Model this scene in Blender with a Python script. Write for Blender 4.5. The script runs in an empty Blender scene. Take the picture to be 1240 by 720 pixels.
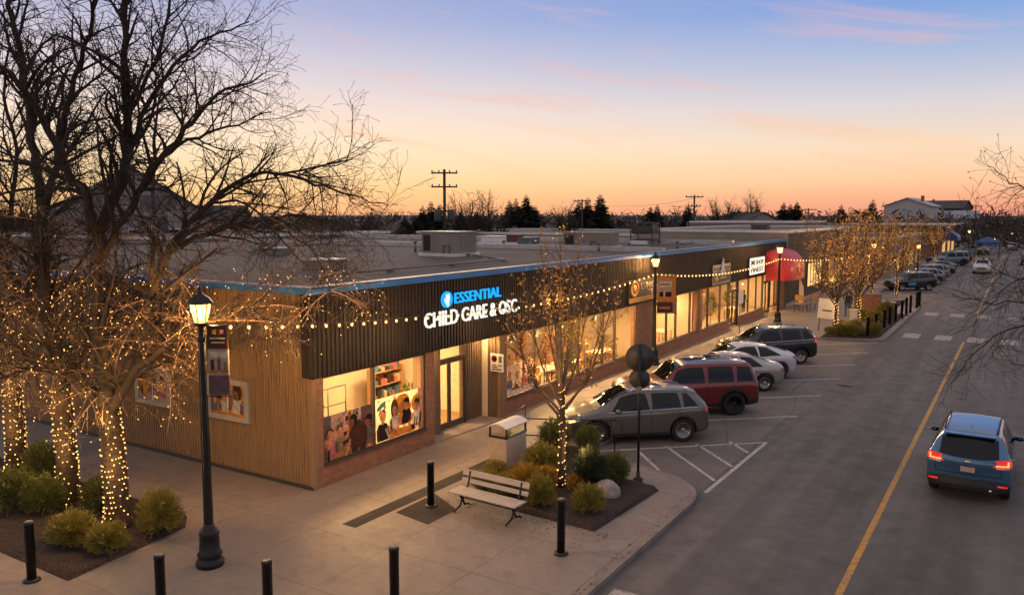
import bpy, bmesh, math, random
from mathutils import Vector, Matrix, noise
from mathutils.bvhtree import BVHTree

# ------------------------------------------------------------------ camera, world, sun, exposure
SC = bpy.context.scene
COL = SC.collection
FOC, CX, CY, CAMH = 981.6, 620.0, 360.0, 6.9
PITCH = math.atan(100 / FOC)
YAW = math.atan2(616, math.hypot(FOC, 100))
cam = bpy.data.cameras.new('camera')
cam.sensor_width = 36
cam.lens = 36 * FOC / 1240
cam.clip_start, cam.clip_end = 0.1, 6000
camo = bpy.data.objects.new('camera', cam)
COL.objects.link(camo)
camo.location = (0, 0, CAMH)
camo.rotation_euler = (math.pi / 2 - PITCH, 0, YAW)
SC.camera = camo

SUN_EL, SUN_AZ = math.radians(1.5), math.radians(-38)      # low glow beyond the roofs; azimuth from +Y towards +X
W = bpy.data.worlds.new('World')
SC.world = W
W.use_nodes = True
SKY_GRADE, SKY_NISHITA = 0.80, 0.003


def build_world():
    nt = W.node_tree
    N, L = nt.nodes, nt.links
    N.clear()
    out = N.new('ShaderNodeOutputWorld')
    tc = N.new('ShaderNodeTexCoord')
    sep = N.new('ShaderNodeSeparateXYZ')
    L.new(tc.outputs['Generated'], sep.inputs[0])

    def ramp(stops, src):
        r = N.new('ShaderNodeValToRGB')
        e = r.color_ramp.elements
        while len(e) < len(stops):
            e.new(0.5)
        for i, (p, c) in enumerate(stops):
            e[i].position = p
            e[i].color = tuple(((v / 255 + 0.055) / 1.055) ** 2.4 if v > 10 else v / 3294 for v in c) + (1,)
        L.new(src, r.inputs[0])
        return r

    def math_(op, a, b=None, clamp=False):
        m = N.new('ShaderNodeMath')
        m.operation = op
        m.use_clamp = clamp
        for i, v in enumerate((a, b)):
            if v is None:
                continue
            if isinstance(v, (int, float)):
                m.inputs[i].default_value = v
            else:
                L.new(v, m.inputs[i])
        return m.outputs[0]
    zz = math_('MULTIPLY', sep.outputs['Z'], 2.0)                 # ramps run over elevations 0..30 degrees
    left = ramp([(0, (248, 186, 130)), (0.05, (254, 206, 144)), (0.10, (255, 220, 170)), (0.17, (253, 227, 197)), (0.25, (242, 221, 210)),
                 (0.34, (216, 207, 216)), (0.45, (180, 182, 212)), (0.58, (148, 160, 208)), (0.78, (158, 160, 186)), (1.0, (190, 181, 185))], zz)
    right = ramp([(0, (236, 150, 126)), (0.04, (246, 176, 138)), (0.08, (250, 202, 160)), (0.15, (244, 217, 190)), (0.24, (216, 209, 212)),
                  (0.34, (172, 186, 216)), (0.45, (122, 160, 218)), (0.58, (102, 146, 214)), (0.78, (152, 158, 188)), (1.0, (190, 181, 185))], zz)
    # how far the direction is from the glow, measured along the street's axis
    az = math_('ADD', math_('MULTIPLY', sep.outputs['Y'], 1.0), math_('MULTIPLY', sep.outputs['X'], 0.75))
    azf = N.new('ShaderNodeMapRange')
    azf.inputs['From Min'].default_value, azf.inputs['From Max'].default_value = 0.05, 0.95
    L.new(az, azf.inputs['Value'])
    mix = N.new('ShaderNodeMixRGB')
    L.new(azf.outputs[0], mix.inputs[0])
    L.new(left.outputs[0], mix.inputs[1])
    L.new(right.outputs[0], mix.inputs[2])
    # thin cloud streaks on a flat layer high above
    side = math_('ADD', math_('MULTIPLY', sep.outputs['X'], 0.85), math_('MULTIPLY', sep.outputs['Y'], 0.53))
    fore = math_('SUBTRACT', math_('MULTIPLY', sep.outputs['Y'], 0.85), math_('MULTIPLY', sep.outputs['X'], 0.53))
    cb = N.new('ShaderNodeCombineXYZ')
    L.new(math_('MULTIPLY', side, 3.4), cb.inputs[0])
    L.new(math_('MULTIPLY', math_('ADD', sep.outputs['Z'], math_('MULTIPLY', side, 0.17)), 25.0), cb.inputs[1])
    L.new(fore, cb.inputs[2])
    mp = cb
    nz = N.new('ShaderNodeTexNoise')
    nz.inputs['Scale'].default_value = 1.1
    nz.inputs['Detail'].default_value = 10
    nz.inputs['Roughness'].default_value = 0.55
    nz.inputs['Distortion'].default_value = 0.6
    L.new(mp.outputs[0], nz.inputs[0])
    cr = N.new('ShaderNodeMapRange')
    cr.inputs['From Min'].default_value, cr.inputs['From Max'].default_value = 0.54, 0.73
    L.new(nz.outputs[0], cr.inputs['Value'])
    fade = N.new('ShaderNodeMapRange')
    fade.inputs['From Min'].default_value, fade.inputs['From Max'].default_value = 0.0, 0.10
    L.new(sep.outputs['Z'], fade.inputs['Value'])
    cf = math_('MULTIPLY', math_('MULTIPLY', cr.outputs[0], fade.outputs[0]), 0.52, True)
    ccol = ramp([(0, (252, 176, 120)), (0.16, (252, 200, 150)), (0.32, (240, 182, 170)), (0.5, (222, 182, 196)), (1, (160, 165, 195))], zz)
    mix2 = N.new('ShaderNodeMixRGB')
    L.new(cf, mix2.inputs[0])
    L.new(mix.outputs[0], mix2.inputs[1])
    L.new(ccol.outputs[0], mix2.inputs[2])
    bg = N.new('ShaderNodeBackground')
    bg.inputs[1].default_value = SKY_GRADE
    L.new(mix2.outputs[0], bg.inputs[0])
    sky = N.new('ShaderNodeTexSky')
    sky.sky_type = 'NISHITA'
    sky.sun_disc = False
    sky.sun_elevation = SUN_EL
    sky.sun_rotation = SUN_AZ
    bg2 = N.new('ShaderNodeBackground')
    bg2.inputs[1].default_value = SKY_NISHITA
    L.new(sky.outputs[0], bg2.inputs[0])
    add = N.new('ShaderNodeAddShader')
    L.new(bg.outputs[0], add.inputs[0])
    L.new(bg2.outputs[0], add.inputs[1])
    L.new(add.outputs[0], out.inputs[0])


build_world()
sun = bpy.data.lights.new('sun', 'SUN')
sun.energy, sun.angle, sun.color = 0.5, math.radians(14), (1.0, 0.72, 0.5)
suno = bpy.data.objects.new('sun', sun)
COL.objects.link(suno)
_e = math.radians(7)
suno.rotation_euler = Vector((math.sin(SUN_AZ) * math.cos(_e), math.cos(SUN_AZ) * math.cos(_e), math.sin(_e))).to_track_quat('Z', 'Y').to_euler()
VS = SC.view_settings
SC.display_settings.display_device = 'sRGB'
VS.view_transform, VS.look, VS.exposure, VS.gamma = 'Standard', 'None', 0.40, 1.0
VS.use_curve_mapping = False
CYC = SC.cycles
CYC.use_denoising = True
CYC.max_bounces, CYC.diffuse_bounces, CYC.glossy_bounces, CYC.transparent_max_bounces = 8, 3, 3, 24
CYC.sample_clamp_indirect, CYC.sample_clamp_direct = 2.5, 0
CYC.caustics_reflective = CYC.caustics_refractive = False
CYC.use_light_tree = True
SC.render.resolution_x, SC.render.resolution_y = 1024, 594

# ------------------------------------------------------------------ helpers: sight lines (survey of the photograph)
FW = Vector((-math.sin(YAW) * math.cos(PITCH), math.cos(YAW) * math.cos(PITCH), -math.sin(PITCH)))
RT = Vector((math.cos(YAW), math.sin(YAW), 0))
UP = Vector((-math.sin(YAW) * math.sin(PITCH), math.cos(YAW) * math.sin(PITCH), math.cos(PITCH)))


def ray(u, v):
    return FW + RT * ((u - CX) / FOC) + UP * ((CY - v) / FOC)


def G(u, v, z=0.0):                # point at height z
    d = ray(u, v)
    return Vector((0, 0, CAMH)) + d * ((z - CAMH) / d.z)


def A(u, v, dist):                 # point at a horizontal distance
    d = ray(u, v)
    return Vector((0, 0, CAMH)) + d * (dist / math.hypot(d.x, d.y))


# ------------------------------------------------------------------ helpers: materials
MATS = {}


def lin(c):
    return tuple((((v / 255) + 0.055) / 1.055) ** 2.4 if v > 10 else v / 3294 for v in c)


def mat(name, col, rough=0.6, metal=0.0, vary=0.0, vscale=3.0, bump=0.0, bscale=20.0, emit=None, estr=0.0, coat=0.0, spec=None, trans=0.0, vstretch=None, subtle=None):
    if name in MATS:
        return MATS[name]
    m = bpy.data.materials.new(name)
    m.use_nodes = True
    nt = m.node_tree
    N, L = nt.nodes, nt.links
    b = N['Principled BSDF']
    b.inputs['Base Color'].default_value = (*col, 1)
    b.inputs['Roughness'].default_value = rough
    b.inputs['Metallic'].default_value = metal
    if spec is not None:
        b.inputs['Specular IOR Level'].default_value = spec
    if coat:
        b.inputs['Coat Weight'].default_value = coat
        b.inputs['Coat Roughness'].default_value = 0.06
    if emit:
        b.inputs['Emission Color'].default_value = (*emit, 1)
        b.inputs['Emission Strength'].default_value = estr
    tc = None
    if vary or bump:
        tc = N.new('ShaderNodeTexCoord')
        src = tc.outputs['Object']
        if vstretch:
            mp = N.new('ShaderNodeMapping')
            mp.inputs['Scale'].default_value = vstretch
            L.new(src, mp.inputs[0])
            src = mp.outputs[0]
    if vary:
        nz = N.new('ShaderNodeTexNoise')
        nz.inputs['Scale'].default_value = vscale
        nz.inputs['Detail'].default_value = 6
        nz.inputs['Roughness'].default_value = 0.65
        L.new(src, nz.inputs[0])
        r = N.new('ShaderNodeValToRGB')
        r.color_ramp.elements[0].position, r.color_ramp.elements[1].position = 0.3, 0.7
        r.color_ramp.elements[0].color = (*[max(0, c * (1 - vary)) for c in col], 1)
        hi = subtle or [min(1, c * (1 + vary)) for c in col]
        r.color_ramp.elements[1].color = (*hi, 1)
        L.new(nz.outputs[0], r.inputs[0])
        L.new(r.outputs[0], b.inputs['Base Color'])
        mr = N.new('ShaderNodeMapRange')
        mr.inputs['To Min'].default_value, mr.inputs['To Max'].default_value = rough * 0.85, min(1, rough * 1.15)
        L.new(nz.outputs[0], mr.inputs['Value'])
        L.new(mr.outputs[0], b.inputs['Roughness'])
    if bump:
        n2 = N.new('ShaderNodeTexNoise')
        n2.inputs['Scale'].default_value = bscale
        n2.inputs['Detail'].default_value = 4
        L.new(src, n2.inputs[0])
        bp = N.new('ShaderNodeBump')
        bp.inputs['Strength'].default_value = bump
        bp.inputs['Distance'].default_value = 0.02
        L.new(n2.outputs[0], bp.inputs['Height'])
        L.new(bp.outputs[0], b.inputs['Normal'])
    if trans:
        ts = N.new('ShaderNodeBsdfTranslucent')
        ts.inputs[0].default_value = (*col, 1)
        if vary:
            L.new(r.outputs[0], ts.inputs[0])
        mx = N.new('ShaderNodeMixShader')
        mx.inputs[0].default_value = trans
        L.new(b.outputs[0], mx.inputs[1])
        L.new(ts.outputs[0], mx.inputs[2])
        L.new(mx.outputs[0], N['Material Output'].inputs[0])
    MATS[name] = m
    return m


def emission(name, col, strength, sample=True):
    if name in MATS:
        return MATS[name]
    m = bpy.data.materials.new(name)
    m.use_nodes = True
    nt = m.node_tree
    nt.nodes.clear()
    e = nt.nodes.new('ShaderNodeEmission')
    e.inputs[0].default_value = (*col, 1)
    e.inputs[1].default_value = strength
    o = nt.nodes.new('ShaderNodeOutputMaterial')
    nt.links.new(e.outputs[0], o.inputs[0])
    if not sample:
        m.cycles.emission_sampling = 'NONE'
    MATS[name] = m
    return m


def glass_mat(name, tint=(0.97, 0.97, 0.95), refl=1.0, glow=None, gstr=0):
    m = bpy.data.materials.new(name)
    m.use_nodes = True
    nt = m.node_tree
    N, L = nt.nodes, nt.links
    N.clear()
    t = N.new('ShaderNodeBsdfTransparent')
    t.inputs[0].default_value = (*tint, 1)
    g = N.new('ShaderNodeBsdfGlossy')
    g.inputs['Roughness'].default_value = 0.02
    f = N.new('ShaderNodeFresnel')
    f.inputs[0].default_value = 1.45
    mm = N.new('ShaderNodeMath')
    mm.operation = 'MULTIPLY'
    mm.inputs[1].default_value = refl
    L.new(f.outputs[0], mm.inputs[0])
    mx = N.new('ShaderNodeMixShader')
    L.new(mm.outputs[0], mx.inputs[0])
    L.new(t.outputs[0], mx.inputs[1])
    L.new(g.outputs[0], mx.inputs[2])
    o = N.new('ShaderNodeOutputMaterial')
    last = mx.outputs[0]
    if glow:
        e = N.new('ShaderNodeEmission')
        e.inputs[0].default_value = (*glow, 1)
        e.inputs[1].default_value = gstr
        ad = N.new('ShaderNodeAddShader')
        L.new(last, ad.inputs[0])
        L.new(e.outputs[0], ad.inputs[1])
        last = ad.outputs[0]
        m.cycles.emission_sampling = 'NONE'
    L.new(last, o.inputs[0])
    MATS[name] = m
    return m


class ND:
    """small node-graph helper for the big ground and wall materials"""
    def __init__(self, name):
        self.m = bpy.data.materials.new(name)
        self.m.use_nodes = True
        MATS[name] = self.m
        self.N, self.L = self.m.node_tree.nodes, self.m.node_tree.links
        self.b = self.N['Principled BSDF']
        self.tc = self.N.new('ShaderNodeTexCoord').outputs['Object']

    def map(self, scale=(1, 1, 1), rot=(0, 0, 0), loc=(0, 0, 0), src=None):
        n = self.N.new('ShaderNodeMapping')
        n.inputs['Scale'].default_value = scale
        n.inputs['Rotation'].default_value = rot
        n.inputs['Location'].default_value = loc
        self.L.new(src or self.tc, n.inputs[0])
        return n.outputs[0]

    def noise(self, scale, detail=5, rough=0.6, src=None, dist=0):
        n = self.N.new('ShaderNodeTexNoise')
        n.inputs['Scale'].default_value = scale
        n.inputs['Detail'].default_value = detail
        n.inputs['Roughness'].default_value = rough
        n.inputs['Distortion'].default_value = dist
        self.L.new(src or self.tc, n.inputs[0])
        return n.outputs[0]

    def range(self, v, a, b, c=0, d=1):
        n = self.N.new('ShaderNodeMapRange')
        for k, x in zip(('From Min', 'From Max', 'To Min', 'To Max'), (a, b, c, d)):
            n.inputs[k].default_value = x
        self.L.new(v, n.inputs['Value'])
        return n.outputs[0]

    def mix(self, f, a, b, mode='MIX'):
        n = self.N.new('ShaderNodeMixRGB')
        n.blend_type = mode
        for i, x in enumerate((f, a, b)):
            if isinstance(x, (int, float)):
                n.inputs[i].default_value = x
            elif isinstance(x, (tuple, list)):
                n.inputs[i].default_value = (*x, 1)
            else:
                self.L.new(x, n.inputs[i])
        return n.outputs[0]

    def brick(self, scale, c1, c2, mortar, w, h, ms, src=None, offset=0.5, bias=0.0):
        n = self.N.new('ShaderNodeTexBrick')
        n.offset = offset
        n.inputs['Scale'].default_value = scale
        for k, c in zip(('Color1', 'Color2', 'Mortar'), (c1, c2, mortar)):
            n.inputs[k].default_value = (*c, 1)
        n.inputs['Brick Width'].default_value = w
        n.inputs['Row Height'].default_value = h
        n.inputs['Mortar Size'].default_value = ms
        n.inputs['Bias'].default_value = bias
        n.inputs['Mortar Smooth'].default_value = 0.3
        self.L.new(src or self.tc, n.inputs[0])
        return n

    def bump(self, h, strength=0.3, dist=0.02):
        n = self.N.new('ShaderNodeBump')
        n.inputs['Strength'].default_value = strength
        n.inputs['Distance'].default_value = dist
        self.L.new(h, n.inputs['Height'])
        self.L.new(n.outputs[0], self.b.inputs['Normal'])

    def wallco(self):
        s = self.N.new('ShaderNodeSeparateXYZ')
        self.L.new(self.tc, s.inputs[0])
        a = self.N.new('ShaderNodeMath')
        self.L.new(s.outputs[0], a.inputs[0])
        self.L.new(s.outputs[1], a.inputs[1])
        c = self.N.new('ShaderNodeCombineXYZ')
        self.L.new(a.outputs[0], c.inputs[0])
        self.L.new(s.outputs[2], c.inputs[1])
        return c.outputs[0]


# asphalt
d = ND('asphalt')
big = d.noise(0.35, 4, 0.6, d.map((1.6, 0.28, 1)))
mid = d.noise(1.7, 6, 0.7)
fine = d.noise(60, 3, 0.8)
c = d.mix(d.range(big, 0.35, 0.65), (0.104, 0.094, 0.086), (0.170, 0.154, 0.142))
c = d.mix(d.range(mid, 0.4, 0.7, 0, 0.4), c, (0.06, 0.053, 0.049))
c = d.mix(d.range(fine, 0.3, 0.75, 0, 0.5), c, d.mix(fine, (0.035, 0.032, 0.031), (0.165, 0.148, 0.136)))
vor = d.N.new('ShaderNodeTexVoronoi')
vor.feature = 'DISTANCE_TO_EDGE'
vor.inputs['Scale'].default_value = 0.16
wob = d.N.new('ShaderNodeVectorMath')
wob.operation = 'ADD'
d.L.new(d.map((1, 0.45, 1)), wob.inputs[0])
wn = d.N.new('ShaderNodeTexNoise')
wn.inputs['Scale'].default_value = 0.9
wn.inputs['Detail'].default_value = 6
d.L.new(d.tc, wn.inputs[0])
d.L.new(wn.outputs['Color'], wob.inputs[1])
d.L.new(wob.outputs[0], vor.inputs[0])
crk = d.range(vor.outputs['Distance'], 0.0, 0.006, 0.95, 0)
crk2 = d.mix(d.range(d.noise(0.3, 3), 0.68, 0.74), (0, 0, 0), crk)
oil = d.range(d.noise(0.75, 4, 0.6, d.map((1, .7, 1))), 0.62, 0.74, 0, 0.55)
c = d.mix(oil, c, (0.035, 0.031, 0.029))
trk = d.range(d.noise(0.55, 3, 0.5, d.map((2.2, 0.06, 1))), 0.42, 0.62, 0, 0.42)
c = d.mix(trk, c, (0.045, 0.04, 0.037))
c = d.mix(crk2, c, (0.022, 0.02, 0.02))
d.L.new(c, d.b.inputs['Base Color'])
d.L.new(d.range(mid, 0.3, 0.7, 0.62, 0.85), d.b.inputs['Roughness'])
d.bump(fine, 0.35, 0.01)

# paler concrete of the parking bay
d = ND('bay_concrete')
st2 = d.noise(1.3, 6, 0.7, None, 0.6)
c = d.mix(d.range(d.noise(0.4, 5), 0.35, 0.65), (0.125, 0.107, 0.096), (0.185, 0.158, 0.142))
c = d.mix(d.range(st2, 0.54, 0.72, 0, 0.65), c, (0.06, 0.052, 0.047))
c = d.mix(d.range(d.noise(55, 3, 0.8), 0.35, 0.75, 0, 0.4), c, (0.09, 0.078, 0.07))
v = d.N.new('ShaderNodeTexVoronoi')
v.feature = 'DISTANCE_TO_EDGE'
v.inputs['Scale'].default_value = 0.3
d.L.new(d.map((1, 1, 1), (0, 0, 0.6)), v.inputs[0])
c = d.mix(d.range(v.outputs['Distance'], 0, 0.006, 0.8, 0), c, (0.03, 0.027, 0.025))
d.L.new(c, d.b.inputs['Base Color'])
d.b.inputs['Roughness'].default_value = 0.75
d.bump(d.noise(60, 3, 0.8), 0.3, 0.01)

# sidewalk slabs
d = ND('concrete_paving')
br = d.brick(1.0, (0.205, 0.168, 0.146), (0.232, 0.192, 0.168), (0.10, 0.082, 0.072), 2.1, 2.1, 0.012, d.map((1, 1, 1), (0, 0, 0), (0.3, 0.2, 0)), 0.0)
st = d.noise(0.45, 6, 0.62)
st2 = d.noise(2.3, 6, 0.7, None, 0.8)
fine = d.noise(45, 3, 0.8)
c = d.mix(d.range(st, 0.4, 0.7, 0, 0.55), br.outputs[0], (0.165, 0.142, 0.127))
c = d.mix(d.range(st2, 0.52, 0.72, 0, 0.5), c, (0.14, 0.12, 0.107))
c = d.mix(d.range(st2, 0.3, 0.42, 0.28, 0), c, (0.28, 0.235, 0.208))
c = d.mix(d.range(fine, 0.4, 0.8, 0, 0.35), c, (0.16, 0.142, 0.128))
d.L.new(c, d.b.inputs['Base Color'])
d.L.new(d.range(st2, 0.3, 0.7, 0.48, 0.75), d.b.inputs['Roughness'])
d.bump(fine, 0.2, 0.006)

# dark paving band
d = ND('dark_paving')
br = d.brick(1.0, (0.042, 0.036, 0.033), (0.058, 0.05, 0.046), (0.026, 0.023, 0.022), 0.6, 0.6, 0.01, None, 0.5)
d.L.new(d.mix(d.range(d.noise(3), 0.4, 0.7, 0, 0.4), br.outputs[0], (0.055, 0.048, 0.044)), d.b.inputs['Base Color'])
d.b.inputs['Roughness'].default_value = 0.9
d.b.inputs['Specular IOR Level'].default_value = 0.15

# brick
d = ND('red_brick')
br = d.brick(1.0, (0.27, 0.108, 0.05), (0.37, 0.17, 0.08), (0.22, 0.165, 0.12), 0.24, 0.078, 0.009, d.wallco())
c = d.mix(d.range(d.noise(5, 5), 0.35, 0.7, 0, 0.55), br.outputs[0], (0.19, 0.075, 0.04))
d.L.new(c, d.b.inputs['Base Color'])
d.b.inputs['Roughness'].default_value = 0.85
d.bump(br.outputs['Fac'], -0.5, 0.01)

# bark mulch
d = ND('mulch')
v = d.N.new('ShaderNodeTexVoronoi')
v.inputs['Scale'].default_value = 22
d.L.new(d.map((1, 1.7, 1)), v.inputs[0])
c = d.mix(d.range(d.noise(14, 6, 0.8), 0.3, 0.7), (0.022, 0.015, 0.012), (0.075, 0.047, 0.036))
c = d.mix(0.55, c, d.mix(v.outputs['Color'], (0.018, 0.013, 0.011), (0.085, 0.055, 0.042)))
d.L.new(c, d.b.inputs['Base Color'])
d.b.inputs['Roughness'].default_value = 0.95
d.bump(v.outputs['Distance'], 1.0, 0.06)

# roof gravel
d = ND('roof_gravel')
c = d.mix(d.range(d.noise(0.5, 6, 0.65), 0.35, 0.68), (0.07, 0.05, 0.038), (0.125, 0.093, 0.071))
c = d.mix(d.range(d.noise(40, 2), 0.4, 0.7, 0, 0.5), c, (0.13, 0.105, 0.09))
c = d.mix(d.range(d.noise(0.9, 5, 0.7, d.map((0.3, 1.4, 1))), 0.55, 0.7, 0, 0.45), c, (0.155, 0.12, 0.096))
d.L.new(c, d.b.inputs['Base Color'])
d.b.inputs['Roughness'].default_value = 0.95

# weathered vertical cladding (two colours)
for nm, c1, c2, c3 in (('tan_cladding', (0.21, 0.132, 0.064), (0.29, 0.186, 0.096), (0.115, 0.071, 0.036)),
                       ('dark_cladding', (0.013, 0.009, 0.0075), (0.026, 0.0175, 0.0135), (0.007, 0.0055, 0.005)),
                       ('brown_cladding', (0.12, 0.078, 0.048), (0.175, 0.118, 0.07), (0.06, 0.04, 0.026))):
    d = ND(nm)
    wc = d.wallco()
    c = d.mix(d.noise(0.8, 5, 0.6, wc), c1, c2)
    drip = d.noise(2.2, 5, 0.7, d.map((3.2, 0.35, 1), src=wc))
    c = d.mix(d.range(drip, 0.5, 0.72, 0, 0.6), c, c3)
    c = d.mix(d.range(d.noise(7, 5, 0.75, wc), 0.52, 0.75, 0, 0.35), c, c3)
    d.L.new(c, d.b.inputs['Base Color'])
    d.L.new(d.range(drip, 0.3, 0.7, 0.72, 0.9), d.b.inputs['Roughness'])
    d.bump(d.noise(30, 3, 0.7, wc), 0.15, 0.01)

# worn paint
for nm, col, wear in (('white_paint', (0.56, 0.53, 0.5), 0.52), ('yellow_paint', (0.60, 0.30, 0.035), 0.54)):
    d = ND(nm)
    c = d.mix(d.range(d.noise(9, 7, 0.8), wear - 0.06, wear + 0.09, 0, 0.85), col, (0.12, 0.11, 0.1))
    c = d.mix(d.range(d.noise(1.4, 5), 0.4, 0.7, 0, 0.35), c, (0.2, 0.18, 0.16))
    d.L.new(c, d.b.inputs['Base Color'])
    d.b.inputs['Roughness'].default_value = 0.7

# far ground
d = ND('far_ground')
c = d.mix(d.range(d.noise(0.03, 6), 0.4, 0.6), (0.075, 0.06, 0.045), (0.12, 0.1, 0.075))
d.L.new(c, d.b.inputs['Base Color'])
d.b.inputs['Roughness'].default_value = 0.95

M_ASPH, M_CONC, M_DARKP, M_BRICK, M_MULCH, M_ROOF = (MATS[k] for k in ('asphalt', 'concrete_paving', 'dark_paving', 'red_brick', 'mulch', 'roof_gravel'))
d = ND('worn_white_paint')
c = d.mix(d.range(d.noise(7, 8, 0.85), 0.40, 0.60, 0, 0.9), (0.50, 0.47, 0.44), (0.13, 0.114, 0.104))
d.L.new(c, d.b.inputs['Base Color'])
d.b.inputs['Roughness'].default_value = 0.75
M_TAN, M_DARKC, M_BRNC, M_WPAINT, M_YPAINT = (MATS[k] for k in ('tan_cladding', 'dark_cladding', 'brown_cladding', 'white_paint', 'yellow_paint'))
M_KERB = mat('kerb_concrete', (0.21, 0.18, 0.162), 0.8, vary=0.25, vscale=2, bump=0.3, bscale=40)
M_BLACK = mat('black_metal', (0.014, 0.014, 0.015), 0.42, 0.3, vary=0.3, vscale=6, bump=0.1, bscale=60)
M_ALU = mat('window_metal', (0.10, 0.08, 0.065), 0.4, 0.5, vary=0.1)
M_DKALU = mat('dark_window_metal', (0.06, 0.05, 0.045), 0.4, 0.4)
M_BLUE = mat('blue_coping', (0.02, 0.16, 0.45), 0.75, vary=0.25, vscale=1.5)
M_WHITE = mat('white_coat', (0.68, 0.66, 0.63), 0.55, vary=0.12, vscale=2)
M_GREY = mat('grey_sheet_metal', (0.20, 0.185, 0.17), 0.5, 0.3, vary=0.2, vscale=1.4)
M_DGREY = mat('dark_grey_metal', (0.05, 0.05, 0.05), 0.5, 0.2, vary=0.2)
M_PLASTER = mat('interior_plaster', (0.70, 0.60, 0.44), 0.8, vary=0.08, vscale=1.5)
M_FLOORIN = mat('interior_floor', (0.33, 0.22, 0.12), 0.5, vary=0.2, vscale=2)
M_WOOD = mat('table_wood', (0.36, 0.20, 0.085), 0.5, vary=0.3, vscale=3, vstretch=(1, 8, 8))
M_GWOOD = mat('weathered_wood', (0.42, 0.375, 0.335), 0.7, vary=0.25, vscale=3, vstretch=(1.2, 14, 14), bump=0.3, bscale=8)
M_GLASS = glass_mat('shop_glass', refl=1.0)
M_LAMPG = glass_mat('lantern_glass', (1, 0.92, 0.75), 0.5, (1.0, 0.44, 0.10), 1.9)
M_BULB = emission('bulb_glow', (1.0, 0.50, 0.15), 3.2)
M_FAIRY = emission('fairy_glow', (1.0, 0.46, 0.11), 3.0)
M_FAIRYD = emission('fairy_glow_dim', (1.0, 0.44, 0.10), 3.0, False)
M_PANEL = emission('ceiling_glow', (1.0, 0.58, 0.235), 88)
M_LANT = emission('lantern_glow', (1.0, 0.47, 0.13), 7.0)
M_BARK = mat('bark', (0.05, 0.034, 0.024), 0.95, vary=0.45, vscale=9, bump=0.8, bscale=22, vstretch=(1, 1, 0.3))
M_TWIG = mat('twig_bark', (0.03, 0.021, 0.0155), 0.9, vary=0.3, vscale=4)
M_YTWIG = mat('young_twig_bark', (0.10, 0.064, 0.038), 0.7, vary=0.3, vscale=4)
M_FINE = mat('fine_twig_bark', (0.24, 0.15, 0.08), 0.4, vary=0.4, vscale=4)
M_LEAFA = mat('shrub_leaf', (0.125, 0.14, 0.034), 0.7, vary=0.5, vscale=5, trans=0.25)
M_LEAFB = mat('shrub_leaf_yellow', (0.25, 0.215, 0.04), 0.7, vary=0.5, vscale=5, trans=0.25)
M_LEAFC = mat('shrub_leaf_orange', (0.36, 0.225, 0.03), 0.7, vary=0.45, vscale=6, trans=0.25)
M_FIR = mat('conifer_needles', (0.014, 0.018, 0.011), 0.9, vary=0.4, vscale=1)
M_BUD = mat('dry_bud', (0.48, 0.27, 0.07), 0.8, vary=0.3, vscale=5, trans=0.3)

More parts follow.
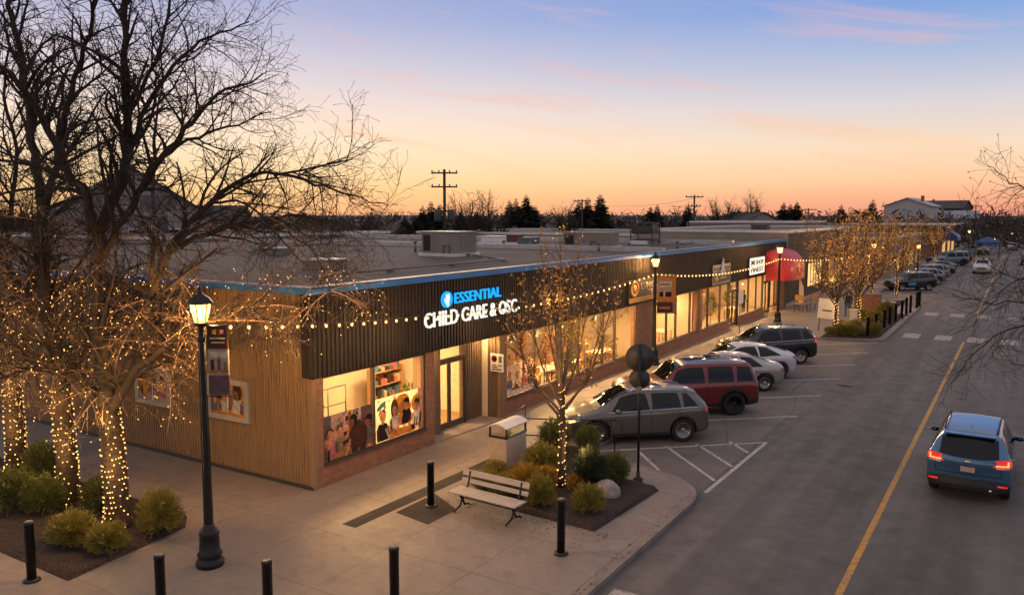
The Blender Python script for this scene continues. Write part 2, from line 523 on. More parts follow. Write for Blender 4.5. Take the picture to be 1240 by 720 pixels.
# ------------------------------------------------------------------ helpers: geometry and scene graph
class MB:
    def __init__(self):
        self.v, self.f, self.mi, self.sm = [], [], [], []

    def add(self, vs, fs, m=0, smooth=False):
        o = len(self.v)
        self.v.extend(tuple(p) for p in vs)
        for f in fs:
            self.f.append([i + o for i in f])
            self.mi.append(m)
            self.sm.append(smooth)
        return self

    def box(self, x0, x1, y0, y1, z0, z1, m=0, M=None):
        vs = [(x, y, z) for z in (z0, z1) for y in (y0, y1) for x in (x0, x1)]
        if M is not None:
            vs = [M @ Vector(p) for p in vs]
        return self.add(vs, [(0, 2, 3, 1), (4, 5, 7, 6), (0, 1, 5, 4), (2, 6, 7, 3), (0, 4, 6, 2), (1, 3, 7, 5)], m)

    def bbox(self, x0, x1, y0, y1, z0, z1, b=0.01, m=0, M=None):
        """box with chamfered edges"""
        bm = bmesh.new()
        bmesh.ops.create_cube(bm, size=1)
        for v in bm.verts:
            v.co = Vector(((x0 + x1) / 2 + v.co.x * (x1 - x0), (y0 + y1) / 2 + v.co.y * (y1 - y0), (z0 + z1) / 2 + v.co.z * (z1 - z0)))
        bmesh.ops.bevel(bm, geom=bm.edges[:], offset=b, segments=2, profile=0.6, affect='EDGES')
        bm.verts.index_update()
        vs = [M @ v.co if M is not None else v.co.copy() for v in bm.verts]
        self.add(vs, [[v.index for v in f.verts] for f in bm.faces], m)
        bm.free()
        return self

    def tube(self, pts, radii, n=6, m=0, smooth=True, cap=True):
        pts = [Vector(p) for p in pts]
        k = len(pts)
        if isinstance(radii, (int, float)):
            radii = [radii] * k
        rings = []
        t0 = (pts[1] - pts[0]).normalized()
        a = t0.orthogonal().normalized()
        for i in range(k):
            t = (pts[min(i + 1, k - 1)] - pts[max(i - 1, 0)])
            if t.length < 1e-9:
                t = t0
            t = t.normalized()
            a = a - t * a.dot(t)
            a = a.normalized() if a.length > 1e-6 else t.orthogonal().normalized()
            b = t.cross(a)
            rings.append([pts[i] + (a * math.cos(q) + b * math.sin(q)) * radii[i] for q in (2 * math.pi * j / n for j in range(n))])
        vs = [p for r in rings for p in r]
        fs = [(i * n + j, i * n + (j + 1) % n, (i + 1) * n + (j + 1) % n, (i + 1) * n + j) for i in range(k - 1) for j in range(n)]
        if cap:
            fs.append(tuple(reversed(range(n))))
            fs.append(tuple((k - 1) * n + j for j in range(n)))
        return self.add(vs, fs, m, smooth)

    def lathe(self, prof, n=20, c=(0, 0, 0), m=0, smooth=True, M=None, sx=1, sy=1):
        vs = []
        for r, z in prof:
            for j in range(n):
                q = 2 * math.pi * j / n
                p = Vector((c[0] + sx * r * math.cos(q), c[1] + sy * r * math.sin(q), c[2] + z))
                vs.append(M @ p if M is not None else p)
        k = len(prof)
        fs = [(i * n + j, i * n + (j + 1) % n, (i + 1) * n + (j + 1) % n, (i + 1) * n + j) for i in range(k - 1) for j in range(n)]
        fs.append(tuple(reversed(range(n))))
        fs.append(tuple((k - 1) * n + j for j in range(n)))
        return self.add(vs, fs, m, smooth)

    def ball(self, c, rx, ry=None, rz=None, n=12, k=8, m=0):
        ry, rz = ry or rx, rz or rx
        prof = [(max(1e-4, math.sin(math.pi * i / k)), -math.cos(math.pi * i / k)) for i in range(k + 1)]
        vs = [(c[0] + rx * r * math.cos(2 * math.pi * j / n), c[1] + ry * r * math.sin(2 * math.pi * j / n), c[2] + rz * z) for r, z in prof for j in range(n)]
        fs = [(i * n + j, i * n + (j + 1) % n, (i + 1) * n + (j + 1) % n, (i + 1) * n + j) for i in range(k) for j in range(n)]
        return self.add(vs, fs, m, True)

    def prism(self, poly, z0, z1, m=0, M=None, top=True, bottom=True):
        n = len(poly)
        vs = [Vector((p[0], p[1], z0)) for p in poly] + [Vector((p[0], p[1], z1)) for p in poly]
        if M is not None:
            vs = [M @ p for p in vs]
        fs = [(i, (i + 1) % n, n + (i + 1) % n, n + i) for i in range(n)]
        if top:
            fs.append(tuple(range(n, 2 * n)))
        if bottom:
            fs.append(tuple(reversed(range(n))))
        return self.add(vs, fs, m)

    def quad(self, a, b, c, d, m=0):
        return self.add([a, b, c, d], [(0, 1, 2, 3)], m)

    def mesh(self, name, mats):
        me = bpy.data.meshes.new(name)
        me.from_pydata(self.v, [], self.f)
        for x in (mats if isinstance(mats, (list, tuple)) else [mats]):
            me.materials.append(x)
        me.polygons.foreach_set('material_index', self.mi)
        me.polygons.foreach_set('use_smooth', self.sm)
        me.update()
        return me

    def build(self, name, mats, parent=None, loc=None, world=False, label=None):
        return link(name, self.mesh(name, mats), parent, loc, world, label)


def link(name, me, parent=None, loc=None, world=False, label=None):
    o = bpy.data.objects.new(name, me)
    COL.objects.link(o)
    if parent:
        o.parent = parent
        if world:                                     # geometry was written in world coordinates
            o.location = -wloc(parent)
    if loc is not None:
        o.location = loc
    if label:
        o['label'] = label
    return o


def wloc(o):
    v = Vector((0, 0, 0))
    while o:
        v = v + o.location
        o = o.parent
    return v


def tag(o, label=None, cat=None, group=None, kind=None):
    for k, v in (('label', label), ('category', cat), ('group', group), ('kind', kind)):
        if v:
            o[k] = v
    return o


def thing(name, label, cat, loc=(0, 0, 0), rz=0, group=None):
    o = bpy.data.objects.new(name, None)
    COL.objects.link(o)
    o.empty_display_size = 0.2
    o.location = loc
    o.rotation_euler = (0, 0, rz)
    return tag(o, label, cat, group)


KIDS = {}


def dup(root, loc, rz=None, label=None, group=None, scale=None, swap=None):
    """copy a thing, its parts and sub-parts; swap replaces materials on the copies"""
    def cp(o, parent):
        c = o.copy()
        COL.objects.link(c)
        c.parent = parent
        if swap and o.data:
            for s, ms in zip(c.material_slots, o.material_slots):
                if ms.material and ms.material.name in swap:
                    s.link = 'OBJECT'
                    s.material = swap[ms.material.name]
        for ch in [x for x in bpy.data.objects if x.parent == o]:
            cp(ch, c)
        return c
    r = cp(root, None)
    r.location = loc
    if rz is not None:
        r.rotation_euler = (0, 0, rz)
    if scale:
        r.scale = scale if isinstance(scale, tuple) else (scale,) * 3
    return tag(r, label, None, group)


def structure(name, mb, mats):
    return tag(mb.build(name, mats), kind='structure')


def lampdata(name, energy, col, radius):
    l = bpy.data.lights.new(name, 'POINT')
    l.energy, l.color, l.shadow_soft_size = energy, col, radius
    return l


def text_mesh(name, s, size, depth, offset=0.0, align='LEFT', shear=0.0, spacing=1.0):
    cu = bpy.data.curves.new(name, 'FONT')
    cu.body, cu.size, cu.extrude, cu.offset, cu.align_x, cu.shear, cu.space_character = s, size, depth / 2, offset, align, shear, spacing
    cu.resolution_u = 3
    t = bpy.data.objects.new('lettering', cu)
    COL.objects.link(t)
    bpy.context.view_layer.update()
    me = bpy.data.meshes.new_from_object(t.evaluated_get(bpy.context.evaluated_depsgraph_get()))
    bpy.data.objects.remove(t)
    me.name = name
    return me


def fit_text(s, width, height, depth, offset=0.0):
    """text mesh scaled to width x height, lower left at the origin, facing +Z"""
    me = text_mesh('lettering', s, 1.0, depth, offset)
    xs = [v.co.x for v in me.vertices]
    ys = [v.co.y for v in me.vertices]
    x0, y0 = min(xs), min(ys)
    sx, sy = width / (max(xs) - x0), height / (max(ys) - y0)
    for v in me.vertices:
        v.co = Vector(((v.co.x - x0) * sx, (v.co.y - y0) * sy, v.co.z))
    return me


R_FACE_X = (math.pi / 2, 0, math.pi / 2)       # local x -> world Y, local y -> world Z, facing +X
R_FACE_NY = (math.pi / 2, 0, 0)                # facing -Y


def ribs(p0, p1, z0, z1, pitch, depth, out, mb, m=0, duty=0.5):
    """a ribbed cladding sheet from p0 to p1 (plan), ribs standing out along out"""
    p0, p1, out = Vector((*p0, 0)), Vector((*p1, 0)), Vector((*out, 0))
    Lg = (p1 - p0).length
    n = max(1, round(Lg / pitch))
    t = (p1 - p0) / n
    s = pitch * 0.08 / pitch
    prof = []
    for i in range(n):
        for a, b in ((0, 0), (duty - 2 * s, 0), (duty - s, 1), (1 - s, 1)):
            prof.append(p0 + t * (i + a) + out * (depth * b))
    prof.append(p1)
    k = len(prof)
    vs = [Vector((p.x, p.y, z0)) for p in prof] + [Vector((p.x, p.y, z1)) for p in prof]
    mb.add(vs, [(i, i + 1, k + i + 1, k + i) for i in range(k - 1)], m)
    return mb


# ------------------------------------------------------------------ the setting
FX, LY, RH = -14.7, 14.2, 5.1               # shop front plane, side wall plane, roof height
mb = MB()
mb.quad((-3000, -300, -0.16), (3000, -300, -0.16), (3000, 4000, -0.16), (-3000, 4000, -0.16))
structure('ground', mb, MATS['far_ground'])
mb = MB()
mb.quad((-10.9, -30, -0.1), (12, -30, -0.1), (12, 420, -0.1), (-10.9, 420, -0.1))
structure('road', mb, M_ASPH)


def arc(cx, cy, r, a0, a1, n=8):
    return [(cx + r * math.cos(math.radians(a0 + (a1 - a0) * i / n)), cy + r * math.sin(math.radians(a0 + (a1 - a0) * i / n))) for i in range(n + 1)]


kerb_line = ([(-6.35, -30), (-6.35, 18.0)] + arc(-8.2, 18.4, 1.85, 0, 70, 7) + [(-9.3, 20.75), (-10.45, 21.1), (-10.45, 46.6)]
             + [(-9.4, 47.55)] + arc(-7.0, 49.2, 0.95, -60, 0, 5) + [(-6.02, 66.6)] + arc(-7.0, 67.2, 0.98, 0, 70, 5) + [(-10.45, 70.6), (-10.45, 420)])
mb = MB()
mb.prism(kerb_line + [(-70, 420), (-70, -30)], -0.3, 0.0, bottom=False)
structure('sidewalk', mb, M_CONC)
mb = MB()
k = len(kerb_line)
inner = []
for i, p in enumerate(kerb_line):
    a, b = Vector(kerb_line[max(0, i - 1)]), Vector(kerb_line[min(k - 1, i + 1)])
    t = (b - a).normalized()
    inner.append((p[0] - t.y * 0.15, p[1] + t.x * 0.15))
vs = [(*p, 0.004) for p in kerb_line] + [(*p, 0.004) for p in inner]
mb.add(vs, [(i, i + 1, k + i + 1, k + i) for i in range(k - 1)])
vs = [(p[0] + 0.003, p[1], 0.004) for p in kerb_line] + [(p[0] + 0.003, p[1], -0.12) for p in kerb_line]
mb.add(vs, [(i, k + i, k + i + 1, i + 1) for i in range(k - 1)])
structure('kerb', mb, M_KERB)
mb = MB()
mb.prism([(3.4, -30), (60, -30), (60, 420), (3.4, 420)], -0.3, 0.0, bottom=False)
structure('far_sidewalk', mb, M_CONC)

mb = MB()
mb.quad((-10.44, 19.0, -0.0985), (-6.55, 19.0, -0.0985), (-6.55, 47.6, -0.0985), (-10.44, 47.6, -0.0985))
structure('parking_bay', mb, MATS['bay_concrete'])

# painted markings
Z = -0.096
mb = MB()


def stripe(p, q, w, z=Z, m=0):
    p, q = Vector((*p, z)), Vector((*q, z))
    n = (q - p).cross(Vector((0, 0, 1))).normalized() * w / 2
    nseg = max(1, int((q - p).length / 3))
    for i in range(nseg):
        a, b = p + (q - p) * i / nseg, p + (q - p) * (i + 1) / nseg
        mb.quad(a - n, a + n, b + n, b - n, m)


stripe((-2.62, 14.0 - 24), (-2.3, 50.9), 0.13)
stripe((-2.25, 66), (-1.9, 300), 0.13)
structure('yellow_line', mb, M_YPAINT)
mb = MB()
for i in range(7):
    y = 25.0 + 3.85 * i
    stripe((-6.25, y), (-10.35, y - 3.68), 0.10)
stripe((-6.40, 19.5), (-6.30, 24.95), 0.11, Z + 0.003)
stripe((-9.28, 21.98), (-8.1, 20.62), 0.10)
stripe((-8.8, 22.94), (-6.5, 20.55), 0.10)
stripe((-8.09, 23.66), (-6.48, 22.0), 0.10)
stripe((-7.31, 24.46), (-6.46, 23.54), 0.10)
for i in range(14):
    y = 75.5 + 4.2 * i
    stripe((-6.0, y), (-10.3, y - 3.7), 0.10)
structure('parking_lines', mb, M_WPAINT)
mb = MB()
for i in range(5):
    x = -5.0 + 1.62 * i
    mb.quad((x - .42, 51.0, Z), (x + .42, 51.0, Z), (x + .42, 53.0, Z), (x - .42, 53.0, Z))
    mb.quad((x - .42, 63.2, Z), (x + .42, 63.2, Z), (x + .42, 65.2, Z), (x - .42, 65.2, Z))
x = -5.78
mb.quad((x - .33, 10.6, Z), (x + .33, 10.6, Z), (x + .33, 13.45, Z), (x - .33, 13.45, Z))
structure('crosswalk_bars', mb, MATS['worn_white_paint'])

# dark paving band along the shop front walk
mb = MB()
mb.prism([(-12.55, 12.9), (-12.15, 12.9), (-12.0, 19.6), (-12.45, 19.6)], 0.0, 0.004, bottom=False)
mb.prism([(-12.0, 14.1), (-10.9, 13.9), (-10.9, 15.0), (-12.0, 15.6)], 0.0, 0.0045, bottom=False)
structure('dark_paving', mb, M_DARKP)


def mulch_bed(poly, name='planting_bed', h=0.035, seed=1):
    """a bed as a sheet with a slightly rough surface"""
    bm = bmesh.new()
    f = bm.faces.new([bm.verts.new((*p, 0.0)) for p in poly])
    xs, ys = [p[0] for p in poly], [p[1] for p in poly]
    for ax, lo, hi in ((0, min(xs), max(xs)), (1, min(ys), max(ys))):
        q = lo + 0.13
        while q < hi:
            co, no = (Vector((q, 0, 0)), Vector((1, 0, 0))) if ax == 0 else (Vector((0, q, 0)), Vector((0, 1, 0)))
            bmesh.ops.bisect_plane(bm, geom=bm.verts[:] + bm.edges[:] + bm.faces[:], plane_co=co, plane_no=no)
            q += 0.13
    for v in bm.verts:
        v.co.z = h + (0 if v.is_boundary else 0.06 + 0.05 * noise.noise(v.co * 2.2 + Vector((seed, 0, 0))) + 0.03 * noise.noise(v.co * 9))
        if v.is_boundary:
            v.co.z = 0.008
    me = bpy.data.meshes.new(name)
    bm.to_mesh(me)
    bm.free()
    me.materials.append(M_MULCH)
    for p in me.polygons:
        p.use_smooth = True
    o = link(name, me)
    return tag(o, kind='structure')


mulch_bed([(-30, 8.05), (-14.95, 8.05), (-15.35, 10.9), (-15.9, 11.35), (-30, 11.35)], seed=1)
mulch_bed([(-11.3, 15.75), (-7.55, 15.5), (-7.35, 18.75), (-9.5, 19.35), (-10.1, 21.0), (-11.9, 20.9), (-11.85, 19.5), (-11.3, 19.4)], seed=5)
mulch_bed([(-9.3, 47.75), (-6.75, 48.8), (-6.4, 49.6), (-6.4, 61.5), (-7.3, 61.5), (-7.4, 53), (-9.0, 52.6)], seed=9)
mulch_bed([(-9.4, 62.6), (-7.6, 62.2), (-7.4, 72), (-9.6, 69.5)], seed=12)
mb = MB()
mb.bbox(-10.05, -8.95, 19.55, 20.55, 0.0, 0.10, 0.03)
structure('path', mb, M_KERB)
mb = MB()
mb.lathe([(0.33, 0), (0.33, 0.006)], 28, (-5.8, 35.3, -0.1))
mb.lathe([(0.38, 0), (0.38, 0.003)], 28, (-5.8, 35.3, -0.1))
o = mb.build('manhole_cover', M_DGREY)
tag(o, 'round dark manhole cover set in the asphalt beyond the parking lines', 'manhole cover')

# ------------------------------------------------------------------ the shop building
bld = thing('shop_building', 'long single storey shop building with tan ribbed side wall and dark fascia', 'building', (FX, LY, 0))
EY = 62.0                                   # end of the building
bx = -48.0
mb = MB()
ribs((bx, LY), (FX - 0.02, LY), 0.0, RH - 0.02, 0.105, 0.028, (0, -1), mb, duty=0.5)
mb.box(FX - 0.10, FX + 0.03, LY - 0.05, LY + 0.10, 0.0, 2.83)
mb.box(bx, FX - 0.12, LY + 0.06, LY + 0.3, 0.0, RH - 0.02)
mb.build('side_wall', M_TAN, bld, world=True)
mb = MB()
mb.box(bx, FX - 0.02, LY - 0.07, LY - 0.036, 0.0, 0.09)
mb.build('base_trim', M_DGREY, bld, world=True)
mb = MB()
ribs((FX + 0.02, LY - 0.06), (FX + 0.02, EY), 2.86, RH - 0.16, 0.155, 0.04, (1, 0), mb, duty=0.5)
ribs((FX - 0.32, LY - 0.06), (FX + 0.02, LY - 0.06), 2.86, RH - 0.16, 0.17, 0.03, (0, -1), mb, duty=0.5)
mb.box(FX - 0.34, FX + 0.018, LY - 0.03, EY, 2.84, RH - 0.02)
mb.build('fascia', M_DARKC, bld, world=True)
mb = MB()
mb.box(FX - 0.36, FX + 0.12, LY - 0.12, EY + 0.02, RH - 0.15, RH - 0.02)
mb.box(bx, FX - 0.36, LY - 0.12, LY + 0.3, RH - 0.15, RH - 0.02)
mb.build('coping', M_BLUE, bld, world=True)
mb = MB()
mb.box(FX - 0.36, FX - 0.06, LY + 0.06, EY + 0.02, RH - 0.018, RH + 0.012)
mb.box(bx, FX - 0.36, LY + 0.06, LY + 0.3, RH - 0.018, RH + 0.012)
mb.build('flashing', mat('pale_flashing', (0.32, 0.285, 0.26), 0.5, 0.2, vary=0.25), bld, world=True)
mb = MB()
mb.quad((bx, LY + 0.3, RH - 0.08), (FX - 0.36, LY + 0.3, RH - 0.08), (FX - 0.36, EY, RH - 0.08), (bx, EY, RH - 0.08))
mb.box(bx, bx + 0.2, LY + 0.3, EY, 0, RH)
mb.build('roof', M_ROOF, bld, world=True)
mb = MB()                                   # low white-capped ridges where the shop units meet
for y, h in ((38.6, 0.16), (50.2, 0.22)):
    mb.box(bx + 0.2, FX - 0.4, y - 0.15, y + 0.15, RH - 0.08, RH + h)
mb.build('roof_divider', mat('white_membrane', (0.46, 0.43, 0.41), 0.6, vary=0.2), bld, world=True)
# interior shells: floors, back walls, side walls, ceilings
units = [(14.5, 22.7), (23.1, 36.3), (36.5, 43.1), (43.3, 61.6)]
mb = MB()
for i, (a, b) in enumerate(units):
    dpt = -20.5 if i else -19.5
    mb.quad((dpt, a, 0.0), (dpt, b, 0.0), (dpt, b, 2.98), (dpt, a, 2.98))
    x1 = FX - 0.45
    mb.quad((dpt, a, 0), (dpt, a, 2.98), (x1, a, 2.98), (x1, a, 0))
    mb.quad((dpt, b, 0), (x1, b, 0), (x1, b, 2.98), (dpt, b, 2.98))
mb.build('interior_wall', M_PLASTER, bld, world=True)
mb = MB()
for i, (a, b) in enumerate(units):
    dpt = -20.5 if i else -19.5
    mb.quad((dpt, a, 0.012), (FX - 0.5, a, 0.012), (FX - 0.5, b, 0.012), (dpt, b, 0.012))
mb.build('interior_floor', M_FLOORIN, bld, world=True)
mb = MB()
for i, (a, b) in enumerate(units):
    dpt = -20.5 if i else -19.5
    mb.box(dpt, FX - 0.345, a, b, 2.96, 3.05)
mb.build('interior_ceiling', mat('ceiling_board', (0.66, 0.56, 0.42), 0.9), bld, world=True)

# brick plinths and piers


def pier(y0, y1, z1=2.84):
    mb = MB(); mb.box(FX - 0.33, FX, y0, y1, 0, z1); mb.build('brick_pier', M_BRICK, bld, world=True)


for a, b in ((LY + 0.11, LY + 0.32), (18.74, 19.15), (22.95, 23.22), (34.45, 36.45), (43.0, 43.45), (60.2, EY)):
    pier(a, b)
for a, b in ((LY + 0.32, 18.74), (23.22, 34.45), (36.45, 43.0), (43.45, 48.55), (50.4, 56.3)):
    mb = MB(); mb.box(FX - 0.33, FX - 0.003, a, b, 0, 0.54); mb.build('brick_plinth', M_BRICK, bld, world=True)
mb = MB()                                   # recess by the first entrance
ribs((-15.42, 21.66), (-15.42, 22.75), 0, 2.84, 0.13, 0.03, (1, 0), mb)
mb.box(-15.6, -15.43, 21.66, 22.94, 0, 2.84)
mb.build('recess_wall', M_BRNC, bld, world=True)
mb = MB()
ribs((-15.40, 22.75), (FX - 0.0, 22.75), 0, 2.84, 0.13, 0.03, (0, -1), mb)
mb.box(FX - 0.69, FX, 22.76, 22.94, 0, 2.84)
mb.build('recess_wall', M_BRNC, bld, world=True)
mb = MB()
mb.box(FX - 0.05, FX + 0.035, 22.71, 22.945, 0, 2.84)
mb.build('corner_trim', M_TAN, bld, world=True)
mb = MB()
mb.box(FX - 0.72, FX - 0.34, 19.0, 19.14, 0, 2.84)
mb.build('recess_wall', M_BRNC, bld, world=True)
mb = MB()
mb.box(-15.42, FX - 0.34, 19.14, 22.72, 2.80, 2.86)
mb.build('soffit', mat('soffit_board', (0.30, 0.20, 0.11), 0.7), bld, world=True)
mb = MB()
mb.prism([(-15.4, 19.16), (-14.72, 19.16), (-14.5, 22.7), (-15.4, 22.7)], 0.0, 0.03, bottom=False)
mb.build('door_step', M_KERB, bld, world=True)


def window(bays, z0=0.54, z1=2.84, fx=None):
    """one shop window: outer frame and mullions, a glass pane in each bay"""
    fx = fx if fx is not None else FX - 0.10
    fr = MB()
    a, b = bays[0], bays[-1]
    fr.box(fx - 0.06, fx + 0.06, a, b, z0, z0 + 0.06)
    fr.box(fx - 0.06, fx + 0.06, a, b, z1 - 0.06, z1)
    for y in bays:
        w = 0.035
        y = min(max(y, a + w), b - w)
        fr.box(fx - 0.055, fx + 0.055, y - w, y + w, z0 + 0.06, z1 - 0.06)
    fr.box(fx + 0.061, fx + 0.13, a, b, z0 - 0.01, z0 + 0.025)
    wnd = fr.build('window', M_ALU, bld, world=True)
    for y0, y1 in zip(bays, bays[1:]):
        p = MB()
        p.quad((fx, y0 + .036, z0 + .062), (fx, y1 - .036, z0 + .062), (fx, y1 - .036, z1 - .062), (fx, y0 + .036, z1 - .062))
        p.build('pane', M_GLASS, wnd).location = (0, 0, 0)
    return wnd


win_a = window([LY + 0.32, 16.5, 18.74])
win_b = window([23.22, 25.2, 27.0, 28.7, 30.95, 32.15, 34.45])
win_c = window([36.45, 38.3, 39.6, 41.7, 43.0])
win_d = window([43.45, 44.65, 46.85, 48.55])
win_e = window([50.4, 52.75, 54.6, 56.3])
win_f = window([58.1, 59.4, 60.2], 0.4)


def glass_door(y0, y1, x, leafs, z1=2.25, top=2.82, mat_=None):
    """door frame with transom, leaves with glass, handle"""
    mf = mat_ or M_ALU
    fr = MB()
    fr.box(x - 0.06, x + 0.06, y0, y0 + 0.06, 0.03, top)
    fr.box(x - 0.06, x + 0.06, y1 - 0.06, y1, 0.03, top)
    fr.box(x - 0.06, x + 0.06, y0 + 0.06, y1 - 0.06, top - 0.06, top)
    fr.box(x - 0.06, x + 0.06, y0 + 0.06, y1 - 0.06, z1, z1 + 0.07)
    fo = fr.build('door_frame', mf, bld, world=True)
    g = MB()
    g.quad((x, y0 + .06, z1 + .07), (x, y1 - .06, z1 + .07), (x, y1 - .06, top - .06), (x, y0 + .06, top - .06))
    g.build('transom_pane', M_GLASS, fo)
    ys = [y0 + 0.06] + leafs + [y1 - 0.06]
    for a, b in zip(ys, ys[1:]):
        lf = MB()
        q = 0.075
        lf.box(x - .03, x + .03, a + .004, a + q, .05, z1 - .006)
        lf.box(x - .03, x + .03, b - q, b - .004, .05, z1 - .006)
        lf.box(x - .03, x + .03, a + q, b - q, .05, .24)
        lf.box(x - .03, x + .03, a + q, b - q, z1 - .10, z1 - .006)
        do = lf.build('door', mf, bld, world=True)
        g = MB()
        g.quad((x, a + q, .24), (x, b - q, .24), (x, b - q, z1 - .10), (x, a + q, z1 - .10))
        g.build('pane', M_GLASS, do)
        h = MB()
        h.tube([(x + .03, b - .11, .85), (x + .09, b - .11, .88), (x + .09, b - .11, 1.22), (x + .03, b - .11, 1.25)], .014, 6)
        h.build('handle', M_BLACK, do)


glass_door(20.1, 21.66, -15.38, [20.78])
glass_door(48.55, 50.4, FX - 0.15, [49.48], mat_=M_DKALU)
glass_door(56.3, 58.1, FX - 0.15, [57.2], mat_=M_DKALU)
mb = MB()
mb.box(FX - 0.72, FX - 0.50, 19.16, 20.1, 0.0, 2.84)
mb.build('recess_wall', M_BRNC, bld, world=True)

# two small framed windows in the side wall
for x0, x1 in ((-18.66, -17.0), (-21.95, -20.3)):
    mb = MB()
    z0, z1, y = 1.40, 2.52, LY - 0.06
    for a, b, c_, e in ((x0, x1, z0, z0 + .14), (x0, x1, z1 - .14, z1), (x0, x0 + .16, z0 + .14, z1 - .14), (x1 - .16, x1, z0 + .14, z1 - .14)):
        mb.box(a, b, y - .05, y + .04, c_, e)
    xm = (x0 + x1) / 2
    wo = mb.build('window', mat('pale_window_trim', (0.34, 0.31, 0.28), 0.6, vary=0.15), bld, world=True)
    mb = MB()
    mb.box(xm - .018, xm + .018, y - .035, y + .035, z0 + .14, z1 - .14)
    mb.build('mullion', M_WHITE, wo)

# ------------------------------------------------------------------ printed window pictures (flat prints of children at tables)
PR = {}


def ink(name, rgb, tr=0.45):
    return mat('print_' + name, lin(rgb), 0.6, vary=0.34, vscale=7, trans=tr)


INKS = ['wall', 'mauve', 'skin', 'skin2', 'dark', 'brown', 'pink', 'olive', 'orange', 'white', 'blue', 'wood', 'grey', 'gold', 'cream']
for n_, c_ in zip(INKS, [(196, 170, 150), (120, 92, 98), (226, 165, 120), (170, 110, 75), (38, 28, 26), (84, 52, 34), (214, 130, 128), (150, 140, 92), (222, 140, 40),
                         (232, 220, 205), (96, 130, 150), (190, 130, 66), (120, 112, 106), (214, 160, 60), (236, 212, 180)]):
    PR[n_] = ink(n_, c_)
INKM = [PR[k] for k in INKS]
IX = {k: i for i, k in enumerate(INKS)}


PRND = random.Random(19)


class Print:
    """flat picture in (u, v) metres; every layer lies half a millimetre above the one below"""
    def __init__(self):
        self.mb, self.z = MB(), 0.0

    def poly(self, pts, c):
        self.z += 0.0006
        self.mb.add([(p[0], p[1], self.z) for p in pts], [tuple(range(len(pts)))], IX[c])

    def rect(self, a, b, c_, d_, col):
        self.poly([(a, c_), (b, c_), (b, d_), (a, d_)], col)

    def oval(self, x, y, rx, ry, col, a=0, n=14):
        ca, sa = math.cos(a), math.sin(a)
        self.poly([(x + rx * math.cos(q) * ca - ry * math.sin(q) * sa, y + rx * math.cos(q) * sa + ry * math.sin(q) * ca) for q in (2 * math.pi * i / n for i in range(n))], col)

    def limb(self, pts, w, col):
        for (x0, y0), (x1, y1) in zip(pts, pts[1:]):
            L_ = math.hypot(x1 - x0, y1 - y0) or 1
            nx, ny = -(y1 - y0) / L_ * w, (x1 - x0) / L_ * w
            self.poly([(x0 - nx, y0 - ny), (x1 - nx * .8, y1 - ny * .8), (x1 + nx * .8, y1 + ny * .8), (x0 + nx, y0 + ny)], col)
        self.oval(pts[-1][0], pts[-1][1], w, w, col)

    def child(self, x, y, s, hair, shirt, skin='skin', face=1, long=False):
        """bust and arms of a child whose seat is at (x, y); s = head height"""
        if long:
            self.oval(x, y + 2.0 * s, .52 * s, .95 * s, hair)
        self.poly([(x - .62 * s, y), (x - .72 * s, y + .9 * s), (x - .45 * s, y + 1.35 * s), (x + .45 * s, y + 1.35 * s), (x + .72 * s, y + .9 * s), (x + .62 * s, y)], shirt)
        self.rect(x - .14 * s, x + .14 * s, y + 1.25 * s, y + 1.6 * s, skin)
        self.oval(x + .05 * s * face, y + 1.92 * s, .37 * s, .46 * s, skin)
        self.poly([(x + face * (.40 * s * math.cos(q)) * 1.0 - .04 * s * face, y + 2.02 * s + .48 * s * math.sin(q)) for q in [math.pi * i / 9 - .1 for i in range(6, 11)]] +
                  [(x + .38 * s * math.cos(q), y + 2.1 * s + .36 * s * math.sin(q)) for q in [math.pi * i / 10 for i in range(10, -1, -1)]], hair)
        for e in (-.14, .16):
            self.oval(x + (.08 * face + e) * s, y + 1.93 * s, .035 * s, .03 * s, 'dark')
        self.oval(x + .09 * s * face, y + 1.70 * s, .09 * s, .025 * s, 'pink' if skin == 'skin' else 'brown')
        self.oval(x - .22 * s * face, y + 1.80 * s, .10 * s, .16 * s, 'wood' if skin == 'skin' else 'brown')
        self.poly([(x - .62 * s * face, y), (x - .70 * s * face, y + .85 * s), (x - .40 * s * face, y + 1.2 * s), (x - .30 * s * face, y)], 'brown' if shirt in ('dark', 'orange', 'gold') else 'mauve')
        self.limb([(x + .6 * s * face, y + 1.1 * s), (x + .85 * s * face, y + .5 * s), (x + 1.25 * s * face, y + .35 * s)], .13 * s, skin)

    def clutter(self, w, y0, y1, n, cols):
        for i in range(n):
            a, b = PRND.uniform(0, w - .05), PRND.uniform(y0, y1 - .04)
            self.rect(a, min(w, a + PRND.uniform(.02, .16)), b, min(y1, b + PRND.uniform(.02, .14)), PRND.choice(cols))

    def build(self, parent, loc, rot, name='poster'):
        o = self.mb.build(name, INKM, parent)
        o.location = loc
        o.rotation_euler = rot
        return o


PX = FX - 0.10 + 0.008                            # prints stuck on the outer face of the glass
